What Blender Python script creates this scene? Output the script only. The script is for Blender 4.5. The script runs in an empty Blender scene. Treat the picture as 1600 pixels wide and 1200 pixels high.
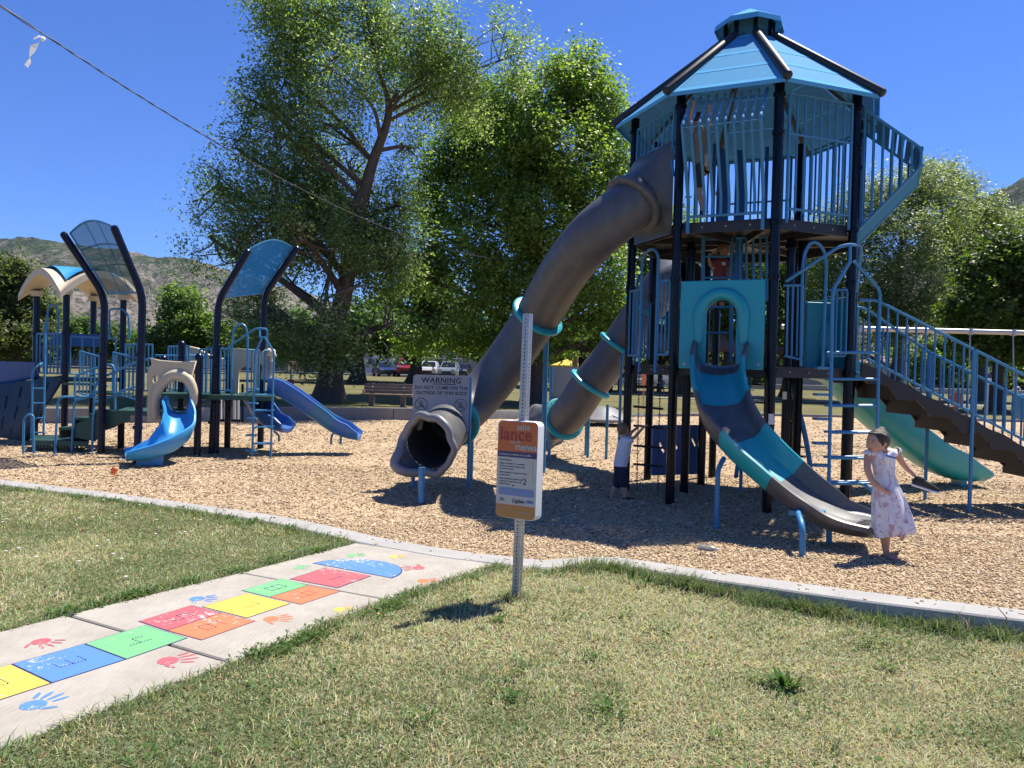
import bpy, bmesh, math, random
import numpy as np
from math import sin, cos, pi, radians, sqrt, atan2, atan, degrees
from mathutils import Vector, Matrix
random.seed(7); RNG = np.random.default_rng(7)
C = bpy.context.scene
COL = C.collection

# ------------------------------------------------------------------ camera, sky, sun, exposure
F = 1202.0; EYE = 1.58; ROLL = 0.0255; YH = 581.1          # focal length and horizon in pixels of the 1600 px photograph
PITCH = atan((600 - YH) / F)
_f = Vector((0, cos(PITCH), -sin(PITCH))); _r0 = Vector((1, 0, 0)); _u0 = _r0.cross(_f)
_r = _r0 * cos(ROLL) + _u0 * sin(ROLL); _u = -_r0 * sin(ROLL) + _u0 * cos(ROLL)
cam = bpy.data.cameras.new('camera'); cam_o = bpy.data.objects.new('camera', cam); COL.objects.link(cam_o)
cam.sensor_width = 36.0; cam.lens = F / 1600 * 36.0; cam.clip_start = 0.05; cam.clip_end = 20000
M3 = Matrix((_r, _u, -_f)).transposed().to_4x4(); M3.translation = (0, 0, EYE)
cam_o.matrix_world = M3; C.camera = cam_o

SUN = Vector((0.347, 0.300, 0.889)).normalized()            # direction towards the sun
w = bpy.data.worlds.new('World'); C.world = w; w.use_nodes = True
nt = w.node_tree; nt.nodes.clear()
sky = nt.nodes.new('ShaderNodeTexSky'); sky.sky_type = 'NISHITA'; sky.sun_disc = False
sky.sun_elevation = math.asin(SUN.z); sky.sun_rotation = atan2(SUN.x, SUN.y)
sky.altitude = 1400; sky.air_density = 1.0; sky.dust_density = 0.05; sky.ozone_density = 6.0
bg = nt.nodes.new('ShaderNodeBackground'); bg.inputs['Strength'].default_value = 0.076
wo = nt.nodes.new('ShaderNodeOutputWorld')
wb = nt.nodes.new('ShaderNodeMix'); wb.data_type = 'RGBA'; wb.blend_type = 'MULTIPLY'; wb.inputs['Factor'].default_value = 1; wb.inputs['B'].default_value = (0.42, 0.72, 1.24, 1)   # the phone's deep blue rendering of a clear sky, the same all over
nt.links.new(sky.outputs[0], wb.inputs['A']); nt.links.new(wb.outputs['Result'], bg.inputs[0]); nt.links.new(bg.outputs[0], wo.inputs[0])
sl = bpy.data.lights.new('sun', 'SUN'); sl.energy = 4.9; sl.angle = radians(0.53); sl.color = (1.0, 0.935, 0.82)
so = bpy.data.objects.new('sun', sl); COL.objects.link(so); so.rotation_euler = SUN.to_track_quat('Z', 'Y').to_euler()
so.location = (20, 20, 60)
C.view_settings.view_transform = 'Standard'; C.view_settings.look = 'None'
C.view_settings.exposure = 0.92; C.view_settings.gamma = 1.0; C.view_settings.use_curve_mapping = False
C.cycles.max_bounces = 7; C.cycles.transparent_max_bounces = 10; C.cycles.volume_bounces = 0

def P(px, py, Y):
    """world point at depth Y that was measured at a pixel of the photograph"""
    d = _f + _r * ((px - 800) / F) + _u * ((600 - py) / F)
    return Vector((0, 0, EYE)) + d * (Y / d.y)
def G(px, py, z):
    d = _f + _r * ((px - 800) / F) + _u * ((600 - py) / F)
    return Vector((0, 0, EYE)) + d * ((z - EYE) / d.z)

# ------------------------------------------------------------------ noise helpers (numpy)
def _h(ix, iy, s):
    n = (ix.astype(np.int64) * 374761393 + iy.astype(np.int64) * 668265263 + s * 144665) & 0x7fffffff
    n = ((n ^ (n >> 13)) * 1274126177) & 0x7fffffff
    return ((n ^ (n >> 16)) & 0xffff) / 65535.0
def vn(x, y, s=0):
    x = np.asarray(x, float); y = np.asarray(y, float)
    ix = np.floor(x); iy = np.floor(y); fx = x - ix; fy = y - iy
    fx = fx * fx * (3 - 2 * fx); fy = fy * fy * (3 - 2 * fy)
    a = _h(ix, iy, s); b = _h(ix + 1, iy, s); c = _h(ix, iy + 1, s); d = _h(ix + 1, iy + 1, s)
    return (a * (1 - fx) + b * fx) * (1 - fy) + (c * (1 - fx) + d * fx) * fy
def fbm(x, y, o=4, s=0):
    t = 0; a = 0.5; n = 0
    for k in range(o):
        t = t + a * vn(x * 2 ** k, y * 2 ** k, s + k); n += a; a *= 0.5
    return t / n
def ss(a, b, x):
    t = np.clip((np.asarray(x, float) - a) / (b - a), 0, 1); return t * t * (3 - 2 * t)

# ------------------------------------------------------------------ materials
def new_mat(name):
    m = bpy.data.materials.new(name); m.use_nodes = True
    n = m.node_tree; b = n.nodes['Principled BSDF']; return m, n, b
def mat(name, col, rough=0.5, metal=0.0, var=0.12, vscale=6.0, bump=0.0, bscale=60.0, coat=0.0, spec=0.5, dirt=None, dust=0.0):
    m, n, b = new_mat(name)
    b.inputs['Metallic'].default_value = metal; b.inputs['Specular IOR Level'].default_value = spec
    if coat: b.inputs['Coat Weight'].default_value = coat; b.inputs['Coat Roughness'].default_value = 0.12
    tc = n.nodes.new('ShaderNodeTexCoord')
    nz = n.nodes.new('ShaderNodeTexNoise'); nz.inputs['Scale'].default_value = vscale; nz.inputs['Detail'].default_value = 6; nz.inputs['Roughness'].default_value = 0.65
    n.links.new(tc.outputs['Object'], nz.inputs['Vector'])
    mx = n.nodes.new('ShaderNodeMix'); mx.data_type = 'RGBA'
    d = dirt or tuple(c * (1 - 2.2 * var) for c in col[:3]); l = tuple(min(1, c * (1 + 1.6 * var) + (0.006 if max(col) > .03 else .001)) for c in col[:3])
    mx.inputs['A'].default_value = (*d, 1); mx.inputs['B'].default_value = (*l, 1)
    n.links.new(nz.outputs['Fac'], mx.inputs['Factor']); n.links.new(mx.outputs['Result'], b.inputs['Base Color'])
    if dust:   # dusty smears and scuffs worn into the plastic
        mp = n.nodes.new('ShaderNodeMapping'); mp.inputs['Scale'].default_value = (1, 1, .35); n.links.new(tc.outputs['Object'], mp.inputs['Vector'])
        dz = n.nodes.new('ShaderNodeTexNoise'); dz.inputs['Scale'].default_value = 7; dz.inputs['Detail'].default_value = 9; dz.inputs['Roughness'].default_value = .75; dz.inputs['Distortion'].default_value = .8; n.links.new(mp.outputs[0], dz.inputs['Vector'])
        dr = n.nodes.new('ShaderNodeMapRange'); dr.inputs['From Min'].default_value = .48; dr.inputs['From Max'].default_value = .72; dr.inputs['To Max'].default_value = dust; n.links.new(dz.outputs['Fac'], dr.inputs['Value'])
        dm = n.nodes.new('ShaderNodeMix'); dm.data_type = 'RGBA'; dm.inputs['B'].default_value = (.34, .31, .27, 1); n.links.new(mx.outputs['Result'], dm.inputs['A']); n.links.new(dr.outputs['Result'], dm.inputs['Factor']); n.links.new(dm.outputs['Result'], b.inputs['Base Color'])
    mr = n.nodes.new('ShaderNodeMapRange'); mr.inputs['To Min'].default_value = max(0.03, rough - 0.12); mr.inputs['To Max'].default_value = min(1, rough + 0.12)
    n.links.new(nz.outputs['Fac'], mr.inputs['Value']); n.links.new(mr.outputs['Result'], b.inputs['Roughness'])
    if bump:
        n2 = n.nodes.new('ShaderNodeTexNoise'); n2.inputs['Scale'].default_value = bscale; n2.inputs['Detail'].default_value = 4
        n.links.new(tc.outputs['Object'], n2.inputs['Vector'])
        bp = n.nodes.new('ShaderNodeBump'); bp.inputs['Strength'].default_value = bump; bp.inputs['Distance'].default_value = 0.01
        n.links.new(n2.outputs['Fac'], bp.inputs['Height']); n.links.new(bp.outputs['Normal'], b.inputs['Normal'])
    return m
def mat_attr(name, rough=0.7, trans=0.0, attr='Col', spec=0.3, tint=(1.75, 1.95, 0.8)):
    m, n, b = new_mat(name)
    a = n.nodes.new('ShaderNodeAttribute'); a.attribute_name = attr
    n.links.new(a.outputs['Color'], b.inputs['Base Color']); b.inputs['Roughness'].default_value = rough; b.inputs['Specular IOR Level'].default_value = spec
    if trans:
        t = n.nodes.new('ShaderNodeBsdfTranslucent'); mul = n.nodes.new('ShaderNodeMix'); mul.data_type = 'RGBA'; mul.blend_type = 'MULTIPLY'; mul.inputs['Factor'].default_value = 1
        mul.inputs['B'].default_value = (*tint, 1); n.links.new(a.outputs['Color'], mul.inputs['A']); n.links.new(mul.outputs['Result'], t.inputs['Color'])
        ms = n.nodes.new('ShaderNodeMixShader'); ms.inputs['Fac'].default_value = trans
        o = n.nodes['Material Output']; n.links.new(b.outputs[0], ms.inputs[1]); n.links.new(t.outputs[0], ms.inputs[2]); n.links.new(ms.outputs[0], o.inputs[0])
    return m
def mat_perf(name, col, hole=0.3, rough=0.45):
    """perforated sheet metal: holes far below a pixel, so their share of open area is clear"""
    m = mat(name, col, max(rough, .75), 0, 0.06, 3.0, spec=.04); n = m.node_tree; b = n.nodes['Principled BSDF']; o = n.nodes['Material Output']
    t = n.nodes.new('ShaderNodeBsdfTransparent'); ms = n.nodes.new('ShaderNodeMixShader'); ms.inputs['Fac'].default_value = hole
    n.links.new(b.outputs[0], ms.inputs[1]); n.links.new(t.outputs[0], ms.inputs[2]); n.links.new(ms.outputs[0], o.inputs[0])
    return m
M = dict(
    blue=mat('blue_powder_coat', (0.048, 0.215, 0.40), 0.38, 0, 0.08, 9, spec=0.35), bluematte=mat('blue_matt_coat', (0.040, 0.21, 0.42), 0.7, 0, 0.08, 9, spec=0.03), navy=mat('navy_post_paint', (0.003, 0.006, 0.026), 0.28, 0, 0.1, 5, spec=0.3),
    black=mat('black_post_paint', (0.0022, 0.0035, 0.010), 0.25, 0, 0.1, 5, spec=0.25), teal=mat('teal_plastic', (0.006, 0.30, 0.365), 0.36, 0, 0.05, 2.5, dust=.10),
    ltteal=mat('teal_slide_plastic', (0.012, 0.35, 0.39), 0.38, 0, 0.07, 2.5, dust=.2), tube=mat('grey_tube_plastic', (0.078, 0.080, 0.088), 0.46, 0, 0.14, 3.5, bump=0.06, bscale=220, dirt=(0.062, 0.060, 0.060), dust=.16),
    grey=mat('grey_slide_plastic', (0.080, 0.082, 0.089), 0.4, 0, 0.1, 3.0, bump=0.05, bscale=300, dust=.22), ltgrey=mat('light_grey_plastic', (0.2, 0.195, 0.2), 0.4, 0, 0.08, 3.0),
    deck=mat('dark_deck_coating', (0.018, 0.018, 0.021), 0.5, 0, 0.2, 8), deckgreen=mat('green_deck_coating', (0.012, 0.062, 0.042), 0.5, 0, 0.18, 8),
    tan=mat('tan_plastic', (0.56, 0.47, 0.32), 0.5, 0, 0.06, 3.0, dust=.2), slideblue=mat('blue_slide_plastic', (0.03, 0.27, 0.60), 0.36, 0, 0.06, 3.0, dust=.14),
    slidedark=mat('royal_blue_slide_plastic', (0.03, 0.13, 0.42), 0.38, 0, 0.08, 3.0, dust=.14), slidemid=mat('steel_blue_slide_plastic', (0.03, 0.17, 0.33), 0.38, 0, 0.08, 3.0),
    playblue=mat('blue_play_panel', (0.012, 0.095, 0.30), 0.4, 0, 0.08, 3.0), roof=mat('sky_blue_roof_paint', (0.105, 0.38, 0.64), 0.85, 0, 0.05, 2.0, spec=.03),
    roofperf=mat_perf('sky_blue_perforated_sheet', (0.080, 0.29, 0.51), 0.04), canperf=mat_perf('blue_perforated_sheet', (0.03, 0.25, 0.60), 0.2),
    canperf2=mat_perf('teal_grey_perforated_sheet', (0.05, 0.13, 0.17), 0.28),
    galv=mat('galvanised_steel', (0.42, 0.42, 0.43), 0.42, 0.75, 0.2, 30), concrete=mat('pale_concrete', (0.36, 0.335, 0.30), 0.85, 0, 0.1, 3.0, bump=0.25, bscale=90),
    curb=mat('curb_concrete', (0.33, 0.32, 0.305), 0.85, 0, 0.13, 4.0, bump=0.3, bscale=70), wallc=mat('weathered_wall_concrete', (0.20, 0.195, 0.19), 0.9, 0, 0.18, 2.0, bump=0.3, bscale=40),
    signgrey=mat('grey_sign_sheet', (0.30, 0.295, 0.31), 0.45, 0, 0.04, 4), ink=mat('black_ink', (0.012, 0.012, 0.016), 0.5, 0, 0.05), white=mat('white_paint', (0.72, 0.72, 0.72), 0.45, 0, 0.04),
    orange=mat('orange_sign_print', (0.56, 0.125, 0.03), 0.4, 0, 0.05), red=mat('red_sign_print', (0.33, 0.03, 0.025), 0.45, 0, 0.05), navyp=mat('indigo_sign_print', (0.04, 0.03, 0.12), 0.4, 0, 0.05),
    cream=mat('cream_sign_print', (0.50, 0.47, 0.43), 0.45, 0, 0.04), ochre=mat('ochre_sign_print', (0.46, 0.21, 0.05), 0.4, 0, 0.06), pblue=mat('pale_blue_sign_print', (0.16, 0.24, 0.46), 0.4, 0, 0.05),
    wood=mat('weathered_brown_plank', (0.17, 0.115, 0.09), 0.8, 0, 0.2, 14, bump=0.3, bscale=40), bark=mat('grey_brown_bark', (0.085, 0.062, 0.047), 0.95, 0, 0.28, 5, bump=1.0, bscale=14),
    barkd=mat('dark_bark', (0.06, 0.046, 0.036), 0.95, 0, 0.28, 5, bump=1.0, bscale=14), pole=mat('pole_wood', (0.26, 0.19, 0.155), 0.85, 0, 0.2, 5, bump=0.3),
    chain=mat('dark_chain', (0.05, 0.05, 0.055), 0.4, 0.5, 0.1), rubber=mat('black_rubber', (0.015, 0.015, 0.015), 0.7, 0, 0.1), glass=mat('dark_car_glass', (0.012, 0.015, 0.018), 0.08, 0, 0.05),
    skin=mat('skin', (0.46, 0.26, 0.18), 0.5, 0, 0.06, 12), hairb=mat('brown_hair', (0.035, 0.02, 0.013), 0.5, 0, 0.25, 60, bump=0.6, bscale=200), hairl=mat('light_brown_hair', (0.20, 0.115, 0.06), 0.5, 0, 0.25, 60, bump=0.5, bscale=200),
    shirtw=mat('white_cotton', (0.66, 0.64, 0.68), 0.85, 0, 0.05, 20), shorts=mat('navy_cotton', (0.012, 0.016, 0.04), 0.85, 0, 0.1, 20), shirtr=mat('faded_red_cotton', (0.27, 0.055, 0.065), 0.85, 0, 0.08, 20),
    asphalt=mat('asphalt', (0.055, 0.054, 0.053), 0.9, 0, 0.15, 2), roofb=mat('brown_shingle', (0.21, 0.12, 0.09), 0.85, 0, 0.18, 3), beige=mat('beige_wall', (0.42, 0.36, 0.29), 0.85, 0, 0.08, 1),
    yellowc=mat('yellow_canvas', (0.62, 0.40, 0.03), 0.7, 0, 0.06), darkw=mat('dark_stained_wood', (0.035, 0.024, 0.018), 0.8, 0, 0.15), redp=mat('red_car_paint', (0.30, 0.02, 0.018), 0.25, 0, 0.05, coat=0.5),
)

# ------------------------------------------------------------------ mesh building helpers
class MB:
    def __init__(s): s.v = []; s.f = []; s.mi = []; s.cur = 0
    def add(s, V, Fc):
        o = len(s.v); s.v += [tuple(p) for p in V]
        for f in Fc: s.f.append(tuple(i + o for i in f)); s.mi.append(s.cur)
        return s
    def box(s, c, size, rz=0.0, rx=0.0, ry=0.0, bev=0.0):
        R = Matrix.Rotation(rz, 3, 'Z') @ Matrix.Rotation(ry, 3, 'Y') @ Matrix.Rotation(rx, 3, 'X'); c = Vector(c)
        hx, hy, hz = [d / 2 for d in size]
        if bev:
            V = []; F_ = []
            def q(a): return [c + R @ Vector(p) for p in a]
            b = bev
            ring = lambda z, k: [(-hx + k, -hy + b + 0, z), (-hx + b, -hy + k, z), (hx - b, -hy + k, z), (hx - k, -hy + b, z), (hx - k, hy - b, z), (hx - b, hy - k, z), (-hx + b, hy - k, z), (-hx + k, hy - b, z)]
            rs = [ring(-hz, b * .8), ring(-hz + b, 0), ring(hz - b, 0), ring(hz, b * .8)]
            V = q([p for r in rs for p in r])
            for k in range(3):
                for i in range(8): F_.append((k * 8 + i, k * 8 + (i + 1) % 8, k * 8 + 8 + (i + 1) % 8, k * 8 + 8 + i))
            F_.append(tuple(range(7, -1, -1))); F_.append(tuple(range(24, 32)))
            return s.add(V, F_)
        V = [c + R @ Vector((x * hx, y * hy, z * hz)) for z in (-1, 1) for y in (-1, 1) for x in (-1, 1)]
        return s.add(V, [(0, 2, 3, 1), (4, 5, 7, 6), (0, 1, 5, 4), (2, 6, 7, 3), (0, 4, 6, 2), (1, 3, 7, 5)])
    def tube(s, pts, r, n=8, caps=True, closed=False, up=None):
        pts = [Vector(p) for p in pts]; N = len(pts)
        rr = r if hasattr(r, '__len__') else [r] * N
        T = []
        for i in range(N):
            a = pts[(i - 1) % N] if (closed or i > 0) else pts[i]; b = pts[(i + 1) % N] if (closed or i < N - 1) else pts[i]
            t = b - a; T.append(t.normalized() if t.length > 1e-9 else Vector((0, 0, 1)))
        nrm = T[0].orthogonal().normalized() if up is None else (Vector(up) - T[0] * Vector(up).dot(T[0])).normalized()
        V = []
        for i in range(N):
            nrm = nrm - T[i] * nrm.dot(T[i])
            nrm = nrm.normalized() if nrm.length > 1e-6 else T[i].orthogonal().normalized()
            bi = T[i].cross(nrm)
            # keep the thickness through sharp bends
            for k in range(n):
                a = 2 * pi * k / n; V.append(pts[i] + (nrm * cos(a) + bi * sin(a)) * rr[i])
        Fc = []
        for i in range(N if closed else N - 1):
            j = (i + 1) % N
            for k in range(n): Fc.append((i * n + k, i * n + (k + 1) % n, j * n + (k + 1) % n, j * n + k))
        if caps and not closed:
            Fc.append(tuple(range(n - 1, -1, -1))); Fc.append(tuple((N - 1) * n + k for k in range(n)))
        return s.add(V, Fc)
    def lathe(s, c, prof, n=16, axis=None, caps=True):
        c = Vector(c); A = Vector(axis).normalized() if axis else Vector((0, 0, 1)); e = A.orthogonal().normalized(); g = A.cross(e)
        V = [c + A * z + (e * cos(2 * pi * k / n) + g * sin(2 * pi * k / n)) * r for r, z in prof for k in range(n)]
        Fc = [(i * n + k, i * n + (k + 1) % n, (i + 1) * n + (k + 1) % n, (i + 1) * n + k) for i in range(len(prof) - 1) for k in range(n)]
        if caps: Fc.append(tuple(range(n - 1, -1, -1))); Fc.append(tuple((len(prof) - 1) * n + k for k in range(n)))
        return s.add(V, Fc)
    def prism(s, poly, o, ex, ey, depth):
        """polygon (u,v) on axes ex, ey from o, extruded by the vector depth; front face is the given one"""
        o, ex, ey, d = Vector(o), Vector(ex), Vector(ey), Vector(depth); n = len(poly)
        V = [o + ex * u + ey * v for u, v in poly]; V += [p + d for p in V]
        return s.add(V, [tuple(range(n)), tuple(range(2 * n - 1, n - 1, -1))] + [(i + n, (i + 1) % n + n, (i + 1) % n, i) for i in range(n)])
    def grid(s, rows):
        n = len(rows[0]); V = [p for r in rows for p in r]
        return s.add(V, [(i * n + k, i * n + k + 1, (i + 1) * n + k + 1, (i + 1) * n + k) for i in range(len(rows) - 1) for k in range(n - 1)])
    def mesh(s, name, m, org=(0, 0, 0), smooth=True, ang=40):
        me = bpy.data.meshes.new(name); o = Vector(org)
        me.from_pydata([tuple(Vector(p) - o) for p in s.v], [], s.f); me.update()
        ms = m if isinstance(m, (list, tuple)) else [m]
        for x in ms: me.materials.append(x)
        if len(ms) > 1: me.polygons.foreach_set('material_index', s.mi)
        bm = bmesh.new(); bm.from_mesh(me); bmesh.ops.recalc_face_normals(bm, faces=bm.faces); bm.to_mesh(me); bm.free()
        if smooth:
            me.polygons.foreach_set('use_smooth', [True] * len(me.polygons)); me.set_sharp_from_angle(angle=radians(ang))
        return me
def worg(o):
    p = Vector((0, 0, 0))
    while o is not None: p += o.location; o = o.parent
    return p
def part(name, mb, m, parent, smooth=True, label=None, kind=None, ang=40):
    me = mb.mesh(name, m, worg(parent), smooth, ang); o = bpy.data.objects.new(name, me); COL.objects.link(o); o.parent = parent
    if label: o['label'] = label
    if kind: o['kind'] = kind
    return o
def tag(o, label, cat, group=None):
    o['label'] = label; o['category'] = cat
    if group: o['group'] = group
    return o
def solo(name, mb, m, label, cat, org, group=None, smooth=True, ang=40):
    o = bpy.data.objects.new(name, mb.mesh(name, m, org, smooth, ang)); COL.objects.link(o); o.location = org
    return tag(o, label, cat, group)
def setting(name, mb, m, kind='structure', smooth=True):
    o = bpy.data.objects.new(name, mb.mesh(name, m, (0, 0, 0), smooth)); COL.objects.link(o); o['kind'] = kind; return o
def thing(name, label, cat, loc=(0, 0, 0), group=None):
    o = bpy.data.objects.new(name, None); COL.objects.link(o); o.location = loc; o.empty_display_size = 0.2
    return tag(o, label, cat, group)
def copy_tree(o, parent=None):
    c = o.copy(); COL.objects.link(c); c.parent = parent
    for ch in list(o.children): copy_tree(ch, c)
    return c
def np_mesh(name, V, k, m, colors=None, smooth=False):
    """mesh whose faces are runs of k successive vertices; k may be a (nf,k) index array"""
    me = bpy.data.meshes.new(name); V = np.ascontiguousarray(V, dtype=np.float32)
    me.vertices.add(len(V)); me.vertices.foreach_set('co', V.ravel())
    I = np.arange(len(V), dtype=np.int32).reshape(-1, k) if isinstance(k, int) else np.ascontiguousarray(k, dtype=np.int32)
    nf, kk = I.shape
    me.loops.add(nf * kk); me.loops.foreach_set('vertex_index', I.ravel())
    me.polygons.add(nf); me.polygons.foreach_set('loop_start', np.arange(nf, dtype=np.int32) * kk)
    me.update(calc_edges=True); me.materials.append(m)
    if colors is not None:
        a = me.color_attributes.new('Col', 'FLOAT_COLOR', 'POINT'); c = np.ones((len(V), 4), np.float32); c[:, :3] = colors; a.data.foreach_set('color', c.ravel())
    if smooth: me.polygons.foreach_set('use_smooth', [True] * nf)
    return me
def link(name, me, parent=None):
    o = bpy.data.objects.new(name, me); COL.objects.link(o); o.parent = parent; return o
def catmull(pts, n=8, extra=None):
    pts = [np.array(p, float) for p in pts]; out = []
    for i in range(len(pts) - 1):
        p0 = pts[i - 1] if i else 2 * pts[0] - pts[1]; p1, p2 = pts[i], pts[i + 1]; p3 = pts[i + 2] if i + 2 < len(pts) else 2 * pts[-1] - pts[-2]
        for k in range(n):
            t = k / n; out.append(0.5 * (2 * p1 + (p2 - p0) * t + (2 * p0 - 5 * p1 + 4 * p2 - p3) * t * t + (3 * p1 - p0 - 3 * p2 + p3) * t ** 3))
    out.append(pts[-1]); return out
def bend(pts, rad=0.06, n=4):
    """round the inner corners of a polyline"""
    pts = [Vector(p) for p in pts]; out = [pts[0]]
    for i in range(1, len(pts) - 1):
        a, b, c = pts[i - 1], pts[i], pts[i + 1]; r = min(rad, (a - b).length * .45, (c - b).length * .45)
        s = b + (a - b).normalized() * r; e = b + (c - b).normalized() * r
        for k in range(n + 1):
            t = k / n; out.append(s * (1 - t) ** 2 + b * 2 * t * (1 - t) + e * t * t)
    out.append(pts[-1]); return out
def text(body, size, m, parent, at, ex, ey, align='CENTER', lift=0.002, name='lettering', bold=0.0, sx=1.0):
    cu = bpy.data.curves.new(name, 'FONT'); cu.body = body; cu.size = size; cu.align_x = align; cu.align_y = 'CENTER'; cu.extrude = 0.0006; cu.offset = bold; cu.space_character = 1.06 if bold > .001 else 1.0; cu.resolution_u = 3
    cu.materials.append(m); o = bpy.data.objects.new(name, cu); COL.objects.link(o); o.parent = parent
    ex = Vector(ex).normalized(); ey = Vector(ey).normalized(); ez = ex.cross(ey)
    Mx = Matrix((ex * sx, ey, ez)).transposed().to_4x4(); Mx.translation = Vector(at) + ez * lift - worg(parent)
    TEXTS.append((o, parent, Mx)); return o
TEXTS = []
def texts_to_mesh():
    dg = bpy.context.evaluated_depsgraph_get(); dg.update()
    for o, parent, Mx in TEXTS:
        me = bpy.data.meshes.new_from_object(o.evaluated_get(dg)); lab = o.get('label'); n = bpy.data.objects.new(o.name.split('.')[0], me); COL.objects.link(n); n.parent = parent; n.matrix_basis = Mx
        if lab: n['label'] = lab
        bpy.data.objects.remove(o)
# ------------------------------------------------------------------ ground
CH = -0.20                                                   # level of the wood chips
near = [(-40, 24.0), (-26, 17.6), (-14, 12.7), (-9.2, 10.85), (-6.33, 9.53), (-4.76, 8.85), (-3.38, 8.18), (-2.55, 7.76), (-1.92, 7.33), (-1.34, 6.87), (-.84, 6.56), (-.49, 6.37), (-.12, 6.24), (.29, 6.12),
        (.55, 6.2), (.85, 6.3), (1.07, 6.19), (1.52, 5.93), (1.95, 5.72), (2.35, 5.52), (2.72, 5.36), (3.09, 5.22), (3.44, 5.08), (6, 4.15), (12, 2.2), (30, -2.5)]
cn = catmull([(x, y, 0) for x, y in near], 6)
CN = np.array([[p[0], p[1]] for p in cn]); CN = CN[np.argsort(CN[:, 0])]
def curb_y(x): return np.interp(x, CN[:, 0], CN[:, 1])
def lawn_z(x, y): return -0.11 * ss(0.35, 2.3, x) + 0.015 * (fbm(np.asarray(x) * .9, np.asarray(y) * .9, 3, 5) - .5)
def lawn_material(name, scale=1.0, green=0.5):
    m, n, b = new_mat(name); tc = n.nodes.new('ShaderNodeTexCoord')
    def noise(s, d=6, r=.65):
        z = n.nodes.new('ShaderNodeTexNoise'); z.inputs['Scale'].default_value = s; z.inputs['Detail'].default_value = d; z.inputs['Roughness'].default_value = r; n.links.new(tc.outputs['Object'], z.inputs['Vector']); return z
    a, c = noise(0.7 * scale), noise(38 * scale, 8, .75)
    r1 = n.nodes.new('ShaderNodeValToRGB'); e = r1.color_ramp.elements
    e[0].position = .36; e[0].color = (0.075, 0.085, 0.032, 1); e[1].position = .66; e[1].color = (0.24, 0.19, 0.11, 1)
    x = e.new(.5); x.color = (0.14, 0.128, 0.06, 1)
    mx = n.nodes.new('ShaderNodeMix'); mx.data_type = 'FLOAT'; mx.inputs['Factor'].default_value = .5
    n.links.new(a.outputs['Fac'], mx.inputs['A']); n.links.new(c.outputs['Fac'], mx.inputs['B'])
    ad = n.nodes.new('ShaderNodeMath'); ad.operation = 'ADD'; ad.inputs[1].default_value = .5 - green
    n.links.new(mx.outputs['Result'], ad.inputs[0]); n.links.new(ad.outputs[0], r1.inputs['Fac'])
    n.links.new(r1.outputs['Color'], b.inputs['Base Color']); b.inputs['Roughness'].default_value = .95; b.inputs['Specular IOR Level'].default_value = .1
    bp = n.nodes.new('ShaderNodeBump'); bp.inputs['Strength'].default_value = .7; bp.inputs['Distance'].default_value = .03; n.links.new(c.outputs['Fac'], bp.inputs['Height']); n.links.new(bp.outputs['Normal'], b.inputs['Normal'])
    return m
m_lawn = lawn_material('mown_lawn'); m_park = lawn_material('park_grass', .35, .52)

def chip_material():
    m, n, b = new_mat('wood_chips'); tc = n.nodes.new('ShaderNodeTexCoord')
    mp = n.nodes.new('ShaderNodeMapping'); n.links.new(tc.outputs['Object'], mp.inputs['Vector'])
    wz = n.nodes.new('ShaderNodeTexNoise'); wz.inputs['Scale'].default_value = 9; wz.inputs['Detail'].default_value = 2; n.links.new(tc.outputs['Object'], wz.inputs['Vector'])
    va = n.nodes.new('ShaderNodeVectorMath'); va.operation = 'SCALE'; va.inputs['Scale'].default_value = .16; n.links.new(wz.outputs['Color'], va.inputs[0])
    vb = n.nodes.new('ShaderNodeVectorMath'); n.links.new(tc.outputs['Object'], vb.inputs[0]); n.links.new(va.outputs[0], vb.inputs[1])
    v = n.nodes.new('ShaderNodeTexVoronoi'); v.inputs['Scale'].default_value = 42; n.links.new(vb.outputs[0], v.inputs['Vector'])
    r = n.nodes.new('ShaderNodeValToRGB'); e = r.color_ramp.elements; e[0].position = 0; e[0].color = (0.25, 0.17, 0.10, 1); e[1].position = 1; e[1].color = (0.62, 0.485, 0.325, 1)
    k = e.new(.45); k.color = (0.42, 0.305, 0.195, 1); k = e.new(.75); k.color = (0.50, 0.375, 0.24, 1)
    sp = n.nodes.new('ShaderNodeSeparateColor'); n.links.new(v.outputs['Color'], sp.inputs[0]); n.links.new(sp.outputs[0], r.inputs['Fac'])
    big = n.nodes.new('ShaderNodeTexNoise'); big.inputs['Scale'].default_value = .55; big.inputs['Detail'].default_value = 5; n.links.new(tc.outputs['Object'], big.inputs['Vector'])
    mr = n.nodes.new('ShaderNodeMapRange'); mr.inputs['From Min'].default_value = .3; mr.inputs['From Max'].default_value = .7; mr.inputs['To Min'].default_value = .82; mr.inputs['To Max'].default_value = 1.1; n.links.new(big.outputs['Fac'], mr.inputs['Value'])
    mu = n.nodes.new('ShaderNodeVectorMath'); mu.operation = 'SCALE'; n.links.new(r.outputs['Color'], mu.inputs[0]); n.links.new(mr.outputs['Result'], mu.inputs['Scale'])
    n.links.new(mu.outputs[0], b.inputs['Base Color']); b.inputs['Roughness'].default_value = .9; b.inputs['Specular IOR Level'].default_value = .15
    bp = n.nodes.new('ShaderNodeBump'); bp.inputs['Strength'].default_value = .8; bp.inputs['Distance'].default_value = .02; n.links.new(v.outputs['Distance'], bp.inputs['Height']); n.links.new(bp.outputs['Normal'], b.inputs['Normal'])
    return m
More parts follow.
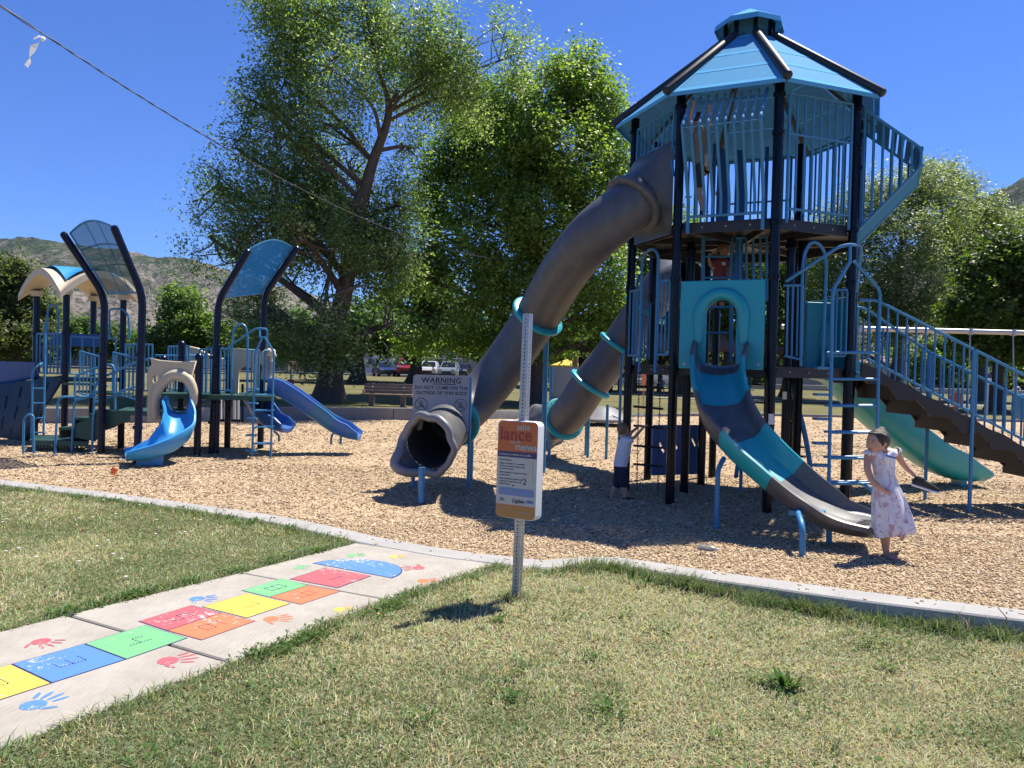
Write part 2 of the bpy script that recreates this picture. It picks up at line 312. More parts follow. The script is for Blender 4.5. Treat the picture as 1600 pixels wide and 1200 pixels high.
def chip_z(x, y):
    z = CH + 0.05 * (fbm(np.asarray(x) * .45, np.asarray(y) * .45, 3, 40) - .5) + .05 * (fbm(np.asarray(x) * 1.7, np.asarray(y) * 1.7, 3, 41) - .5)
    for cx, cy, r, d in ((3.6, 8.0, 1.3, -.03), (-1.5, 10.0, .9, -.10), (-6.3, 13.2, .9, -.04), (-8.3, 14.2, 1.6, .05)):
        z = z + d * np.exp(-((np.asarray(x) - cx) ** 2 + (np.asarray(y) - cy) ** 2) / r ** 2)
    return z
# chip bed: a sheet that follows the kerb in front and the low wall behind
WALL = [(-40, 19.5), (-22, 20.3), (-14, 21.4), (-10.6, 22.9), (-8.0, 25.2), (-4.05, 27.0), (-1.5, 28.2), (1.5, 30.2), (5.5, 32.8), (9, 35), (12.2, 36.4), (19.4, 37), (26, 36.6), (45, 35.5)]
def wall_y(x): return np.interp(x, [p[0] for p in WALL], [p[1] for p in WALL])
def wall_h(x): return np.interp(x, [-40, -9, -3, 0, 2.5, 6, 45], [.2, .2, .18, .08, -.06, -.10, -.10])
xs = np.concatenate([np.linspace(-40, -12, 40), np.linspace(-11.6, 10, 170), np.linspace(10.4, 45, 50)])
mb = MB(); rows = []
for t in np.linspace(0, 1, 90) ** 1.3:
    rows.append([(x, (curb_y(x) - .02) * (1 - t) + (wall_y(x) + .05) * t, 0) for x in xs])
R_ = np.array(rows); R_[:, :, 2] = chip_z(R_[:, :, 0], R_[:, :, 1]); mb.grid(R_.tolist())
m_chip = chip_material(); setting('wood_chip_ground', mb, m_chip)
# front lawn
mb = MB(); rows = []
for d in np.concatenate([[0.01], np.linspace(.15, 9, 60), np.linspace(10, 40, 16)]):
    rows.append([(x, curb_y(x) - d, 0) for x in xs])
R_ = np.array(rows); R_[:, :, 2] = lawn_z(R_[:, :, 0], R_[:, :, 1]); mb.grid(R_.tolist()); setting('front_lawn', mb, m_lawn)
# park lawn behind, to the horizon
def park_z(x, y):
    d = np.maximum(0, np.asarray(y) - wall_y(x)); return wall_h(x) + .0115 * np.minimum(d, 52) + .05 * (fbm(np.asarray(x) * .12, np.asarray(y) * .12, 3, 9) - .5) * ss(0, 6, d)
mb = MB(); rows = []
xw = np.linspace(-45, 50, 120)
for d in np.concatenate([np.linspace(0, 12, 14), np.linspace(14, 70, 24)]):
    rows.append([(x * (1 + d / 40), 0, d) for x in xw])
R_ = np.array(rows); X_ = R_[:, :, 0].copy(); D_ = R_[:, :, 2].copy(); Y_ = wall_y(np.clip(X_, -40, 45)) + D_
R_[:, :, 1] = Y_; R_[:, :, 2] = park_z(np.clip(X_, -40, 45), Y_); mb.grid(R_.tolist()); setting('park_lawn', mb, m_park)
mb = MB(); mb.box((0, 3200, -3.4), (16000, 12800, 1.0)); setting('ground', mb, m_park, smooth=False)
mb = MB(); mb.grid([[(x, 95 + k * 1500, .35 - (0.6 if k else 0)) for x in (-3500, 0, 3500)] for k in (0, 1)]); setting('distant_field', mb, m_park)
# kerb: segments with joints
def strip(path, wd, z0, z1, m, nm, joint=2.4, parent=None):
    acc = 0; seg = [path[0]]; segs = []
    for a, b in zip(path, path[1:]):
        acc += sqrt((a[0] - b[0]) ** 2 + (a[1] - b[1]) ** 2); seg.append(b)
        if acc > joint: segs.append(seg); seg = [b]; acc = 0
    if len(seg) > 1: segs.append(seg)
    for sg in segs:
        N = len(sg); mb = MB(); rows = []
        for i, p in enumerate(sg):
            a = Vector(sg[max(0, i - 1)]); b = Vector(sg[min(N - 1, i + 1)]); t = Vector(((b - a).x, (b - a).y, 0)).normalized(); nn = Vector((-t.y, t.x, 0))
            q = Vector((p[0], p[1], 0)); g = .004
            if i == 0: q += t * g
            if i == N - 1: q -= t * g
            b2 = .012
            rows.append([q + Vector((0, 0, z0)), q + Vector((0, 0, z1 - b2)), q + nn * b2 + Vector((0, 0, z1)), q + nn * (wd - b2) + Vector((0, 0, z1)), q + nn * wd + Vector((0, 0, z1 - b2)), q + nn * wd + Vector((0, 0, z0))])
        mb.grid(rows)
        for r in (rows[0], rows[-1]): mb.add(r, [(0, 1, 2, 3, 4, 5)])
        part(nm, mb, m, parent)
kp = [(x, curb_y(x)) for x in np.linspace(-26, 14, 260)]
kerb = thing('concrete_kerb', 'pale concrete kerb curving along the near edge of the wood chips', 'kerb', (0, 6.2, -.3))
strip(kp, .27, -.35, .022, M['curb'], 'kerb_segment', 1.9, kerb)
# low wall at the back of the chips
wall = thing('retaining_wall', 'low weathered concrete wall between wood chips and park lawn', 'wall', (-2, 28, -.3))
wp = [(x, float(wall_y(x))) for x in np.linspace(-36, 42, 160)]
acc = []
for i in range(0, len(wp) - 1, 5):
    sg = wp[i:i + 6]; mb = MB(); rows = []
    for j, p in enumerate(sg):
        h = float(wall_h(p[0])) + .03; g = .012 if j == 0 else (-.012 if j == len(sg) - 1 else 0)
        rows.append([(p[0] + g, p[1] - .1, -.5), (p[0] + g, p[1] - .1, h - .015), (p[0] + g, p[1] - .085, h), (p[0] + g, p[1] + .1, h), (p[0] + g, p[1] + .1, -.5)])
    mb.grid(rows); mb.add(rows[0], [(0, 1, 2, 3, 4)]); mb.add(rows[-1], [(0, 1, 2, 3, 4)]); part('wall_section', mb, M['wallc'], wall)

# ------------------------------------------------------------------ hopscotch path
PL = [(-6.9, -2.1), (-2.70, 4.71), (-2.01, 5.77), (-1.36, 6.86)]; PR = [(-5.6, -2.9), (-1.45, 4.03), (-.83, 5.2), (-.10, 6.22)]
PATH_POLY = PL + PR[::-1]
def in_path(x, y, grow=0.0):
    x = np.asarray(x); y = np.asarray(y)
    xl = np.interp(y, [p[1] for p in PL], [p[0] for p in PL]); xr = np.interp(y, [p[1] for p in PR], [p[0] for p in PR])
    return (x > xl - grow) & (x < xr + grow) & (y < 7.2)
def path_mat():
    m, n, b = new_mat('broom_finished_concrete'); tc = n.nodes.new('ShaderNodeTexCoord')
    mp = n.nodes.new('ShaderNodeMapping'); mp.inputs['Rotation'].default_value = (0, 0, -.55); mp.inputs['Scale'].default_value = (60, 4, 1); n.links.new(tc.outputs['Object'], mp.inputs['Vector'])
    a = n.nodes.new('ShaderNodeTexNoise'); a.inputs['Scale'].default_value = 2.2; a.inputs['Detail'].default_value = 5; n.links.new(mp.outputs[0], a.inputs['Vector'])
    c = n.nodes.new('ShaderNodeTexNoise'); c.inputs['Scale'].default_value = 2.6; c.inputs['Detail'].default_value = 8; c.inputs['Roughness'].default_value = .7; n.links.new(tc.outputs['Object'], c.inputs['Vector'])
    mx = n.nodes.new('ShaderNodeMix'); mx.data_type = 'FLOAT'; mx.inputs['Factor'].default_value = .6; n.links.new(a.outputs['Fac'], mx.inputs['A']); n.links.new(c.outputs['Fac'], mx.inputs['B'])
    r = n.nodes.new('ShaderNodeValToRGB'); e = r.color_ramp.elements; e[0].position = .3; e[0].color = (0.25, 0.225, 0.19, 1); e[1].position = .68; e[1].color = (0.42, 0.39, 0.345, 1)
    n.links.new(mx.outputs['Result'], r.inputs['Fac']); n.links.new(r.outputs['Color'], b.inputs['Base Color']); b.inputs['Roughness'].default_value = .88
    bp = n.nodes.new('ShaderNodeBump'); bp.inputs['Strength'].default_value = .25; bp.inputs['Distance'].default_value = .004; n.links.new(a.outputs['Fac'], bp.inputs['Height']); n.links.new(bp.outputs['Normal'], b.inputs['Normal'])
    return m
m_path = path_mat()
path = bpy.data.objects.new('concrete_path', None); COL.objects.link(path); path['kind'] = 'structure'
ZP = 0.016
def lerp2(a, b, t): return (a[0] + (b[0] - a[0]) * t, a[1] + (b[1] - a[1]) * t)
bands = [((PL[0], PR[0]), (PL[1], PR[1]), 3), ((PL[1], PR[1]), (PL[2], PR[2]), 1), ((PL[2], PR[2]), (PL[3], PR[3]), 1)]
for (a, b), (c, d), n in bands:
    for k in range(n):
        l0, l1 = lerp2(a, c, k / n), lerp2(a, c, (k + 1) / n); r0, r1 = lerp2(b, d, k / n), lerp2(b, d, (k + 1) / n)
        g = .006 / sqrt((l1[0] - l0[0]) ** 2 + (l1[1] - l0[1]) ** 2)
        q = [lerp2(l0, l1, g), lerp2(r0, r1, g), lerp2(r0, r1, 1 - g), lerp2(l0, l1, 1 - g)]
        cx = sum(p[0] for p in q) / 4; cy = sum(p[1] for p in q) / 4; mb = MB()
        inn = [(cx + (p[0] - cx) * .988, cy + (p[1] - cy) * .988) for p in q]
        V = [(*p, -.12) for p in q] + [(*p, ZP - .008) for p in q] + [(*p, ZP) for p in inn]
        mb.add(V, [(8, 9, 10, 11)] + [(i + o, (i + 1) % 4 + o, (i + 1) % 4 + o + 4, i + o + 4) for o in (0, 4) for i in range(4)])
        part('concrete_slab', mb, m_path, path, smooth=False)
def paint_mat(name, col, wear=.5):
    col = tuple(c * .86 + k * .14 for c, k in zip(col, (.42, .40, .37)))
    m, n, b = new_mat(name); tc = n.nodes.new('ShaderNodeTexCoord')
    a = n.nodes.new('ShaderNodeTexNoise'); a.inputs['Scale'].default_value = 24; a.inputs['Detail'].default_value = 10; a.inputs['Roughness'].default_value = .78; n.links.new(tc.outputs['Object'], a.inputs['Vector'])
    g = n.nodes.new('ShaderNodeTexNoise'); g.inputs['Scale'].default_value = 2.3; n.links.new(tc.outputs['Object'], g.inputs['Vector'])
    ad = n.nodes.new('ShaderNodeMath'); ad.operation = 'MULTIPLY_ADD'; ad.inputs[1].default_value = .55; n.links.new(g.outputs['Fac'], ad.inputs[0]); n.links.new(a.outputs['Fac'], ad.inputs[2])
    r = n.nodes.new('ShaderNodeValToRGB'); e = r.color_ramp.elements; e[0].position = .83 + .10 * (1 - wear); e[0].color = (0, 0, 0, 1); e[1].position = e[0].position + .04; e[1].color = (1, 1, 1, 1)
    n.links.new(ad.outputs[0], r.inputs['Fac'])
    c2 = n.nodes.new('ShaderNodeMix'); c2.data_type = 'RGBA'; c2.inputs['A'].default_value = (*[x * .82 for x in col], 1); c2.inputs['B'].default_value = (*[min(1, x * 1.12) for x in col], 1); n.links.new(a.outputs['Fac'], c2.inputs['Factor'])
    mx = n.nodes.new('ShaderNodeMix'); mx.data_type = 'RGBA'; mx.inputs['B'].default_value = (.46, .45, .43, 1); n.links.new(c2.outputs['Result'], mx.inputs['A']); n.links.new(r.outputs['Color'], mx.inputs['Factor']); n.links.new(mx.outputs['Result'], b.inputs['Base Color'])
    b.inputs['Roughness'].default_value = .7; return m
PM = dict(yellow=paint_mat('yellow_paint', (.66, .47, .025)), blue=paint_mat('blue_paint', (.02, .17, .52), .8), green=paint_mat('green_paint', (.10, .40, .15), .6), red=paint_mat('red_paint', (.40, .045, .07), .6), orange=paint_mat('orange_paint', (.66, .13, .025), .4))
hop = thing('hopscotch', 'painted hopscotch of coloured numbered squares on the concrete path', 'hopscotch', (-1.9, 4.9, ZP))
ax = Vector((.53, .848, 0)).normalized(); sd = Vector((.848, -.53, 0)).normalized()
DIG = {1: 'bc', 2: 'abged', 3: 'abgcd', 4: 'fgbc', 5: 'afgcd', 6: 'afgecd', 7: 'abc', 8: 'abcdefg', 9: 'abcfgd', 10: 'bc'}
SEG = dict(a=((0, 1), (.5, 1)), b=((.5, 1), (.5, .5)), c=((.5, .5), (.5, 0)), d=((0, 0), (.5, 0)), e=((0, 0), (0, .5)), f=((0, .5), (0, 1)), g=((0, .5), (.5, .5)))
def square(poly, colr, num, wear_label=None):
    c = Vector((sum(p[0] for p in poly) / len(poly), sum(p[1] for p in poly) / len(poly), 0)); mb = MB()
    q = [c + (Vector((*p, 0)) - c) * 1.004 for p in poly]; mb.add([p + Vector((0, 0, ZP + .0012)) for p in q], [tuple(range(len(q)))]); 
    sq = part('square_border', mb, M['navyp'], hop, smooth=False)
    mb = MB(); q = [c + (Vector((*p, 0)) - c) * .968 for p in poly]; mb.add([p + Vector((0, 0, ZP + .0024)) for p in q], [tuple(range(len(q)))]); part('square_paint', mb, PM[colr], sq, smooth=False)
    mb = MB()
    for s in DIG.get(num, ''):
        (u0, v0), (u1, v1) = SEG[s]
        for t in (0.1, .37, .63, .9):
            u = (u0 + (u1 - u0) * t - .25) * .17; v = (v0 + (v1 - v0) * t - .5) * .13; p = c + sd * u + ax * v + Vector((0, 0, ZP + .0036))
            mb.add([p + sd * .006 + ax * .003, p + sd * .006 - ax * .003, p - sd * .006 - ax * .003, p - sd * .006 + ax * .003], [(0, 1, 2, 3)])
    if mb.v: part('stencil_numeral', mb, M['navyp'], sq, smooth=False)
square([(-2.53, 3.92), (-2.19, 3.70), (-2.38, 3.38), (-2.73, 3.60)], 'yellow', 2)
square([(-2.74, 3.585), (-2.39, 3.365), (-2.58, 3.05), (-2.92, 3.27)], 'green', 1)
square([(-2.53, 3.92), (-2.33, 4.23), (-1.99, 4.02), (-2.19, 3.70)], 'blue', 3)
square([(-2.33, 4.23), (-2.15, 4.56), (-1.81, 4.36), (-1.99, 4.02)], 'green', 4)
square([(-2.22, 4.62), (-2.04, 4.96), (-1.79, 4.82), (-1.98, 4.47)], 'red', 5)
square([(-1.98, 4.47), (-1.79, 4.82), (-1.53, 4.68), (-1.72, 4.33)], 'orange', 6)
square([(-1.96, 4.93), (-1.78, 5.25), (-1.42, 5.05), (-1.60, 4.73)], 'yellow', 7)
square([(-1.84, 5.31), (-1.66, 5.64), (-1.42, 5.48), (-1.60, 5.17)], 'green', 8)
square([(-1.60, 5.17), (-1.42, 5.48), (-1.16, 5.35), (-1.35, 5.03)], 'orange', 9)
square([(-1.60, 5.63), (-1.42, 5.98), (-1.02, 5.77), (-1.20, 5.43)], 'red', 10)
a0 = Vector((-1.55, 6.10, 0)); a1 = Vector((-.86, 5.72, 0)); mid = (a0 + a1) / 2; rad = (a1 - a0).length / 2
square([tuple((mid + (a1 - a0).normalized() * rad * cos(t) + ax * rad * .92 * sin(t)).xy) for t in np.linspace(0, pi, 22)], 'blue', 0)
def hand(x, y, rot, colr, label, s=.17):
    mb = MB(); c = Vector((x, y, ZP + .0012)); e = Vector((cos(rot), sin(rot), 0)); g = Vector((-sin(rot), cos(rot), 0)); k = 0
    def blob(u, v, ru, rv, a=0):
        nonlocal k
        n = 10; k += .0001
        mb.add([c + Vector((0, 0, k)) + e * s * (u + ru * cos(t) * cos(a) - rv * sin(t) * sin(a)) + g * s * (v + ru * cos(t) * sin(a) + rv * sin(t) * cos(a)) for t in np.linspace(0, 2 * pi, n, endpoint=False)], [tuple(range(n))])
    blob(0, 0, .29, .31)
    for i, (a, L) in enumerate(((-.42, .62), (-.13, .76), (.14, .74), (.42, .6))):
        blob(cos(a) * (.3 + L * .32), sin(a) * (.42 + L * .5) * 1.15, L * .33, .055, a)
    blob(-.02, -.46, .2, .06, -1.0)
    solo('handprint', mb, PM[colr], label, 'handprint', (x, y, ZP), 'painted handprints on the concrete path', smooth=False)
hand(-2.58, 4.25, -.35, 'red', 'red handprint beside the blue hopscotch square on the outer edge')
hand(-2.13, 3.46, 1.35, 'blue', 'large blue handprint beside the yellow square nearest the camera', .19)
hand(-1.77, 4.02, .55, 'red', 'red handprint with pale gaps beside the green square', .19)
hand(-2.06, 5.10, .2, 'blue', 'blue handprint just above the red square of the double row')
hand(-1.45, 4.73, .3, 'orange', 'orange handprint beside the orange square and yellow square')
hand(-1.62, 5.95, 1.2, 'green', 'small green handprint left of the single red square', .13)
hand(-1.30, 6.40, .2, 'green', 'faint green handprint behind the blue half circle', .15)
hand(-.95, 6.38, .2, 'yellow', 'faint yellow handprint behind the blue half circle', .13)
hand(-.70, 6.04, 3.3, 'red', 'red handprint right of the blue half circle', .18)
hand(-.62, 5.68, .1, 'orange', 'orange handprint at the grass edge right of the red square', .16)
hand(-1.08, 4.95, .4, 'yellow', 'yellow handprint at the grass edge near the orange squares', .13)
# ------------------------------------------------------------------ grass blades, kerb weeds, wood chips
def blades(x, y, z, L, wd, col, lean=.9):
    n = len(x); a = RNG.uniform(0, 2 * pi, n); ln = RNG.uniform(.15, lean, n)
    b = np.stack([x, y, z - .004], 1); d = np.stack([np.cos(a) * ln, np.sin(a) * ln, np.ones(n)], 1); d /= np.linalg.norm(d, axis=1)[:, None]
    sdv = np.stack([-np.sin(a + .6), np.cos(a + .6), np.zeros(n)], 1) * wd[:, None] / 2
    mid = b + d * (L * .55)[:, None]; d2 = d + np.stack([np.cos(a) * .5, np.sin(a) * .5, -.35 * np.ones(n)], 1); d2 /= np.linalg.norm(d2, axis=1)[:, None]
    tip = mid + d2 * (L * .5)[:, None]
    V = np.stack([b - sdv, b + sdv, mid + sdv * .8, mid - sdv * .8, tip], 1).reshape(-1, 3)
    o = np.arange(n, dtype=np.int32)[:, None] * 5
    T = np.concatenate([o + np.array([[0, 1, 2]]), o + np.array([[0, 2, 3]]), o + np.array([[3, 2, 4]])], 1).reshape(-1, 3)
    c = np.repeat(col, 5, 0); return V, T, c
m_grass = mat_attr('grass_blades', .6, .3, spec=.25, tint=(1.25, 1.3, .85))
def gcol(x, y, dry):
    n = len(x); g = np.stack([RNG.uniform(.09, .20, n), RNG.uniform(.15, .275, n), RNG.uniform(.05, .105, n)], 1)
    s = np.stack([RNG.uniform(.42, .68, n), RNG.uniform(.39, .62, n), RNG.uniform(.23, .38, n)], 1)
    k = (RNG.random(n) < dry)[:, None]; t = RNG.uniform(.0, .35, n)[:, None]
    return np.where(k, s * (1 - t) + g * t, g * (1 - t) + s * t * .6)
Vs, Ts, Cs = [], [], []; off = 0
def push(r):
    global off
    V, T, c = r; Vs.append(V); Ts.append(T + off); Cs.append(c); off += len(V)
def lawn_pts(n, x0, x1, y0, y1, fall=True):
    x = RNG.uniform(x0, x1, n); y = RNG.uniform(y0, y1, n); keep = (y < curb_y(x) - .01) & ~in_path(x, y, -.01)
    keep &= (np.abs(x) < .72 * y + 1.7)
    return x[keep], y[keep]
for n, y0, y1, w0, Ls in ((175000, 1.8, 4.2, .0054, 1.15), (155000, 4.2, 7.0, .0062, 1.2), (70000, 7.0, 10.5, .009, 1.3)):
    x, y = lawn_pts(n, -9, 6, y0, y1)
    p = fbm(x * 1.1, y * 1.1, 4, 21); q = fbm(x * 5, y * 5, 3, 33); dry = np.clip((p - .21) * 2.2 + (q - .5) * 1.2 + .15 * (y < 4.6) - .42 * ss(-.6, -1.6, x), .08, .92)
    lush = ss(.42, .0, curb_y(x) - y) * ss(.2, 1.0, x) + .7 * ss(.22, .0, np.abs(curb_y(x) - y)) + (in_path(x, y, .13) * .6)
    dry = np.clip(dry - lush * .8, .03, 1)
    dens = (.35 + .65 * ss(.2, .5, q)) ; k = RNG.random(len(x)) < np.clip(dens + lush, 0, 1); x, y, dry, lush, q = x[k], y[k], dry[k], lush[k], q[k]
    L = Ls * RNG.uniform(.016, .046, len(x)) * (1 + .5 * ss(.5, .8, q)) * (1 + 1.0 * np.clip(lush, 0, 1)); wd = np.full(len(x), w0) * RNG.uniform(.7, 1.4, len(x))
    push(blades(x, y, lawn_z(x, y), L, wd, gcol(x, y, dry), 1.7))
# thatch: short straw and green slivers lying in the turf
for n, y0, y1, w0 in ((370000, 1.8, 4.2, .005), (290000, 4.2, 7.0, .0062), (100000, 7.0, 10.5, .009)):
    x, y = lawn_pts(n, -9, 6, y0, y1); n = len(x); q = fbm(x * 3, y * 3, 3, 52); p = fbm(x * 1.1, y * 1.1, 4, 21); a = RNG.uniform(0, 2 * pi, n); L = RNG.uniform(.012, .034, n) * (1 + .2 * (y > 4.2)); h = RNG.uniform(.001, .018, n)
    b = np.stack([x, y, lawn_z(x, y) + RNG.uniform(0, .012, n)], 1); d = np.stack([np.cos(a) * L, np.sin(a) * L, h], 1); s_ = np.stack([-np.sin(a), np.cos(a), RNG.normal(0, .4, n)], 1) * (w0 * RNG.uniform(.5, 1.2, n))[:, None] / 2
    push((np.stack([b - s_, b + s_, b + d], 1).reshape(-1, 3), np.arange(n * 3, dtype=np.int32).reshape(-1, 3), np.repeat(gcol(x, y, np.clip(.38 + 1.5 * (p - .3) + .8 * (q - .45) - .4 * ss(-.6, -1.6, x), .06, .9)), 3, 0)))
# taller tufts: along the kerb front, round the sign post, along the path edge, and scattered
def tuft(cx, cy, n, r, L, dry):
    x = cx + RNG.normal(0, r, n); y = cy + RNG.normal(0, r, n); k = (~in_path(x, y, -.03)) & (y < curb_y(x)); x, y = x[k], y[k]
    push(blades(x, y, lawn_z(x, y), RNG.uniform(.5, 1.1, len(x)) * L, np.full(len(x), .0055), gcol(x, y, np.full(len(x), dry)), 1.1))
for k in range(330):
    x = RNG.uniform(.45, 4.6) if k % 3 else RNG.uniform(.6, 2.4); tuft(x, curb_y(x) - abs(RNG.normal(.02, .06)), int(RNG.uniform(14, 34)), .04, RNG.uniform(.09, .20), .06)
for k in range(120):
    x = RNG.uniform(-9, -1.3); tuft(x, curb_y(x) - abs(RNG.normal(.05, .12)), 18, .05, RNG.uniform(.06, .12), .1)
for k in range(110):
    t = RNG.random(); q = 1 if RNG.random() < .6 else 0; pth = PR if q else PL; i = RNG.integers(1, 3); p = lerp2(pth[i], pth[i + 1], t) if i < 3 else pth[3]
    tuft(p[0] + (.05 if q else -.05), p[1], 20, .05, RNG.uniform(.05, .11), .15)
for k in range(16): tuft(.07 + RNG.normal(0, .06), 5.3 + RNG.normal(0, .05), 14, .03, .12, .3)
for k in range(46):
    y = RNG.uniform(2.3, 5.8); x = RNG.uniform(-1.2, .68 * y); 
    if not in_path(x, y, .1): tuft(x, y, int(RNG.uniform(20, 55)), RNG.uniform(.02, .05), RNG.uniform(.06, .1), RNG.choice([.1, .85, .6]))
me = np_mesh('grass', np.concatenate(Vs), np.concatenate(Ts), m_grass, np.concatenate(Cs)); o = link('grass', me); o['kind'] = 'stuff'
# broad-leaved weeds and clover
Vs, Ts, Cs = [], [], []; off = 0
def rosette(cx, cy, n, r, L, wd, up=.5):
    a = RNG.uniform(0, 2 * pi, n); rr = RNG.uniform(.0, r, n); x = cx + np.cos(a) * rr; y = cy + np.sin(a) * rr
    k = (~in_path(x, y, -.04)) & (y < curb_y(x)); x, y, a = x[k], y[k], a[k]; n = len(x)
    if not n: return
    z = lawn_z(x, y) + RNG.uniform(.0, .04, n); c = np.stack([RNG.uniform(.045, .09, n), RNG.uniform(.11, .17, n), RNG.uniform(.015, .03, n)], 1)
    b = np.stack([x, y, z], 1); d = np.stack([np.cos(a), np.sin(a), RNG.uniform(.1, up * 2, n)], 1); d /= np.linalg.norm(d, axis=1)[:, None]
    s = np.stack([-np.sin(a), np.cos(a), RNG.uniform(-.3, .3, n)], 1) * wd / 2; LL = (RNG.uniform(.6, 1.2, n) * L)[:, None]
    V = np.stack([b, b + d * LL * .5 + s, b + d * LL, b + d * LL * .5 - s], 1).reshape(-1, 3); o = np.arange(n, dtype=np.int32)[:, None] * 4
    push((V, np.concatenate([o + np.array([[0, 1, 2]]), o + np.array([[0, 2, 3]])], 1).reshape(-1, 3), np.repeat(c, 4, 0)))
rosette(1.50, 4.08, 46, .06, .085, .026, .9); rosette(1.45, 4.05, 30, .08, .06, .026, .6); rosette(.95, 2.95, 120, .22, .035, .02); rosette(.62, 2.55, 90, .16, .035, .02)
for k in range(40):
    t = RNG.choice([.08, .2, .42, .5, .86]) + RNG.normal(0, .03); p = lerp2(PR[1], PR[3], t); rosette(p[0] + RNG.uniform(0, .14), p[1] + RNG.uniform(-.1, .1), 26, .09, .024, .018)
for k in range(45):
    t = RNG.random(); p = lerp2(PL[0], PL[1], .55 + .45 * t) if k % 2 else lerp2(PL[1], PL[3], t); rosette(p[0] - RNG.uniform(0, .14), p[1], 40, .09, .03, .022)
for k in range(60):
    x = RNG.uniform(-8, 4.4); rosette(x, curb_y(x) - RNG.uniform(0.02, .2), 16, .08, .04, .018, .8)
for k in range(5): rosette(RNG.uniform(.9, 2.6), curb_y(1.7) + RNG.normal(0, .05), 14, .06, .08, .018, 1.2)
for k in range(60):
    y = RNG.uniform(2.2, 6); x = RNG.uniform(-1.5, .65 * y); rosette(x, y, int(RNG.uniform(20, 70)), RNG.uniform(.06, .2), .026, .018)
me = np_mesh('lawn_weeds', np.concatenate(Vs), np.concatenate(Ts), m_grass, np.concatenate(Cs)); o = link('lawn_weeds', me); o['kind'] = 'stuff'
# daisies in the left lawn
mb = MB()
for k in range(34):
    x = RNG.uniform(-6.5, -2.2); y = curb_y(x) - RNG.uniform(.15, 2.4)
    if in_path(x, y, .1): continue
    z = float(lawn_z(x, y)) + .045; n = 8; mb.add([(x + cos(2 * pi * i / n) * (.015 if i % 2 else .011), y + sin(2 * pi * i / n) * (.015 if i % 2 else .011), z + .004 * (i % 2)) for i in range(n)], [tuple(range(n))])
setting('clover_flowers', mb, M['white'], 'stuff', smooth=False)
# wood chips as loose splinters
def chips(n, x0, x1, y0, y1, s, spill=False):
    x = RNG.uniform(x0, x1, n); y = RNG.uniform(y0, y1, n)
    if spill: y = curb_y(x) + np.abs(RNG.normal(.27, .16, n))
    k = (y > curb_y(x) + (.0 if spill else .26)) & ((y < curb_y(x) + .26) | (not spill)) & (np.abs(x) < .72 * y + 1.2); x, y = x[k], y[k]; n = len(x)
    L = (RNG.uniform(.006, .018, n) + .014 * (RNG.random(n) < .06)) * s; W = RNG.uniform(.003, .0078, n) * s; H = RNG.uniform(.0015, .004, n) * s
    a = RNG.uniform(0, 2 * pi, n); tl = RNG.normal(0, .05 if spill else .24, n); rl = RNG.normal(0, .05 if spill else .28, n)
    ca, sa, ct, st, cr, sr = np.cos(a), np.sin(a), np.cos(tl), np.sin(tl), np.cos(rl), np.sin(rl)
    ex = np.stack([ca * ct, sa * ct, st], 1); ey = np.stack([-sa * cr, ca * cr, sr], 1); ez = np.cross(ex, ey)
    c = np.stack([x, y, (np.full(n, .0255) if spill else chip_z(x, y) + RNG.uniform(.002, .014, n))], 1)
    tp = RNG.uniform(.5, 1, n)
    cor = []
    for sx, sy, sz in ((-1, -1, -1), (1, -1, -1), (1, 1, -1), (-1, 1, -1), (-1, -1, 1), (1, -1, 1), (1, 1, 1), (-1, 1, 1)):
        wv = W * (tp if sx > 0 else 1); cor.append(c + ex * (sx * L)[:, None] + ey * (sy * wv)[:, None] + ez * (sz * H)[:, None])
    V = np.stack(cor, 1).reshape(-1, 3); o = np.arange(n, dtype=np.int32)[:, None] * 8
    T = np.concatenate([o + np.array([q]) for q in (((4, 5, 6, 7), (0, 1, 5, 4), (1, 2, 6, 5), (2, 3, 7, 6), (3, 0, 4, 7)) if s < 1.2 else ((4, 5, 6, 7), (0, 1, 5, 4)))], 1).reshape(-1, 4)
    t = np.clip(RNG.random(n) * .8 + .45 * (fbm(x * .9, y * .9, 4, 71) - .38), 0, 1)[:, None]; col = np.array([[.40, .295, .18]]) * (1 - t) + np.array([[.62, .49, .325]]) * t; k = RNG.random(n) < .1; col[k] = np.array([.74, .62, .46]) ; k = RNG.random(n) < .12; col[k] = np.array([.22, .13, .07])
    return V, T, np.repeat(col, 8, 0)
Vs, Ts, Cs = [], [], []; off = 0
push(chips(64000, -6, 6.5, 5.1, 9.0, 1.0)); push(chips(220, -7, 5, 5, 9, 1.0, True)); push(chips(46000, -11, 10.5, 8.6, 14.0, 1.3)); push(chips(26000, -13, 14, 13, 22, 1.7)); push(chips(12000, -15, 20, 20, 33, 2.4))
me = np_mesh('wood_chips', np.concatenate(Vs), np.concatenate(Ts), mat_attr('splintered_wood', .9, 0, spec=.15), np.concatenate(Cs)); o = link('wood_chips', me); o['kind'] = 'stuff'
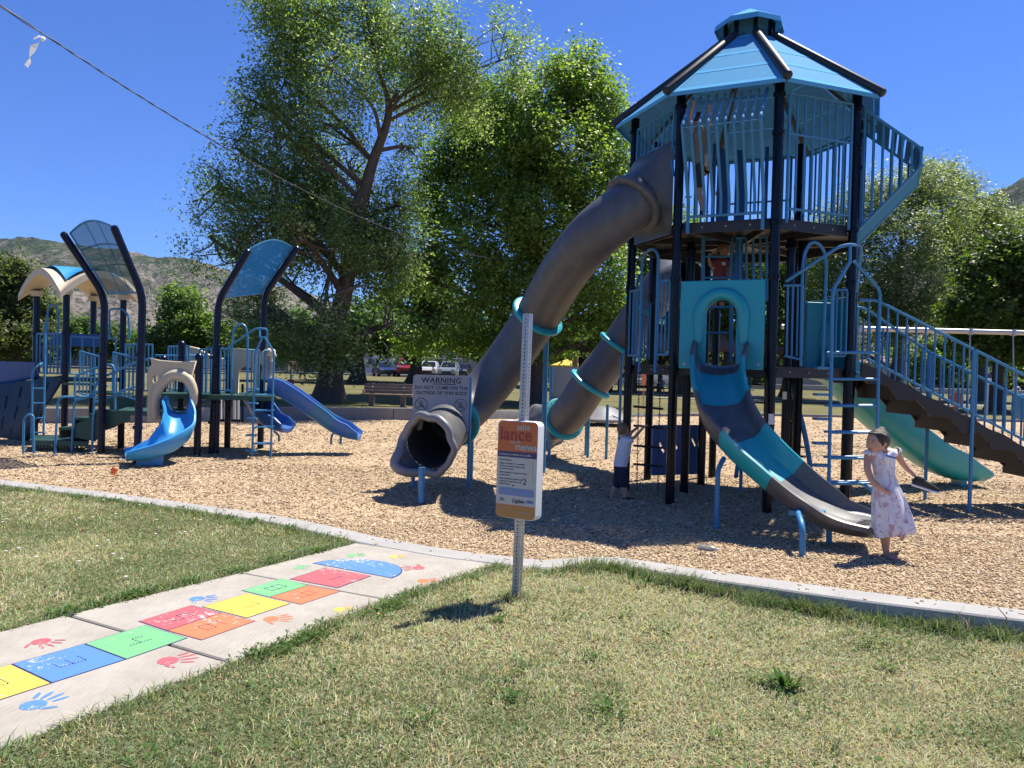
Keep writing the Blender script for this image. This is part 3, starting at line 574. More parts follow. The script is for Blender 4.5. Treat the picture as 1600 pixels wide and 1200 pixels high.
# ------------------------------------------------------------------ mountains
def mountain(name, xs_px, ridge_px, Yr, Yf, Yb, seed, cols, rows_n=70):
    px = np.linspace(xs_px[0], xs_px[-1], cols); ry = np.interp(px, xs_px, ridge_px)
    tz = np.array([(P(a, b, 1.0).z - EYE) for a, b in zip(px, ry)]); tx = np.array([P(a, b, 1.0).x for a, b in zip(px, ry)])
    tz = np.maximum(tz, .003)
    rows = []
    for Y in np.concatenate([np.linspace(Yf, Yr, rows_n), np.linspace(Yr + 80, Yb, 10)]):
        s = (Y - Yf) / (Yr - Yf)
        x = tx * Yr * (.35 + .65 * min(1.0, s) if s < 1 else 1 + .2 * (s - 1))
        prof = np.clip(s, 0, 1) ** 1.25 if s <= 1 else np.full(cols, max(0, 1 - (s - 1) * 1.6))
        rg = 1 - np.abs(2 * fbm(x / 420 + 31, np.full(cols, Y / 900.0), 5, seed) - 1)
        sp = 1 - np.abs(2 * fbm(x / 150 + 11, np.full(cols, Y / 260.0), 5, seed + 9) - 1)
        h = tz * Yr * prof * (1 - (.62 * (1 - rg) + .30 * (1 - sp)) * (1 - np.clip(s, 0, 1) ** 6)) + (26 * (fbm(x / 34, np.full(cols, Y / 34.0), 3, seed + 3) - .5) - 55 * np.abs(2 * fbm(x / 75 + 5, np.full(cols, Y / 170.0), 4, seed + 21) - 1) * (1 - .75 * np.clip(s, 0, 1) ** 4)) * np.clip(s * 2, 0, 1)
        rows.append([(a, Y, max(-2, b)) for a, b in zip(x, h)])
    mb = MB(); mb.grid(rows)
    return setting(name, mb, m_mount, 'structure')
def mount_mat():
    m, n, b = new_mat('scrub_and_rock'); tc = n.nodes.new('ShaderNodeTexCoord')
    def nz(s, d=8, r=.68, sc=(1, 1, 1)):
        mp = n.nodes.new('ShaderNodeMapping'); mp.inputs['Scale'].default_value = sc; n.links.new(tc.outputs['Object'], mp.inputs['Vector'])
        z = n.nodes.new('ShaderNodeTexNoise'); z.inputs['Scale'].default_value = s; z.inputs['Detail'].default_value = d; z.inputs['Roughness'].default_value = r; n.links.new(mp.outputs[0], z.inputs['Vector']); return z
    a = nz(.006, 10, .72); c = nz(.022, 10, .8, (1, .6, 1.3)); d = nz(.07, 4, .7)
    r = n.nodes.new('ShaderNodeValToRGB'); e = r.color_ramp.elements; e[0].position = .40; e[0].color = (.04, .066, .03, 1); e[1].position = .61; e[1].color = (.33, .28, .25, 1); k = e.new(.465); k.color = (.085, .11, .055, 1); k = e.new(.50); k.color = (.205, .175, .15, 1)
    mx = n.nodes.new('ShaderNodeMix'); mx.data_type = 'FLOAT'; mx.inputs['Factor'].default_value = .55; n.links.new(a.outputs['Fac'], mx.inputs['A']); n.links.new(c.outputs['Fac'], mx.inputs['B']); 
    sx = n.nodes.new('ShaderNodeSeparateXYZ'); n.links.new(tc.outputs['Object'], sx.inputs[0])
    hm = n.nodes.new('ShaderNodeMapRange'); hm.inputs['From Min'].default_value = 80; hm.inputs['From Max'].default_value = 620; hm.inputs['To Min'].default_value = .045; hm.inputs['To Max'].default_value = -.05; n.links.new(sx.outputs['Z'], hm.inputs['Value'])
    ad = n.nodes.new('ShaderNodeMath'); n.links.new(mx.outputs['Result'], ad.inputs[0]); n.links.new(hm.outputs['Result'], ad.inputs[1]); n.links.new(ad.outputs[0], r.inputs['Fac'])
    r2 = n.nodes.new('ShaderNodeValToRGB'); e = r2.color_ramp.elements; e[0].position = .50; e[0].color = (1, 1, 1, 1); e[1].position = .56; e[1].color = (.30, .36, .28, 1); n.links.new(d.outputs['Fac'], r2.inputs['Fac'])
    mu = n.nodes.new('ShaderNodeMix'); mu.data_type = 'RGBA'; mu.blend_type = 'MULTIPLY'; mu.inputs['Factor'].default_value = 1; n.links.new(r.outputs['Color'], mu.inputs['A']); n.links.new(r2.outputs['Color'], mu.inputs['B'])
    n.links.new(mu.outputs['Result'], b.inputs['Base Color']); b.inputs['Roughness'].default_value = 1; b.inputs['Specular IOR Level'].default_value = 0
    bp = n.nodes.new('ShaderNodeBump'); bp.inputs['Strength'].default_value = .8; bp.inputs['Distance'].default_value = 30; n.links.new(c.outputs['Fac'], bp.inputs['Height']); n.links.new(bp.outputs['Normal'], b.inputs['Normal'])
    return m
m_mount = mount_mat()
mountain('mountain', [-420, -200, 0, 25, 60, 100, 150, 200, 245, 275, 300, 330, 360, 420, 520, 700, 900, 1150], [330, 362, 374, 369, 371, 377, 386, 388, 400, 399, 402, 410, 424, 440, 470, 500, 520, 560], 3900, 1300, 5200, 3, 420)
mountain('mountain', [1180, 1300, 1400, 1480, 1540, 1560, 1600, 1680, 1800, 2000], [560, 480, 400, 340, 305, 297, 274, 235, 190, 150], 3000, 1000, 4200, 17, 240)

# ------------------------------------------------------------------ trees
m_leaf = mat_attr('leaves', .45, .55, spec=.5)
def make_tree(name, label, cat, base, lobes, trunk_r, nleaf, leaf, cols, seed, group=None, twig=14, clump=.45, droop=0.0, bark='bark', trunk=None, gap=.45, shell=.55, limb=True, flare=1.6, tap=1.0):
    """lobes: (x, y, z, rx, ry, rz) in metres from the base; the crown's leaves grow in clumps through the lobes"""
    rg = np.random.default_rng(seed); root = thing(name, label, cat, base, group)
    lobes = np.array(lobes, float); vol = lobes[:, 3] * lobes[:, 4] * lobes[:, 5]; vol = vol ** .8; vol = vol / vol.sum()
    nc = max(20, nleaf // twig); idx = rg.choice(len(lobes), nc * 3, p=vol)
    d = rg.normal(size=(nc * 3, 3)); d /= np.linalg.norm(d, axis=1)[:, None]; r = (shell + (1 - shell) * rg.random(nc * 3)) ** .8 * (1 + .16 * rg.normal(size=nc * 3))
    ce = lobes[idx, :3] + d * r[:, None] * lobes[idx, 3:6]
    g = fbm(ce[:, 0] * .8 + ce[:, 2] * .31 + seed, ce[:, 2] * .8 + ce[:, 1] * .43, 3, seed); keep = g > gap - .08
    ce = ce[keep][:nc]; idx = idx[keep][:nc]; nc = len(ce)
    out = (ce - lobes[idx, :3]) / lobes[idx, 3:6]; out /= (np.linalg.norm(out, axis=1)[:, None] + 1e-6)
    ax_ = out + rg.normal(0, .5, (nc, 3)); ax_[:, 2] -= droop; ax_ /= np.linalg.norm(ax_, axis=1)[:, None]
    n = nc * twig; t = rg.random((nc, twig)); L = clump * rg.uniform(.6, 1.5, nc)
    pos = ce[:, None, :] + ax_[:, None, :] * ((t - .5) * 2 * L[:, None])[:, :, None] + rg.normal(0, clump * .27, (nc, twig, 3)); pos[:, :, 2] -= droop * .5 * (t ** 2) * L[:, None]
    pos = pos.reshape(-1, 3)
    nn_ = np.repeat(out, twig, 0) * .45 + rg.normal(size=(n, 3)) * .42 + np.repeat(rg.normal(size=(nc, 3)) * .35, twig, 0) + np.array([0, 0, .75])
    la = rg.normal(size=(n, 3)) + np.repeat(ax_, twig, 0) * .6; la[:, 2] -= .25 + droop; la = np.cross(nn_, la); la /= np.linalg.norm(la, axis=1)[:, None] + 1e-9
    lb = np.cross(la, nn_); lb /= np.linalg.norm(lb, axis=1)[:, None] + 1e-9
    s = leaf[0] * rg.uniform(.6, 1.35, n)[:, None]; wv = leaf[1] * rg.uniform(.6, 1.3, n)[:, None]; nr = np.cross(la, lb) * s * .12
    V = np.stack([pos, pos + la * s * .5 + lb * wv * .5 + nr, pos + la * s, pos + la * s * .5 - lb * wv * .5 + nr], 1).reshape(-1, 3)
    c0, c1 = np.array(cols[0]), np.array(cols[1]); k = np.clip(np.repeat(rg.random(nc), twig) * .6 + rg.random(n) * .5 - .05, 0, 1)[:, None]; col = c0 * (1 - k) + c1 * k
    if len(cols) > 2:
        pale = (np.repeat(rg.random(nc), twig) < cols[3]); col[pale] = np.array(cols[2]) * rg.uniform(.8, 1.15, (pale.sum(), 1))
    me = np_mesh('crown', V, 4, m_leaf, np.repeat(col, 4, 0)); o = link('crown', me, root)
    mb = MB(); H = (lobes[:, 2] + lobes[:, 5]).max()
    tr = trunk or [(0, 0, 0), (0.1, 0, H * .25), (0, .1, H * .5), (.1, 0, H * .8)]
    tp = catmull(tr, 6); N = len(tp); rr = []
    for i in range(N):
        f = i / (N - 1); z = tp[i][2]; rr.append(trunk_r * ((1 - f) ** tap * .93 + .07) * (1 + (flare - 1) * math.exp(-z / (.55 * trunk_r * 2))))
    mb.tube(tp, rr, 12)
    if limb:
        tpa = np.array(tp); 
        for j, lb_ in enumerate(lobes):
            c = lb_[:3]; cand = [i for i in range(N) if tpa[i, 2] < c[2] - .1 * lb_[5] and i > N * .15] or [N // 2]
            i0 = min(cand, key=lambda i: np.linalg.norm(tpa[i] - (c - np.array([0, 0, .55 * np.hypot(*(c - tpa[i])[:2])])))); a = tpa[i0]; r0 = min(rr[i0] * .5, trunk_r * .36)
            m1 = a * .5 + c * .5 + np.array([rg.normal(0, .25), rg.normal(0, .25), .05 * np.linalg.norm(c - a)]); lp = catmull([a, m1, c, c + (c - m1) * .18 + rg.normal(0, .2, 3)], 5)
            mb.tube(lp, [r0 * (1 - .82 * i / (len(lp) - 1)) for i in range(len(lp))], 7)
            mem = np.where(idx == j)[0]; rg.shuffle(mem)
            for q in mem[:min(26, 8 + len(mem) // 40)]:
                e = ce[q]; st = lp[int(rg.integers(4, len(lp)))]; m2 = (st + e) / 2 + rg.normal(0, .2, 3); sp_ = catmull([st, m2, e], 3); mb.tube(sp_, [r0 * .26 * (1 - .75 * i / (len(sp_) - 1)) + .006 for i in range(len(sp_))], 5, caps=False)
    me = mb.mesh('trunk', M[bark]); o = link('trunk', me, root)
    return root
def pk(x, y): return float(park_z(min(45, max(-40, x)), y))
def lob(base, l):
    """(px, py, dY, rx, rz) measured in the photograph, at the tree's depth"""
    out = []
    for px, py, dy, rx, rz in l:
        q = P(px, py, base[1] + dy); out.append((q.x - base[0], dy, q.z - base[2], rx, rx * .95, rz))
    return out
G_ = ((.036, .08, .02), (.10, .165, .04)); GB = ((.05, .10, .022), (.16, .235, .05))
b = (-7.25, 30.5, pk(-7.25, 30.5))
make_tree('cottonwood_tree', 'tallest tree, pale silvery cottonwood with a leaning forked trunk behind the small play structure', 'tree', b,
    lob(b, [(440, 60, 0, 1.5, 1.9), (470, 10, -1, 2.0, 1.8), (560, 20, 1, 2.4, 2.0), (640, 50, 0, 2.2, 2.1), (720, 60, -1, 2.0, 1.9), (780, 95, 0, 1.6, 1.8), (450, 130, 1, 1.7, 1.7), (520, 110, -2, 1.7, 1.6), (620, 150, 2, 1.8, 1.8), (730, 150, 1, 1.8, 1.6),
            (520, 200, 1, 1.6, 1.6), (545, 260, 2.6, 1.3, 1.4), (495, 320, 1.6, 1.7, 1.8), (545, 395, 1, 1.8, 1.6), (615, 390, .6, 1.3, 1.3), (640, 230, 2.4, .9, .9), (380, 240, 0, 1.1, 1.3), (700, 100, -1, 1.8, 1.6), (400, 160, 0, 1.0, 1.3), (440, 210, -1, 1.5, 1.6), (470, 270, 1, 1.9, 1.9), (430, 340, -1, 2.1, 1.8), (350, 300, 0, 1.5, 1.1), (340, 380, 0, 1.6, 1.3), (400, 420, 1, 2.0, 1.6), (480, 380, -2, 2.0, 1.9), (530, 460, -2, 2.1, 1.7), (450, 500, -1, 2.0, 1.5), (560, 330, 1, 1.6, 1.9), (590, 420, 0, 1.6, 1.7), (570, 520, -1, 1.7, 1.2), (410, 480, 0, 1.6, 1.2), (620, 320, 1, 1.4, 1.5), (500, 545, -1, 1.5, .9), (600, 510, 0, 1.3, 1.0)]),
    .5, 125000, (.15, .07), ((.07, .125, .04), (.165, .23, .085), (.29, .35, .20), .2), 11, None, 14, .55, .25, 'bark',
    trunk=[(0, 0, 0), (.15, 0, 2.0), (.7, .1, 5.5), (1.4, 0, 9), (2.1, .1, 11.5), (1.6, 0, 13.4), (1.0, -.1, 16)], gap=.535, flare=1.6, tap=1.35)
b2 = (1.0, 37, pk(1.0, 37))
make_tree('sycamore_tree', 'broad bright green sycamore between the cottonwood and the play tower', 'tree', b2,
    lob(b2, [(900, 120, 0, 1.6, 1.5), (930, 170, 0, 1.6, 1.6), (860, 150, -1, 1.9, 1.7), (800, 170, 0, 1.7, 1.6), (745, 180, 1, 1.5, 1.6), (940, 240, 0, 1.7, 1.7), (870, 240, -2, 2.2, 2.0), (790, 250, -1, 2.2, 1.9), (720, 260, 0, 1.8, 1.8), (680, 300, 1, 1.4, 1.6), (930, 320, -1, 1.8, 1.8), (850, 340, -2, 2.2, 2.0), (760, 350, -2, 2.2, 1.9), (690, 370, 0, 1.7, 1.7), (660, 430, 0, 1.6, 1.5), (740, 440, -2, 2.1, 1.7), (830, 440, -1, 2.2, 1.7), (920, 420, -1, 2.0, 1.8), (700, 510, 0, 1.8, 1.2), (790, 520, 0, 1.9, 1.1), (880, 510, 0, 1.8, 1.1), (650, 520, 1, 1.4, 1.1), (955, 480, 0, 1.5, 1.3), (960, 530, 1, 1.5, .8), (905, 545, 1, 1.5, .6), (835, 545, 0, 1.6, .6)]),
    .45, 135000, (.16, .135), ((.065, .125, .024), (.175, .25, .05), (.25, .32, .10), .2), 23, None, 12, .55, .1, 'barkd', gap=.485)
def simple(name, label, px, py_base, Y, lobes, tr, n, leaf, cols, seed, group, **k):
    q = P(px, py_base, Y); bb = (q.x, Y, pk(q.x, Y)); return make_tree(name, label, 'tree', bb, lob(bb, lobes), tr, n, leaf, cols, seed, group, **k)
GR = 'trees of the park'
WL = ((.075, .112, .036), (.175, .215, .09), (.27, .30, .17), .22)
simple('willow_tree', 'tall pale willow directly right of the play tower roof', 1400, 600, 55, [(1300, 370, 0, 2.6, 2.4), (1350, 330, 0, 2.4, 2.2), (1340, 420, -2, 2.6, 2.6), (1400, 300, 0, 2.3, 2.0), (1450, 290, 1, 2.2, 1.8), (1410, 380, -2, 2.8, 2.8), (1470, 340, 0, 2.4, 2.2), (1360, 500, -1, 2.8, 2.4), (1430, 470, -2, 2.8, 2.6), (1290, 470, 0, 2.5, 2.4), (1310, 540, 0, 2.4, 1.6)], .5, 66000, (.26, .085), WL, 31, GR, twig=14, clump=.75, droop=.5, gap=.46)
simple('willow_tree', 'grey green willow filling the gap under the right-hand mountain', 1530, 600, 62, [(1520, 330, 0, 2.4, 1.8), (1490, 390, 0, 2.6, 2.4), (1560, 370, 0, 2.6, 2.0), (1600, 360, 0, 2.4, 1.8), (1500, 460, -1, 2.8, 2.6), (1560, 450, 0, 2.8, 2.4), (1620, 430, 0, 2.6, 2.2), (1470, 270, 2, 1.8, 1.2), (1500, 290, 2, 1.8, 1.2)], .45, 42000, (.28, .10), WL, 32, GR, twig=14, clump=.75, droop=.5, gap=.47)
simple('maple_tree', 'dark dense maple at the right edge behind the swings', 1555, 615, 46, [(1590, 390, 0, 2.0, 1.5), (1550, 430, 0, 1.9, 1.5), (1620, 430, -1, 2.2, 1.8), (1570, 480, -1, 2.4, 1.6), (1520, 490, 0, 1.8, 1.4), (1630, 500, 0, 2.4, 1.7), (1670, 450, 0, 2.4, 2.2), (1540, 535, 0, 2.0, 1.0), (1600, 545, 0, 2.2, .9)], .42, 42000, (.24, .18), ((.03, .06, .010), (.12, .18, .03)), 33, GR, bark='barkd', twig=14, clump=.5, droop=.15, gap=.44)
simple('maple_tree', 'shaded dark tree seen between the tower posts', 1230, 610, 60, [(1120, 440, 0, 2.6, 2.6), (1190, 420, 0, 2.8, 2.8), (1260, 430, 0, 2.8, 2.8), (1150, 510, 0, 2.6, 2.0), (1230, 510, 0, 2.8, 2.0), (1060, 500, 0, 2.4, 2.0), (1010, 420, 0, 2.6, 2.8), (980, 350, 2, 2.4, 2.6), (1050, 370, 2, 2.8, 2.8)], .45, 34000, (.3, .22), GB, 34, GR, bark='barkd', twig=14, clump=.6, gap=.44)
simple('oak_tree', 'round green tree left of the cottonwood below the mountain', 300, 592, 70, [(285, 475, 0, 2.0, 1.8), (290, 510, 0, 2.6, 1.6), (255, 530, 0, 2.4, 1.4), (325, 520, 0, 2.2, 1.6), (350, 540, 0, 2.2, 1.4), (240, 555, 0, 2.0, .9), (300, 555, 0, 2.6, 1.0)], .35, 22000, (.32, .24), GB, 35, GR, twig=14, clump=.6, gap=.44)
simple('box_elder_tree', 'pale loose tree at the left edge beside the tan roof', 20, 575, 48, [(5, 440, 0, 2.0, 1.6), (35, 430, 0, 1.4, 1.2), (-20, 470, 0, 2.2, 1.8), (40, 480, 0, 1.8, 1.5), (10, 520, -1, 2.4, 1.4), (60, 520, 0, 1.5, 1.2), (-40, 520, 0, 2.4, 1.6), (75, 490, 1, 1.0, .9)], .35, 26000, (.26, .13), ((.05, .075, .022), (.135, .165, .055)), 36, GR, twig=12, clump=.55, droop=.2, gap=.47)
simple('oak_tree', 'green tree between the tan roof and the canopy posts', 150, 580, 80, [(120, 520, 0, 2.4, 1.6), (170, 530, 0, 2.4, 1.6), (210, 545, 0, 2.2, 1.2), (90, 540, 0, 2.2, 1.4)], .3, 14000, (.36, .26), G_, 37, GR, twig=14, clump=.6, gap=.44)
simple('elm_tree', 'slim trunked elm behind the warning sign', 648, 600, 58, [(600, 500, 0, 2.4, 1.5), (650, 470, 0, 2.8, 2.0), (700, 500, 0, 2.6, 1.6), (640, 530, 0, 2.6, .8), (560, 510, 0, 2.4, 1.4), (720, 530, 0, 2.2, .8)], .52, 20000, (.34, .26), ((.05, .08, .015), (.15, .19, .035)), 38, GR, bark='bark', twig=14, clump=.6, gap=.45)
simple('elm_tree', 'far shade tree behind the cottonwood trunk', 558, 600, 52, [(520, 520, 0, 2.2, 1.2), (570, 510, 0, 2.4, 1.3), (610, 530, 0, 2.0, .9), (460, 520, 0, 2.4, 1.3), (420, 530, 0, 2.2, 1.0)], .5, 16000, (.34, .26), G_, 39, GR, bark='barkd', twig=14, clump=.6, gap=.45)
for i, (px, Y, h, r, lab) in enumerate([(480, 85, 6, 4, 'distant tree left of the parked cars'), (760, 95, 7, 5, 'distant tree behind the parked white cars'), (395, 100, 5, 4, 'distant tree behind the small play structure ladder'), (1470, 90, 7, 5, 'distant tree behind the stair railing'), (1180, 100, 7, 6, 'distant tree behind the pavilion'), (930, 88, 7, 7, 'distant tree behind the yellow tents'), (1060, 92, 8, 8, 'distant tree behind the pavilion roof ridge')]):
    q = P(px, 590, Y); bb = (q.x, Y, pk(q.x, Y)); rg = np.random.default_rng(i)
    make_tree('shade_tree', lab, 'tree', bb, [(rg.normal(0, r * .4), rg.normal(0, r * .3), h * .62 + rg.normal(0, .7), r * .5, r * .5, h * .28) for k in range(6)] + [(0, 0, h * .6, r * .7, r * .7, h * .33)], .3, 9000, (.42, .3), GB if i % 2 else G_, 50 + i, GR, twig=14, clump=.6, gap=.42)
# far belt of trees that reads as one mass
Vs, Ts, Cs = [], [], []; off = 0
rg = np.random.default_rng(77); n = 45000
x = rg.uniform(-130, 150, n); ht = 3.2 + 4.5 * fbm(x * .09, x * 0 + 3, 4, 61); z = rg.random(n) ** .7 * ht; y = 128 + rg.normal(0, 3.0, n) + 6 * vn(x * .1, x * 0, 8)
a = rg.normal(size=(n, 3)); a /= np.linalg.norm(a, axis=1)[:, None]; bq = np.cross(a, rg.normal(size=(n, 3))); bq /= np.linalg.norm(bq, axis=1)[:, None]; p = np.stack([x, y, z + .3], 1); s = rg.uniform(.35, .75, n)[:, None]
V = np.stack([p - a * s, p + bq * s * .7, p + a * s, p - bq * s * .7], 1).reshape(-1, 3); k = rg.random(n)[:, None] * .6 + .4 * vn(x * .2, x * 0, 4)[:, None]
me = np_mesh('far_woods', V, 4, m_leaf, np.repeat(np.array([[.035, .06, .02]]) * (1 - k) + np.array([[.12, .155, .05]]) * k, 4, 0)); o = link('far_woods', me); o['kind'] = 'stuff'
# ------------------------------------------------------------------ shared play equipment builders
def curve_panel(name, loops, th, m, parent, at, ex, ey, bev=0.0, label=None, kind=None):
    """flat sheet bounded by loops of (u,v); loops after the first are openings"""
    cu = bpy.data.curves.new(name, 'CURVE'); cu.dimensions = '2D'; cu.fill_mode = 'BOTH'; cu.extrude = th / 2; cu.bevel_depth = bev; cu.bevel_resolution = 1
    for lp in loops:
        s = cu.splines.new('POLY'); s.points.add(len(lp) - 1); s.use_cyclic_u = True
        for p, (u, v) in zip(s.points, lp): p.co = (u, v, 0, 1)
    cu.materials.append(m); o = bpy.data.objects.new(name, cu); COL.objects.link(o); o.parent = parent
    ex = Vector(ex).normalized(); ey = Vector(ey).normalized(); ez = ex.cross(ey); Mx = Matrix((ex, ey, ez)).transposed().to_4x4(); Mx.translation = Vector(at) - worg(parent); o.matrix_basis = Mx
    if label: o['label'] = label
    TEXTS.append((o, parent, Mx)); return o
def rrect(x0, y0, x1, y1, r, n=5):
    out = []
    for cx, cy, a in ((x1 - r, y1 - r, 0), (x0 + r, y1 - r, 90), (x0 + r, y0 + r, 180), (x1 - r, y0 + r, 270)):
        out += [(cx + r * cos(radians(a + 90 * k / n)), cy + r * sin(radians(a + 90 * k / n))) for k in range(n + 1)]
    return out
def bars(parent, pts_pairs, r, m, name='bar'):
    for pts in pts_pairs:
        mb = MB(); mb.tube(pts, r, 7); part(name, mb, m, parent)
def rod(parent, name, pts, r, m, n=8, rad=.08, label=None):
    mb = MB(); mb.tube(bend(pts, rad, 4) if len(pts) > 2 else pts, r, n); return part(name, mb, m, parent, label=label)
def chute(parent, name, path, w, h, secs, n=6, hl=None, label=None, wl=None, bank=None):
    """open slide: U section swept along a path; secs = [(end fraction, material)]"""
    p = [Vector(q) for q in catmull(path, n)]; N = len(p); root = bpy.data.objects.new(name, None); COL.objects.link(root); root.parent = parent
    root.location = Vector(path[0]) - worg(parent)
    if label: root['label'] = label
    prof = lambda w, h: [(-w, h), (-w + .012, h * .55), (-w + .05, h * .2), (-w * .62, .03), (-w * .3, .005), (0, 0), (w * .3, .005), (w * .62, .03), (w - .05, h * .2), (w - .012, h * .55), (w, h), (w + .022, h + .028), (w + .052, h + .02), (w + .06, h - .03), (w + .03, h * .45), (w - .02, -.02), (w * .6, -.075), (0, -.09), (-w * .6, -.075), (-w + .02, -.02), (-w - .03, h * .45), (-w - .06, h - .03), (-w - .052, h + .02), (-w - .022, h + .028)]
    rings = []
    for i in range(N):
        T = (p[min(N - 1, i + 1)] - p[max(0, i - 1)]).normalized(); S = T.cross(Vector((0, 0, 1))).normalized(); U = S.cross(T)
        f = i / (N - 1); hh = np.interp(f, *hl) if hl else h; ww = np.interp(f, *wl) if wl else w
        if U.z < 0: U = -U
        if bank: bk = np.interp(f, *bank); S, U = S * cos(bk) - U * sin(bk), U * cos(bk) + S * sin(bk)
        rings.append([p[i] + S * u + U * v for u, v in prof(ww, hh)])
    i0 = 0; k = len(rings[0])
    for j, (f1, m) in enumerate(secs):
        i1 = min(N - 1, int(round(f1 * (N - 1)))); rs = rings[i0:i1 + 1]; mb = MB()
        V = [q for r in rs for q in r]; Fc = [(a * k + b, a * k + (b + 1) % k, (a + 1) * k + (b + 1) % k, (a + 1) * k + b) for a in range(len(rs) - 1) for b in range(k)]
        mb.add(V, Fc)
        for e, R in ((0, rs[0]), (1, rs[-1])):
            if (e == 0 and j == 0) or e == 1:
                half = 11; idx = list(range(k)); mb.add(R, [(10 - q, 9 - q, 14 + q if 14 + q < k else 14 + q - k, 13 + q if 13 + q < k else 13 + q - k) for q in range(0, 0)] + [tuple(idx)])
        part('slide_section', mb, m, root, ang=50); i0 = i1
    return root, p
def tube_slide(parent, name, path, r, rings_at, m, mring, label, n=8, hood=None):
    p = [Vector(q) for q in catmull(path, n)]; N = len(p); root = bpy.data.objects.new(name, None); COL.objects.link(root); root.parent = parent; root.location = Vector(path[0]) - worg(parent); root['label'] = label
    cuts = sorted(set([0] + [int(f * (N - 1)) for f in rings_at] + [N - 1]))
    for a, b in zip(cuts, cuts[1:]):
        if b - a < 1: continue
        mb = MB(); mb.tube(p[a:b + 1], r, 36, caps=False); part('tube_section', mb, m, root, ang=60)
    for c in cuts[1:-1]:
        T = (p[c + 1] - p[c - 1]).normalized(); mb = MB(); mb.lathe(p[c], [(r - .01, -.045), (r + .055, -.045), (r + .085, -.025), (r + .09, 0), (r + .085, .025), (r + .055, .045), (r - .01, .045)], 36, T, caps=False); rg2 = part('joint_ring', mb, mring, root); mb = MB(); e = T.orthogonal().normalized(); g = T.cross(e)
        for q in range(20):
            d = e * cos(2 * pi * q / 20) + g * sin(2 * pi * q / 20)
            for sgn in (-1, 1): mb.lathe(p[c] + d * (r + .034) + T * sgn * .046, [(.008, 0), (.007, .005), (.003, .008)], 6, T * sgn)
        part('flange_bolt', mb, M['deck'], rg2, kind='stuff')
    return root, p
def post(parent, x, y, z0, z1, r, m, clamps=(), ribbed=True, cap=False):
    n = 20; mb = MB(); prof = []
    V = []; 
    for z in (z0, z1): V += [(x + (r - (.004 if (ribbed and k % 5 == 0) else 0)) * cos(2 * pi * k / n), y + (r - (.004 if (ribbed and k % 5 == 0) else 0)) * sin(2 * pi * k / n), z) for k in range(n)]
    mb.add(V, [(k, (k + 1) % n, n + (k + 1) % n, n + k) for k in range(n)] + [tuple(range(n, 2 * n))])
    p = part('post', mb, m, parent, ang=25)
    for z in clamps:
        mb = MB(); mb.lathe((x, y, z), [(r, -.03), (r + .014, -.03), (r + .016, 0), (r + .014, .03), (r, .03)], 18); mb.box((x + .0, y - r - .022, z), (.05, .03, .045)); mb.box((x, y + r + .022, z), (.05, .03, .045)); part('clamp', mb, m, p)
    if cap:
        mb = MB(); mb.lathe((x, y, z1), [(r + .012, -.05), (r + .016, 0), (r * .95, .03), (r * .6, .06), (.001, .075)], 18); part('post_cap', mb, m, p)
    return p
def ladder_climber(parent, Y0, px, rungs, zl, label, s=1.0, sx=1.0):
    pass

# ------------------------------------------------------------------ the tall octagonal tower
TX, TY = 3.486, 11.838; RC = 1.69; RR = 2.01; A0 = radians(177.46)
def cor(k, R=RC): return Vector((TX + R * cos(A0 + k * pi / 4), TY + R * sin(A0 + k * pi / 4), 0))
def fp(k, t, z, out=0.0):
    a, b = cor(k), cor(k + 1); am = A0 + (k + .5) * pi / 4
    return a + (b - a) * t + Vector((cos(am), sin(am), 0)) * out + Vector((0, 0, z))
def fn(k): am = A0 + (k + .5) * pi / 4; return Vector((cos(am), sin(am), 0))
ZU, ZL, ZE = 3.70, 1.74, 5.42
tower = thing('play_tower', 'tall octagonal play tower with pale blue peaked roof and grey tube slides', 'play tower', (TX, TY, CH))
for k in range(8):
    c = cor(k); post(tower, c.x, c.y, CH - .1, 5.52, .064, M['black'], (ZL - .05, ZL + 1.18, ZU - .06, ZU + 1.1, 5.3))
for x, y in ((2.68, 11.79), (3.14, 12.6), (4.15, 12.45), (4.02, 11.25), (4.26, 11.45)):
    post(tower, x, y, CH - .1, 3.62, .064, M['black'], (ZL - .05, 3.5))
# decks
def deck(name, z, th, R, open_=()):
    mb = MB(); pts = [cor(k, R) for k in range(8)]
    mb.prism([(p.x, p.y) for p in pts], (0, 0, z), (1, 0, 0), (0, 1, 0), (0, 0, -.012)); d = part(name, mb, M['deck'], tower, smooth=False)
    for k in range(8):
        a, b = cor(k, R), cor(k + 1, R); dr = (b - a).normalized(); nn = fn(k); mb = MB(); c = (a + b) / 2
        mb.box(c - nn * .02 + Vector((0, 0, z - .014 - th / 2)), ((b - a).length - .11, .03, th), atan2(dr.y, dr.x)); part('deck_edge', mb, M['deck'], d, smooth=False)
        mb = MB(); mb.box(Vector((TX, TY, 0)) * .5 + a * .5 + Vector((0, 0, z - .055)), (R * .9, .05, .08), A0 + k * pi / 4); part('deck_beam', mb, M['deck'], d, smooth=False)
        for t in (.25, .5, .75):
            mb = MB(); mb.lathe(a + (b - a) * t + nn * -.004 + Vector((0, 0, z - .07)), [(.012, 0), (.012, .008), (.006, .012)], 8, nn); part('bolt', mb, M['galv'], d)
deck('upper_deck', ZU, .13, RC - .03); deck('lower_deck', ZL, .13, RC - .03)
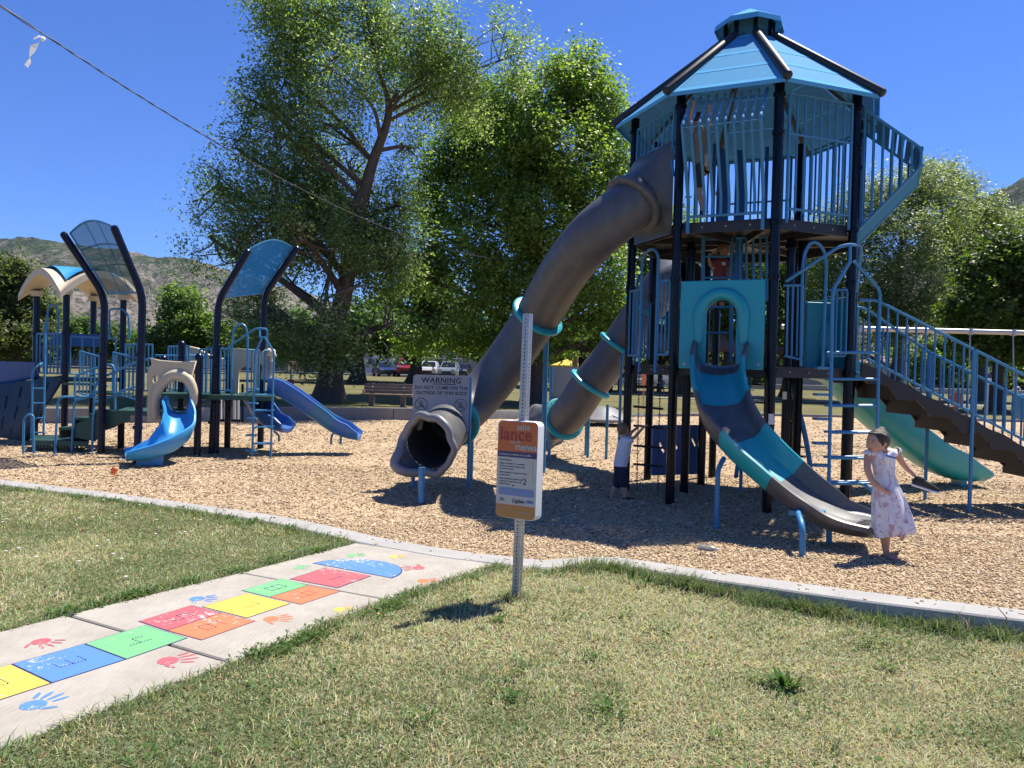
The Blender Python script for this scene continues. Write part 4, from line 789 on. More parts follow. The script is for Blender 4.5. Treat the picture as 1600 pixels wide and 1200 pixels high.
# roof
RT, ZT = .42, 6.66
for k in range(8):
    a, b = cor(k, RR - .02), cor(k + 1, RR - .02); c, d = cor(k, RT), cor(k + 1, RT); n_ = fn(k)
    q = [a + Vector((0, 0, ZE)), b + Vector((0, 0, ZE)), d + Vector((0, 0, ZT)), c + Vector((0, 0, ZT))]
    up = (q[1] - q[0]).cross(q[3] - q[0]).normalized(); up = up if up.z > 0 else -up
    L = lambda u, v: (q[0] * (1 - u) + q[1] * u) * (1 - v) + (q[3] * (1 - u) + q[2] * u) * v
    mb = MB()
    ub, vb = .075, .05
    cells = [0, vb, .30, .345, .60, .645, 1 - vb, 1.0]
    for i in range(7):
        for j, (u0, u1) in enumerate(((0, ub), (ub, 1 - ub), (1 - ub, 1))):
            if j == 1 and i in (1, 3, 5): continue
            V = [L(u0, cells[i]), L(u1, cells[i]), L(u1, cells[i + 1]), L(u0, cells[i + 1])]; mb.add(V, [(0, 1, 2, 3)])
    fr = part('roof_panel', mb, M['roof'], tower, smooth=False)
    mb = MB()
    for i in (1, 3, 5):
        V = [L(ub, cells[i]) - up * .004, L(1 - ub, cells[i]) - up * .004, L(1 - ub, cells[i + 1]) - up * .004, L(ub, cells[i + 1]) - up * .004]; mb.add(V, [(0, 1, 2, 3)])
    part('perforated_sheet', mb, M['roofperf'], fr, smooth=False)
    mb = MB(); mb.box((q[0] + q[1]) / 2 - Vector((0, 0, .03)), ((q[1] - q[0]).length - .03, .012, .05), atan2((b - a).y, (b - a).x)); part('eave_edge', mb, M['roof'], fr, smooth=False)
    mb = MB()
    for u in (.03, .97):
        for v in np.linspace(.06, .94, 8): mb.lathe(L(u, v) + up * .001, [(.011, 0), (.009, .006), (.003, .009)], 6, up)
    part('rivet', mb, M['galv'], fr, kind='stuff')
    s = cor(k, RR + .02) + Vector((0, 0, ZE + .012)); e = cor(k, RT - .02) + Vector((0, 0, ZT + .03)); t = (e - s).normalized()
    mb = MB(); mb.tube([s - t * .025, s - t * .012, s, e], [.03, .052, .06, .06], 14); part('roof_rail', mb, M['deck'], tower)
cup = bpy.data.objects.new('cupola', None); COL.objects.link(cup); cup.parent = tower; cup.location = Vector((TX, TY, ZT)) - worg(tower)
for k in range(8):
    r1, r2 = .53, .51; z1, z2, z3 = 6.86, 6.945, 7.20
    a, b = cor(k, r1), cor(k + 1, r1); c, d = cor(k, r2), cor(k + 1, r2); tp = Vector((TX, TY, z3)); h1 = Vector((0, 0, z1)); h2 = Vector((0, 0, z2))
    mb = MB(); mb.add([a + h1, b + h1, d + h2, c + h2, c * .08 + Vector((TX, TY, 0)) * .92 + Vector((0, 0, z3)), d * .08 + Vector((TX, TY, 0)) * .92 + Vector((0, 0, z3))], [(0, 1, 2, 3), (3, 2, 5, 4)]); part('cupola_roof_panel', mb, M['roof'], cup, smooth=False)
    c0 = cor(k, .36); mb = MB(); mb.box((c0.x, c0.y, 6.83), (.05, .05, .36), A0 + k * pi / 4); part('cupola_post', mb, M['black'], cup, smooth=False)
    a, b = cor(k, .33), cor(k + 1, .33); mb = MB(); mb.add([a + Vector((0, 0, 6.68)), b + Vector((0, 0, 6.68)), b + Vector((0, 0, 6.96)), a + Vector((0, 0, 6.96))], [(0, 1, 2, 3)]); part('mesh_screen', mb, M['canperf2'], cup, smooth=False)
# upper guards
def empt(name, parent, loc, label=None):
    o = bpy.data.objects.new(name, None); COL.objects.link(o); o.parent = parent; o.location = Vector(loc) - worg(parent)
    if label: o['label'] = label
    return o
B = M['blue']
g = empt('bar_cage', tower, fp(1, .5, ZU), 'bowed cage of climbing bars bulging out under the front roof edge')
for i in range(10):
    t = .12 + .76 * i / 9; r = .025 if i in (0, 9) else .0205
    rod(g, 'bar', [fp(1, t, 5.40, .0), fp(1, t, 4.86, .56), fp(1, t, 3.98, .07), fp(1, t, ZU - (.16 if i in (0, 9) else -.06), .07)], r, B, 8, .05)
for z, o in ((ZU + .06, .07), (5.30, .05)): rod(g, 'rail', [fp(1, .12, z, o), fp(1, .88, z, o)], .02, B)
rod(g, 'wire', [fp(1, .12, 4.83, .555), fp(1, .88, 4.83, .555)], .006, B, 6)
for k, mid in ((2, 4.80), (4, None), (5, 4.6), (6, None), (7, 4.75)):
    g = empt('guard_panel', tower, fp(k, .5, ZU))
    z0, z1 = ZU + .07, 5.33
    for i in range(9): bars(g, [[fp(k, .10 + .8 * i / 8, z0 - (.14 if i in (0, 8) else 0), .05 if k == 2 else 0), fp(k, .10 + .8 * i / 8, z1, .05 if k == 2 else 0)]], .022 if i in (0, 8) else .0165, B)
    o = .05 if k == 2 else 0
    for z in [z0 + .05, z1] + ([mid] if mid else []): rod(g, 'rail', [fp(k, .10, z, o), fp(k, .9, z, o)], .018, B)
# bars over the tube entry, following its hood
g = empt('guard_panel', tower, fp(0, .5, 4.8)); hz = lambda t: 4.35 + .52 * max(0, 1 - ((t - .52) / .44) ** 2) ** .5
for i in range(9):
    t = .10 + .8 * i / 8; bars(g, [[fp(0, t, hz(t), .04), fp(0, t, 5.32, .02)]], .02 if i in (0, 8) else .0135, B)
rod(g, 'arched_rail', [fp(0, .07, 4.33, .05)] + [fp(0, t, hz(t), .05) for t in np.linspace(.10, .90, 14)] + [fp(0, .95, 4.36, .05)], .02, B, 8, .02); rod(g, 'rail', [fp(0, .1, 5.32, .02), fp(0, .9, 5.32, .02)], .018, B)
# projecting bay on the right
g = empt('projecting_bay', tower, fp(3, .5, ZU), 'blue triangular bay of slatted plates jutting out to the right')
up0, up1 = (.06, 5.33), (.80, 4.70); lo1, lo0 = (.80, 4.46), (.06, 3.66)
for i in range(8):
    f0, f1 = i / 8 + .012, (i + 1) / 8 - .02; o0 = up0[0] + (up1[0] - up0[0]) * f0; z0 = up0[1] + (up1[1] - up0[1]) * f0; o1 = up0[0] + (up1[0] - up0[0]) * f1; z1 = up0[1] + (up1[1] - up0[1]) * f1
    mb = MB(); mb.add([fp(3, .06, z0, o0), fp(3, .94, z0, o0), fp(3, .94, z1, o1), fp(3, .06, z1, o1), fp(3, .06, z0 - .025, o0), fp(3, .94, z0 - .025, o0), fp(3, .94, z1 - .025, o1), fp(3, .06, z1 - .025, o1)], [(0, 1, 2, 3), (7, 6, 5, 4), (0, 4, 5, 1), (2, 6, 7, 3), (1, 5, 6, 2), (0, 3, 7, 4)]); part('slat', mb, M['bluematte'], g, smooth=False)
for i in range(7):
    f0, f1 = i / 7 + .01, (i + 1) / 7 - .01; o0 = lo1[0] + (lo0[0] - lo1[0]) * f0; z0 = lo1[1] + (lo0[1] - lo1[1]) * f0; o1 = lo1[0] + (lo0[0] - lo1[0]) * f1; z1 = lo1[1] + (lo0[1] - lo1[1]) * f1
    mb = MB(); mb.add([fp(3, .06, z0, o0), fp(3, .94, z0, o0), fp(3, .94, z1, o1), fp(3, .06, z1, o1), fp(3, .06, z0 - .03, o0 - .03), fp(3, .94, z0 - .03, o0 - .03), fp(3, .94, z1 - .03, o1 - .03), fp(3, .06, z1 - .03, o1 - .03)], [(0, 1, 2, 3), (7, 6, 5, 4), (0, 4, 5, 1), (2, 6, 7, 3), (1, 5, 6, 2), (0, 3, 7, 4)]); part('slat', mb, M['bluematte'], g, smooth=False)
mb = MB(); mb.tube([fp(3, .05, 4.70, .8), fp(3, .95, 4.70, .8)], .03, 8); mb.tube([fp(3, .05, 4.48, .8), fp(3, .95, 4.48, .8)], .03, 8); mb.add([fp(3, .06, 4.71, .815), fp(3, .94, 4.71, .815), fp(3, .94, 4.46, .815), fp(3, .06, 4.46, .815)], [(0, 1, 2, 3)]); part('bay_nose', mb, M['bluematte'], g)
for t in (.06, .94):
    mb = MB(); mb.tube(bend([fp(3, t, 5.36, .03), fp(3, t, 4.70, .8), fp(3, t, 4.46, .8), fp(3, t, 3.62, .03)], .05), .022, 8); part('bay_frame', mb, B, g)
    for i in range(6):
        o = .10 + i * .118; zt = up0[1] + (up1[1] - up0[1]) * (o - .06) / .74; zb = lo0[1] + (lo1[1] - lo0[1]) * (o - .06) / .74; bars(g, [[fp(3, t, zb, o), fp(3, t, zt, o)]], .017, B)
# inner uprights seen through the bars
for x, y, wv in ((3.25, 12.25, .16), (3.55, 12.3, .16), (3.9, 12.1, .05), (3.05, 12.0, .05)):
    mb = MB(); mb.box((x, y, 4.45), (wv, .03, 1.5)); part('inner_panel', mb, M['playblue'], tower, smooth=False)

# ---- tube slide 1
s0 = fp(0, .5, 4.16)
path1 = [s0 - fn(0) * -.02, fp(0, .5, 4.12, .3), P(985, 322, 11.02), P(928, 368, 11.1), P(882, 424, 11.75), P(840, 494, 12.7), P(778, 584, 12.95), P(738, 630, 12.75), P(708, 656, 12.3), P(690, 676, 11.7), P(676, 693, 11.05)]
ts, tp = tube_slide(tower, 'tube_slide', path1, .372, (.19, .50, .80), M['tube'], M['ltteal'], 'big grey tube slide from the top deck with teal joint rings')
ts.children[-1]; rg_ = [c for c in ts.children if c.name.startswith('joint_ring')][0]; rg_.data.materials[0] = M['grey']
# square entry hood
mb = MB(); nn = fn(0); e1 = (cor(1) - cor(0)).normalized(); rows = []
for f in np.linspace(0, 1, 7):
    ring = []
    for q in range(28):
        a = 2 * pi * q / 28; ca, sa = cos(a), sin(a); sq = min(.55 / max(abs(ca), 1e-6), .66 / max(abs(sa), 1e-6)); rr = sq * (1 - f) ** 1.6 + .385 * (1 - (1 - f) ** 1.6)
        c0 = fp(0, .5, 4.22, .03) * (1 - f) + tp[10] * f; T = (tp[11] - tp[9]).normalized(); ub = Vector((0, 0, 1)) * (1 - f) + (T.cross(e1)).normalized() * (1 if T.cross(e1).z > 0 else -1) * f
        ring.append(c0 + e1 * ca * rr + ub.normalized() * sa * rr)
    rows.append(ring + [ring[0]])
mb.grid(rows); part('entry_hood', mb, M['grey'], ts, ang=60)
# exit mouth with rolled wavy lip
T = (tp[-1] - tp[-3]).normalized(); S = Vector((-T.y, T.x, 0)).normalized() * -1; U = S.cross(T); U = U if U.z > 0 else -U
Tx = Vector((-.46, -.88, -.08)).normalized(); rows = []; lip = []; SS = Vector((Tx.y, -Tx.x, 0)).normalized(); UU = SS.cross(Tx); UU = UU if UU.z > 0 else -UU
for f in np.linspace(0, 1, 6):
    ring = []
    for q in range(48):
        a = 2 * pi * q / 48; wv = .016 * sin(6 * a + .5) + .010 * sin(10 * a + 1); r = .372 + .035 * f ** .8 + wv * f; s_, u_ = (S * (1 - f) + SS * f).normalized(), (U * (1 - f) + UU * f).normalized()
        tg = max(0, cos(a + .72)) ** 6; ext = .10 + .12 * tg + .02 * sin(a); tt = (T * (1 - f) + Tx * f).normalized()
        p_ = tp[-1] + tt * ext * f + (Vector((-.14, -.14, -.03)) * tg * f ** 1.3) + s_ * cos(a) * r + u_ * sin(a) * r * (1 + .02 * f); ring.append(p_)
    rows.append(ring + [ring[0]]); lip = ring
mb = MB(); mb.grid(rows); part('exit_mouth', mb, M['grey'], ts, ang=70)
mb = MB(); mb.tube(lip, [.05 + .02 * max(0, cos(2 * pi * q_ / 48 + .72)) + .012 * max(0, sin(2 * pi * q_ / 48)) for q_ in range(48)], 12, closed=True); part('exit_lip', mb, M['ltgrey'], ts, ang=70)
for px, py, ty in ((658, 780, .24), (645, 762, .24), (736, 748, .62), (848, 742, 2.2)):
    q = G(px, py, CH); b_ = Vector((q.x, q.y, ty))
    rod(ts, 'support_post', [(q.x, q.y, CH - .05), (q.x, q.y, ty)], .045 if py > 741 and px in (658, 848) else .03, B, 10)
# ---- tube slide 2 behind
path2 = [fp(6, .5, 3.2, -.1), fp(6, .5, 3.2, .4), P(1046, 432, 14.7), P(1002, 492, 15.0), P(963, 548, 15.2), P(922, 600, 15.3), P(888, 648, 15.6), P(862, 662, 16.3)]
t2, tp2 = tube_slide(tower, 'tube_slide', path2, .372, (.42, .57, .715, .90), M['tube'], M['ltteal'], 'smaller grey tube slide behind the tower with teal joint rings')
mb = MB(); lip = []; T = (tp2[-1] - tp2[-3]).normalized(); S = T.cross(Vector((0, 0, 1))).normalized(); U = S.cross(T); rows = []
for f in np.linspace(0, 1, 4): rows.append([tp2[-1] + T * .4 * f + (S * cos(a) + U * sin(a)) * (.372 + .1 * f + .03 * f * sin(7 * a)) for a in np.linspace(0, 2 * pi, 41)])
mb.grid(rows); part('exit_mouth', mb, M['grey'], t2, ang=70); mb = MB(); mb.tube(rows[-1][:-1], .04, 8, closed=True); part('exit_lip', mb, M['ltgrey'], t2)
for px, py, top in ((915, 712, .55), (947, 718, .95)):
    q = G(px, py, CH); rod(t2, 'support_post', [(q.x, q.y, CH - .05), (q.x, q.y, top)], .03, B)
q = G(966, 738, CH); rod(t2, 'support_post', [(q.x, q.y, CH - .05), (q.x, q.y, 1.9), (q.x + .25, q.y + .4, 2.15)], .025, B)

# ---- lower level, front-left face: two looped barriers
g = empt('loop_barrier', tower, fp(0, .5, ZL))
def loopbar(t, w_, top, n=8):
    a, b = t - w_ / 2, t + w_ / 2; pts = [fp(0, a, ZL - .12, .06), fp(0, a, top - .18, .06)] + [fp(0, t - w_ / 2 * cos(x), top - .18 + .18 * sin(x), .06) for x in np.linspace(0, pi, 9)[1:-1]] + [fp(0, b, top - .18, .06), fp(0, b, ZL - .12, .06)]
    rod(g, 'loop', pts, .022, B, 8, .01)
loopbar(.52, .36, 3.42); 
for t0, t1, zt in ((.06, .32, 2.86), (.72, .95, 2.92)):
    for t in np.linspace(t0, t1, 4): bars(g, [[fp(0, t, ZL + .14, .05), fp(0, t, zt, .05)]], .0135, B)
    rod(g, 'rail', [fp(0, t0, ZL + .14, .05), fp(0, t1, ZL + .14, .05), ], .018, B); rod(g, 'rail', [fp(0, t0, zt, .05), fp(0, t1, zt, .05)], .018, B)
g = empt('loop_barrier', tower, fp(7, .5, ZL))
rod(g, 'loop', [fp(7, .38, ZL - .1, .05), fp(7, .38, 3.0, .05), fp(7, .5, 3.25, .05), fp(7, .62, 3.0, .05), fp(7, .62, ZL - .1, .05)], .02, B, 8, .12)
for t in np.linspace(.08, .92, 8): bars(g, [[fp(7, t, ZL + .12), fp(7, t, 2.8)]], .013, B)
# teal entry panel and wave slide on the front face
def arch_loop(w_, top, y0, n=14): return [(-w_, y0), ] + [(-w_ * cos(a), top - w_ + w_ * sin(a)) for a in np.linspace(0, pi, n)] + [(w_, y0)]
def arch_panel(name, k, w2, H, ow, otop, m, lift, parent=None, label=None, rim=.085):
    e = (cor(k + 1) - cor(k)).normalized(); at = fp(k, .5, ZL - .04, lift); root = empt(name, tower, at, label)
    curve_panel('panel_sheet', [[(-w2, 0), (-ow, 0)] + arch_loop(ow, otop, .001)[0:] + [(ow, 0), (w2, 0), (w2, H), (-w2, H)]], .035, m, root, at, e, (0, 0, 1), .012)
    return root, e, at
root, e1, at = arch_panel('slide_panel', 1, .545, 1.17, .21, .93, M['teal'], .07, label='square teal plastic panel with arched opening at the head of the wave slide')
nn = fn(1); mb = MB(); pts = [at + e1 * u + Vector((0, 0, v)) + nn * .03 for u, v in [(-.29, .33)] + [(-.29 * cos(a), .70 + .30 * sin(a)) for a in np.linspace(0, pi, 16)] + [(.29, .33)]]
N = len(pts); mb.tube(pts, [.06] + [.085] * (N - 2) + [.06], 14); part('hood_rim', mb, M['teal'], root, ang=60)
for u, v in ((-.48, .05), (.49, .06)):
    mb = MB(); mb.lathe(at + e1 * u + Vector((0, 0, v)) + nn * .022, [(.022, 0), (.02, .008), (.008, .012)], 10, nn); part('bolt', mb, M['galv'], root)
pw = [(2.84, 10.48, 1.74), (2.75, 10.22, 1.68), (2.655, 9.95, 1.50), (2.61, 9.65, 1.22), (2.64, 9.32, .94), (2.80, 9.02, .68), (3.03, 8.78, .44), (3.30, 8.57, .21), (3.60, 8.40, .06), (3.92, 8.27, .02)]
ws, wp_ = chute(tower, 'wave_slide', pw, .30, .3, [(.17, M['grey']), (.335, M['teal']), (.5, M['grey']), (.69, M['ltteal']), (1, M['grey'])], 6, ([0, .06, .3, .6, .8, .93, 1], [.36, .32, .25, .21, .17, .10, .06]), 'winding open slide in grey and teal sections', ([0, .1, .22, .5, .75, 1], [.32, .31, .28, .29, .32, .36]), ([0, .35, .6, .85, 1], [0, .05, .22, .24, .12]))
for pts in ([(3.02, 7.86, CH - .05), (3.02, 7.88, .08), (3.08, 8.2, .17), (3.32, 8.5, .14), (3.55, 8.5, .05), (3.56, 8.5, CH - .05)],): rod(ws, 'support_leg', pts, .032, B, 10, .12)
mb = MB(); mb.box((3.26, 8.38, .13), (.34, .3, .05), -.5); part('support_bracket', mb, B, ws, smooth=False)
q = G(1119, 826, CH); rod(ws, 'support_leg', [(q.x, q.y, CH - .05), (q.x, q.y, .50), (q.x + .1, q.y + .12, .62)], .03, B)
q = G(1157, 770, CH); rod(ws, 'support_leg', [(q.x, q.y, CH - .05), (q.x, q.y, .55)], .028, B)
for i in range(4):
    mb = MB(); c = Vector((3.70 + .055 * i, 8.20 + .075 * i, .055)); mb.tube([c, c + Vector((.10, -.035, .0)), c + Vector((.14, -.05, .012))], [.005, .012, .004], 6); part('foot_groove', mb, M['grey'], ws)
# ---- front-right face: barriers, loop and the arched ladder
g = empt('handrail_gate', tower, fp(2, .5, ZL))
for i, px in enumerate((1226, 1234, 1242, 1250)): bars(g, [[P(px + 3, 556, 10.15), P(px + 5, 447, 10.15)]], .015 if i in (0, 3) else .0125, B)
rod(g, 'rail', [P(1224, 446, 10.15), P(1256, 446, 10.1)], .017, B); rod(g, 'rail', [P(1226, 556, 10.15), P(1253, 562, 10.1), P(1251, 572, 10.1)], .017, B)
rod(g, 'loop', [P(1251, 572, 10.1), P(1254, 420, 10.1), P(1257, 396, 10.1), P(1264, 382, 10.1), P(1272, 378, 10.1), P(1281, 382, 10.15), P(1289, 395, 10.2), P(1291, 420, 10.2), P(1285, 575, 10.2)], .021, B, 8, .05)
for i, px in enumerate((1297, 1305, 1313, 1321)): bars(g, [[P(px, 556, 10.35), P(px + 3, 455, 10.35)]], .0135, B)
rod(g, 'rail', [P(1296, 453, 10.35), P(1324, 453, 10.4)], .017, B); rod(g, 'rail', [P(1292, 556, 10.35), P(1320, 556, 10.4)], .017, B)
def arch_ladder(parent, name, Yf, f, rows, stub, zbot, k, label, treads_d=.17):
    """f maps (u, v) to a pixel; u 0..1 left to right stile"""
    g = empt(name, parent, f(.5, 1, Yf), label)
    rod(g, 'stile', [f(0, 1.0, Yf), f(0, .13, Yf), f(.36, 0, Yf)], .024 * k, B, 8, .08)
    rod(g, 'stile', [f(1, 1.06, Yf + .1), f(1, .13, Yf + .1), f(.44, 0, Yf + .02)], .022 * k, B, 8, .08)
    for v in rows:
        for dy in (0, treads_d): bars(g, [[f(0, v, Yf) + Vector((0, dy, 0)), f(1, v, Yf + .08) + Vector((0, dy, 0))]], .017 * k, B, 'rung')
    for v in stub:
        c = f(-.12, v, Yf); mb = MB(); mb.box(c + Vector((0, .07, 0)), (.20 * k, .15 * k, .03)); part('step_pad', mb, B, g, smooth=False)
    return g
fl = lambda u, v, Y: P(1295 + 74 * u + (1 - v) * 7, 408 + (756 - 408) * v, Y)
g = arch_ladder(tower, 'arch_ladder', 9.75, fl, (.41, .53, .65, .77, .885, .998), (.48, .60, .71, .82, .92), CH, 1.0, 'blue step ladder with a peaked top beside the girl')
rod(g, 'handrail', [P(1228, 440, 10.1), P(1310, 386, 9.85), P(1327, 382, 9.85), P(1346, 384, 9.95), P(1338, 456, 10.4)], .021, B, 8, .06)
rod(g, 'handrail', [P(1328, 382, 9.86), P(1328, 408, 9.78)], .02, B)
rod(g, 'bottom_rail', [P(1296, 756, 9.75), P(1345, 755, 9.7), P(1364, 766, 9.65), P(1364, 800, 9.65)], .021, B, 8, .06)
# ---- stairs to the right
st = empt('staircase', tower, (4.9, 11.2, ZL), 'dark stair flight with blue balustrades going down to the right')
def stair_y(x, s): return (10.72 - .07 * (x - 4.75)) if s == 0 else (11.80 - .10 * (x - 5.2))
def stair_z(x): return 1.74 - .50 * (x - 4.95)
for s in (0, 1):
    top = []; bot = []
    for i, x in enumerate(np.linspace(4.85, 8.95, 44)):
        z = stair_z(x); ph = ((x - 4.95) / .43) % 1.0; top.append((x, z + .05 + .014 * sin(2 * pi * ph)))
        stepz = stair_z(4.95 + .43 * math.floor((x - 4.95) / .43)) - .17; blend = max(0, min(1, (ph - .55) / .42)); bot.append((x, stepz - .215 * (blend * blend * (3 - 2 * blend)) - .03))
    y0 = stair_y(6, s); mb = MB(); V = []; n = len(top)
    for (x, z), (x2, zb) in zip(top, bot):
        y = stair_y(x, s); V += [(x, y - .02, max(z, CH - .1)), (x, y - .02, max(CH - .12, min(zb, z - .05))), (x, y + .02, max(z, CH - .1)), (x, y + .02, max(CH - .12, min(zb, z - .05)))]
    Fc = []
    for i in range(n - 1):
        a = i * 4; b_ = a + 4; Fc += [(a, a + 1, b_ + 1, b_), (a + 2, b_ + 2, b_ + 3, a + 3), (a, b_, b_ + 2, a + 2), (a + 1, a + 3, b_ + 3, b_ + 1)]
    Fc += [(0, 2, 3, 1), (n * 4 - 4, n * 4 - 3, n * 4 - 1, n * 4 - 2)]; mb.add(V, Fc); part('stringer', mb, M['deck'], st, ang=30)
for i in range(9):
    x = 5.02 + .43 * i; mb = MB(); mb.box((x + .28, (stair_y(x, 0) + stair_y(x, 1)) / 2, stair_z(x) - .25), (.02, 1.06, .26)); part('riser', mb, M['deck'], st, smooth=False); mb = MB(); mb.box((x + .1, (stair_y(x, 0) + stair_y(x, 1)) / 2, stair_z(x) - .11), (.36, 1.06, .035)); part('tread', mb, M['deck'], st, smooth=False)
for s in (0, 1):
    Yx = lambda x: stair_y(x, s) + (-.03 if s == 0 else .03)
    h0, h1 = .13, 1.0
    def pt(x, h): return (x, Yx(x), stair_z(x) + h)
    x0 = 4.9 + .35 * s
    for xa, xb in ((x0, 6.33), (6.36, 8.6)):
        bl = empt('balustrade', st, pt(xa, h0))
        tops = [pt(xa, h1), pt(xb, h1)]
        if xa < 6: tops = [(xa - .12, Yx(xa), 1.74 + .96), (xa + .12, Yx(xa), 1.74 + .96), pt(xb, h1)]
        rod(bl, 'rail', tops, .021, B, 8, .08); rod(bl, 'rail', [pt(xa, h0), pt(xb - .06, h0), (xb + .05, Yx(xb), stair_z(xb) + h0 + .02)], .019, B, 8, .05)
        nb = 12 if xa < 6 else 18
        for x in np.linspace(xa + .02, xb, nb): bars(bl, [[pt(x, h0), pt(x, h1 if x > xa + .1 or xa > 6 else .95)]], .021 if x > xb - .02 else .015, B, 'baluster')
    rod(st, 'support_post', [(6.345, Yx(6.345), CH - .05), (6.345, Yx(6.345), stair_z(6.345) + h1)], .026, B)
# ---- teal panel and long teal slide at the back right
k = 4; e1 = (cor(5) - cor(4)).normalized(); nn = fn(4); at = fp(4, .5, ZL - .03, .05); root = empt('slide_panel', tower, at, 'teal panel at the back right with a domed hood')
curve_panel('panel_sheet', [[(-.54, 0), (-.26, 0)] + arch_loop(.26, .95, .001) + [(.26, 0), (.54, 0), (.54, 1.15), (-.54, 1.15)]], .03, M['teal'], root, at, e1, (0, 0, 1), .01)
mb = MB(); rows = []
for f in np.linspace(0, 1, 6):
    a = f * pi / 2; rows.append([at + e1 * (.3 * cos(b_)) * (cos(a) * .9 + .1) + Vector((0, 0, .25 + max(0, .33 + .37 * sin(b_) * (cos(a) * .9 + .1)))) + nn * (.30 * sin(a)) for b_ in np.linspace(-.4, pi + .4, 18)])
mb.grid(rows); part('hood', mb, M['ltteal'], root, ang=60)
at2 = P(1297, 575, 12.2); e2 = Vector((1, .12, 0)); root = empt('slide_panel', tower, at2, 'teal panel seen through the looped gate')
curve_panel('panel_sheet', [rrect(-.42, .0, .44, 1.02, .02)], .03, M['teal'], root, at2, e2, (0, 0, 1), .01)
mb = MB(); c = at2 + Vector((.0, -.03, .42)); mb.add(*(lambda V, Fq: (V, Fq))([c + Vector((.24 * cos(a) * cos(b_), -.09 * sin(b_), (.38 if sin(a) > 0 else .34) * sin(a) * cos(b_))) for b_ in np.linspace(0, pi / 2, 6) for a in np.linspace(0, 2 * pi, 24, endpoint=False)], [(i * 24 + j, i * 24 + (j + 1) % 24, (i + 1) * 24 + (j + 1) % 24, (i + 1) * 24 + j) for i in range(5) for j in range(24)])); part('hood', mb, M['ltteal'], root, ang=60)
ps = [(4.75, 12.35, 1.68), (5.15, 12.45, 1.60), (5.6, 12.6, 1.22), (6.1, 12.78, .84), (6.65, 12.95, .47), (7.2, 13.1, .16), (7.7, 13.25, .0), (8.12, 13.4, -.02)]
ls, _ = chute(tower, 'long_slide', ps, .30, .32, [(1, M['ltteal'])], 6, ([0, .8, .93, 1], [.36, .34, .18, .06]), 'straight pale teal slide running down behind the stairs')
mb = MB(); mb.box((7.72, 13.2, -.14), (.1, .3, .16)); part('support_foot', mb, M['teal'], ls, smooth=False)
# ---- climbers below the deck
g = empt('curved_climbing_pole', tower, P(1266, 742, 11.2)); mb = MB(); mb.tube(catmull([P(1232, 590, 11.6), P(1245, 630, 11.5), P(1256, 672, 11.4), P(1264, 715, 11.3), P(1268, 752, 11.2)], 5), .036, 10); part('pole', mb, B, g)
for py in (655, 697, 712, 728): bars(g, [[P(1222, py, 11.7), P(1262 - (735 - py) * .15, py + 2, 11.35)]], .014, M['navy'], 'rung')
g = empt('rung_climber', tower, P(1165, 745, 12.4)); rod(g, 'stile', [P(1172, 570, 12.3), P(1168, 640, 12.2), P(1158, 690, 12.0), P(1150, 745, 11.6)], .034, B, 8, .2)
for py in (600, 628, 656, 684, 712): bars(g, [[P(1166, py, 12.2), P(1200, py + 2, 12.6)]], .016, M['navy'], 'rung')
# chain ladder by the boy
g = empt('chain_ladder', tower, P(1012, 640, 11.6), 'chain ladder with black rungs hanging beside the small boy')
for px in (996, 1029):
    mb = MB(); a, b_ = P(px + 3, 572, 11.5), P(px - 1, 768, 11.3); nL = 34
    for i in range(nL):
        c = a + (b_ - a) * ((i + .5) / nL); d = (b_ - a) / nL * .62; sdv = Vector((1, 0, 0)) if i % 2 else Vector((0, 1, 0))
        mb.tube([c - d + sdv * .008, c - d - sdv * .008, c + d - sdv * .008, c + d + sdv * .008], .0045, 5, closed=True)
    part('chain', mb, M['chain'], g)
for py in (605, 637, 667, 698, 727): bars(g, [[P(990, py - 2, 11.45), P(1036, py + 2, 11.5)]], .018, M['rubber'], 'rung')
# blue play panel low down
at = P(1053, 741, 12.6); e = Vector((.93, .36, 0)).normalized(); root = empt('play_panel', tower, at, 'low dark blue panel with slanted slots under the deck')
def slot(u, v, l, w_, a): return [(u + cos(a) * x - sin(a) * y, v + sin(a) * x + cos(a) * y) for x, y in rrect(-l / 2, -w_ / 2, l / 2, w_ / 2, w_ * .45, 4)]
curve_panel('panel_sheet', [rrect(-.42, 0, .46, .80, .03), slot(-.25, .44, .22, .07, 2.1), slot(-.02, .52, .28, .08, 2.1), slot(.2, .46, .26, .07, 2.1), slot(.36, .52, .18, .06, 2.1)], .03, M['playblue'], root, at, e, (0, 0, 1), .01)
# stickers on the black posts
for px, py, Y, hw, hh, rz in ((1205, 655, 10.05, .035, .07, 0), (1226, 618, 11.1, .03, .055, .3)):
    c = P(px, py, Y); mb = MB(); mb.box(c, (hw * 2, .004, hh * 2)); part('sticker', mb, M['white'], tower, smooth=False)
# ladder inside the tower
g = empt('inner_ladder', tower, (3.0, 11.7, ZL)); 
for px in (1099, 1144): rod(g, 'stile', [P(px - 2, 566, 11.6), P(px, 362, 11.6)], .03, B)
for py in (374, 401, 434, 480, 520): bars(g, [[P(1098, py, 11.6), P(1144, py, 11.6)]], .018, B, 'rung')
g = empt('guard_panel', tower, (3.5, 11.6, ZL + .9))
for px in (1156, 1166, 1177, 1188, 1198): bars(g, [[P(px, 470, 11.5), P(px, 372, 11.5)]], .02, B)
rod(g, 'rail', [P(1150, 372, 11.5), P(1200, 370, 11.5)], .02, B)
mb = MB(); mb.box(P(1154, 420, 11.52), (.12, .02, 1.0)); part('panel_sheet', mb, M['playblue'], g, smooth=False)
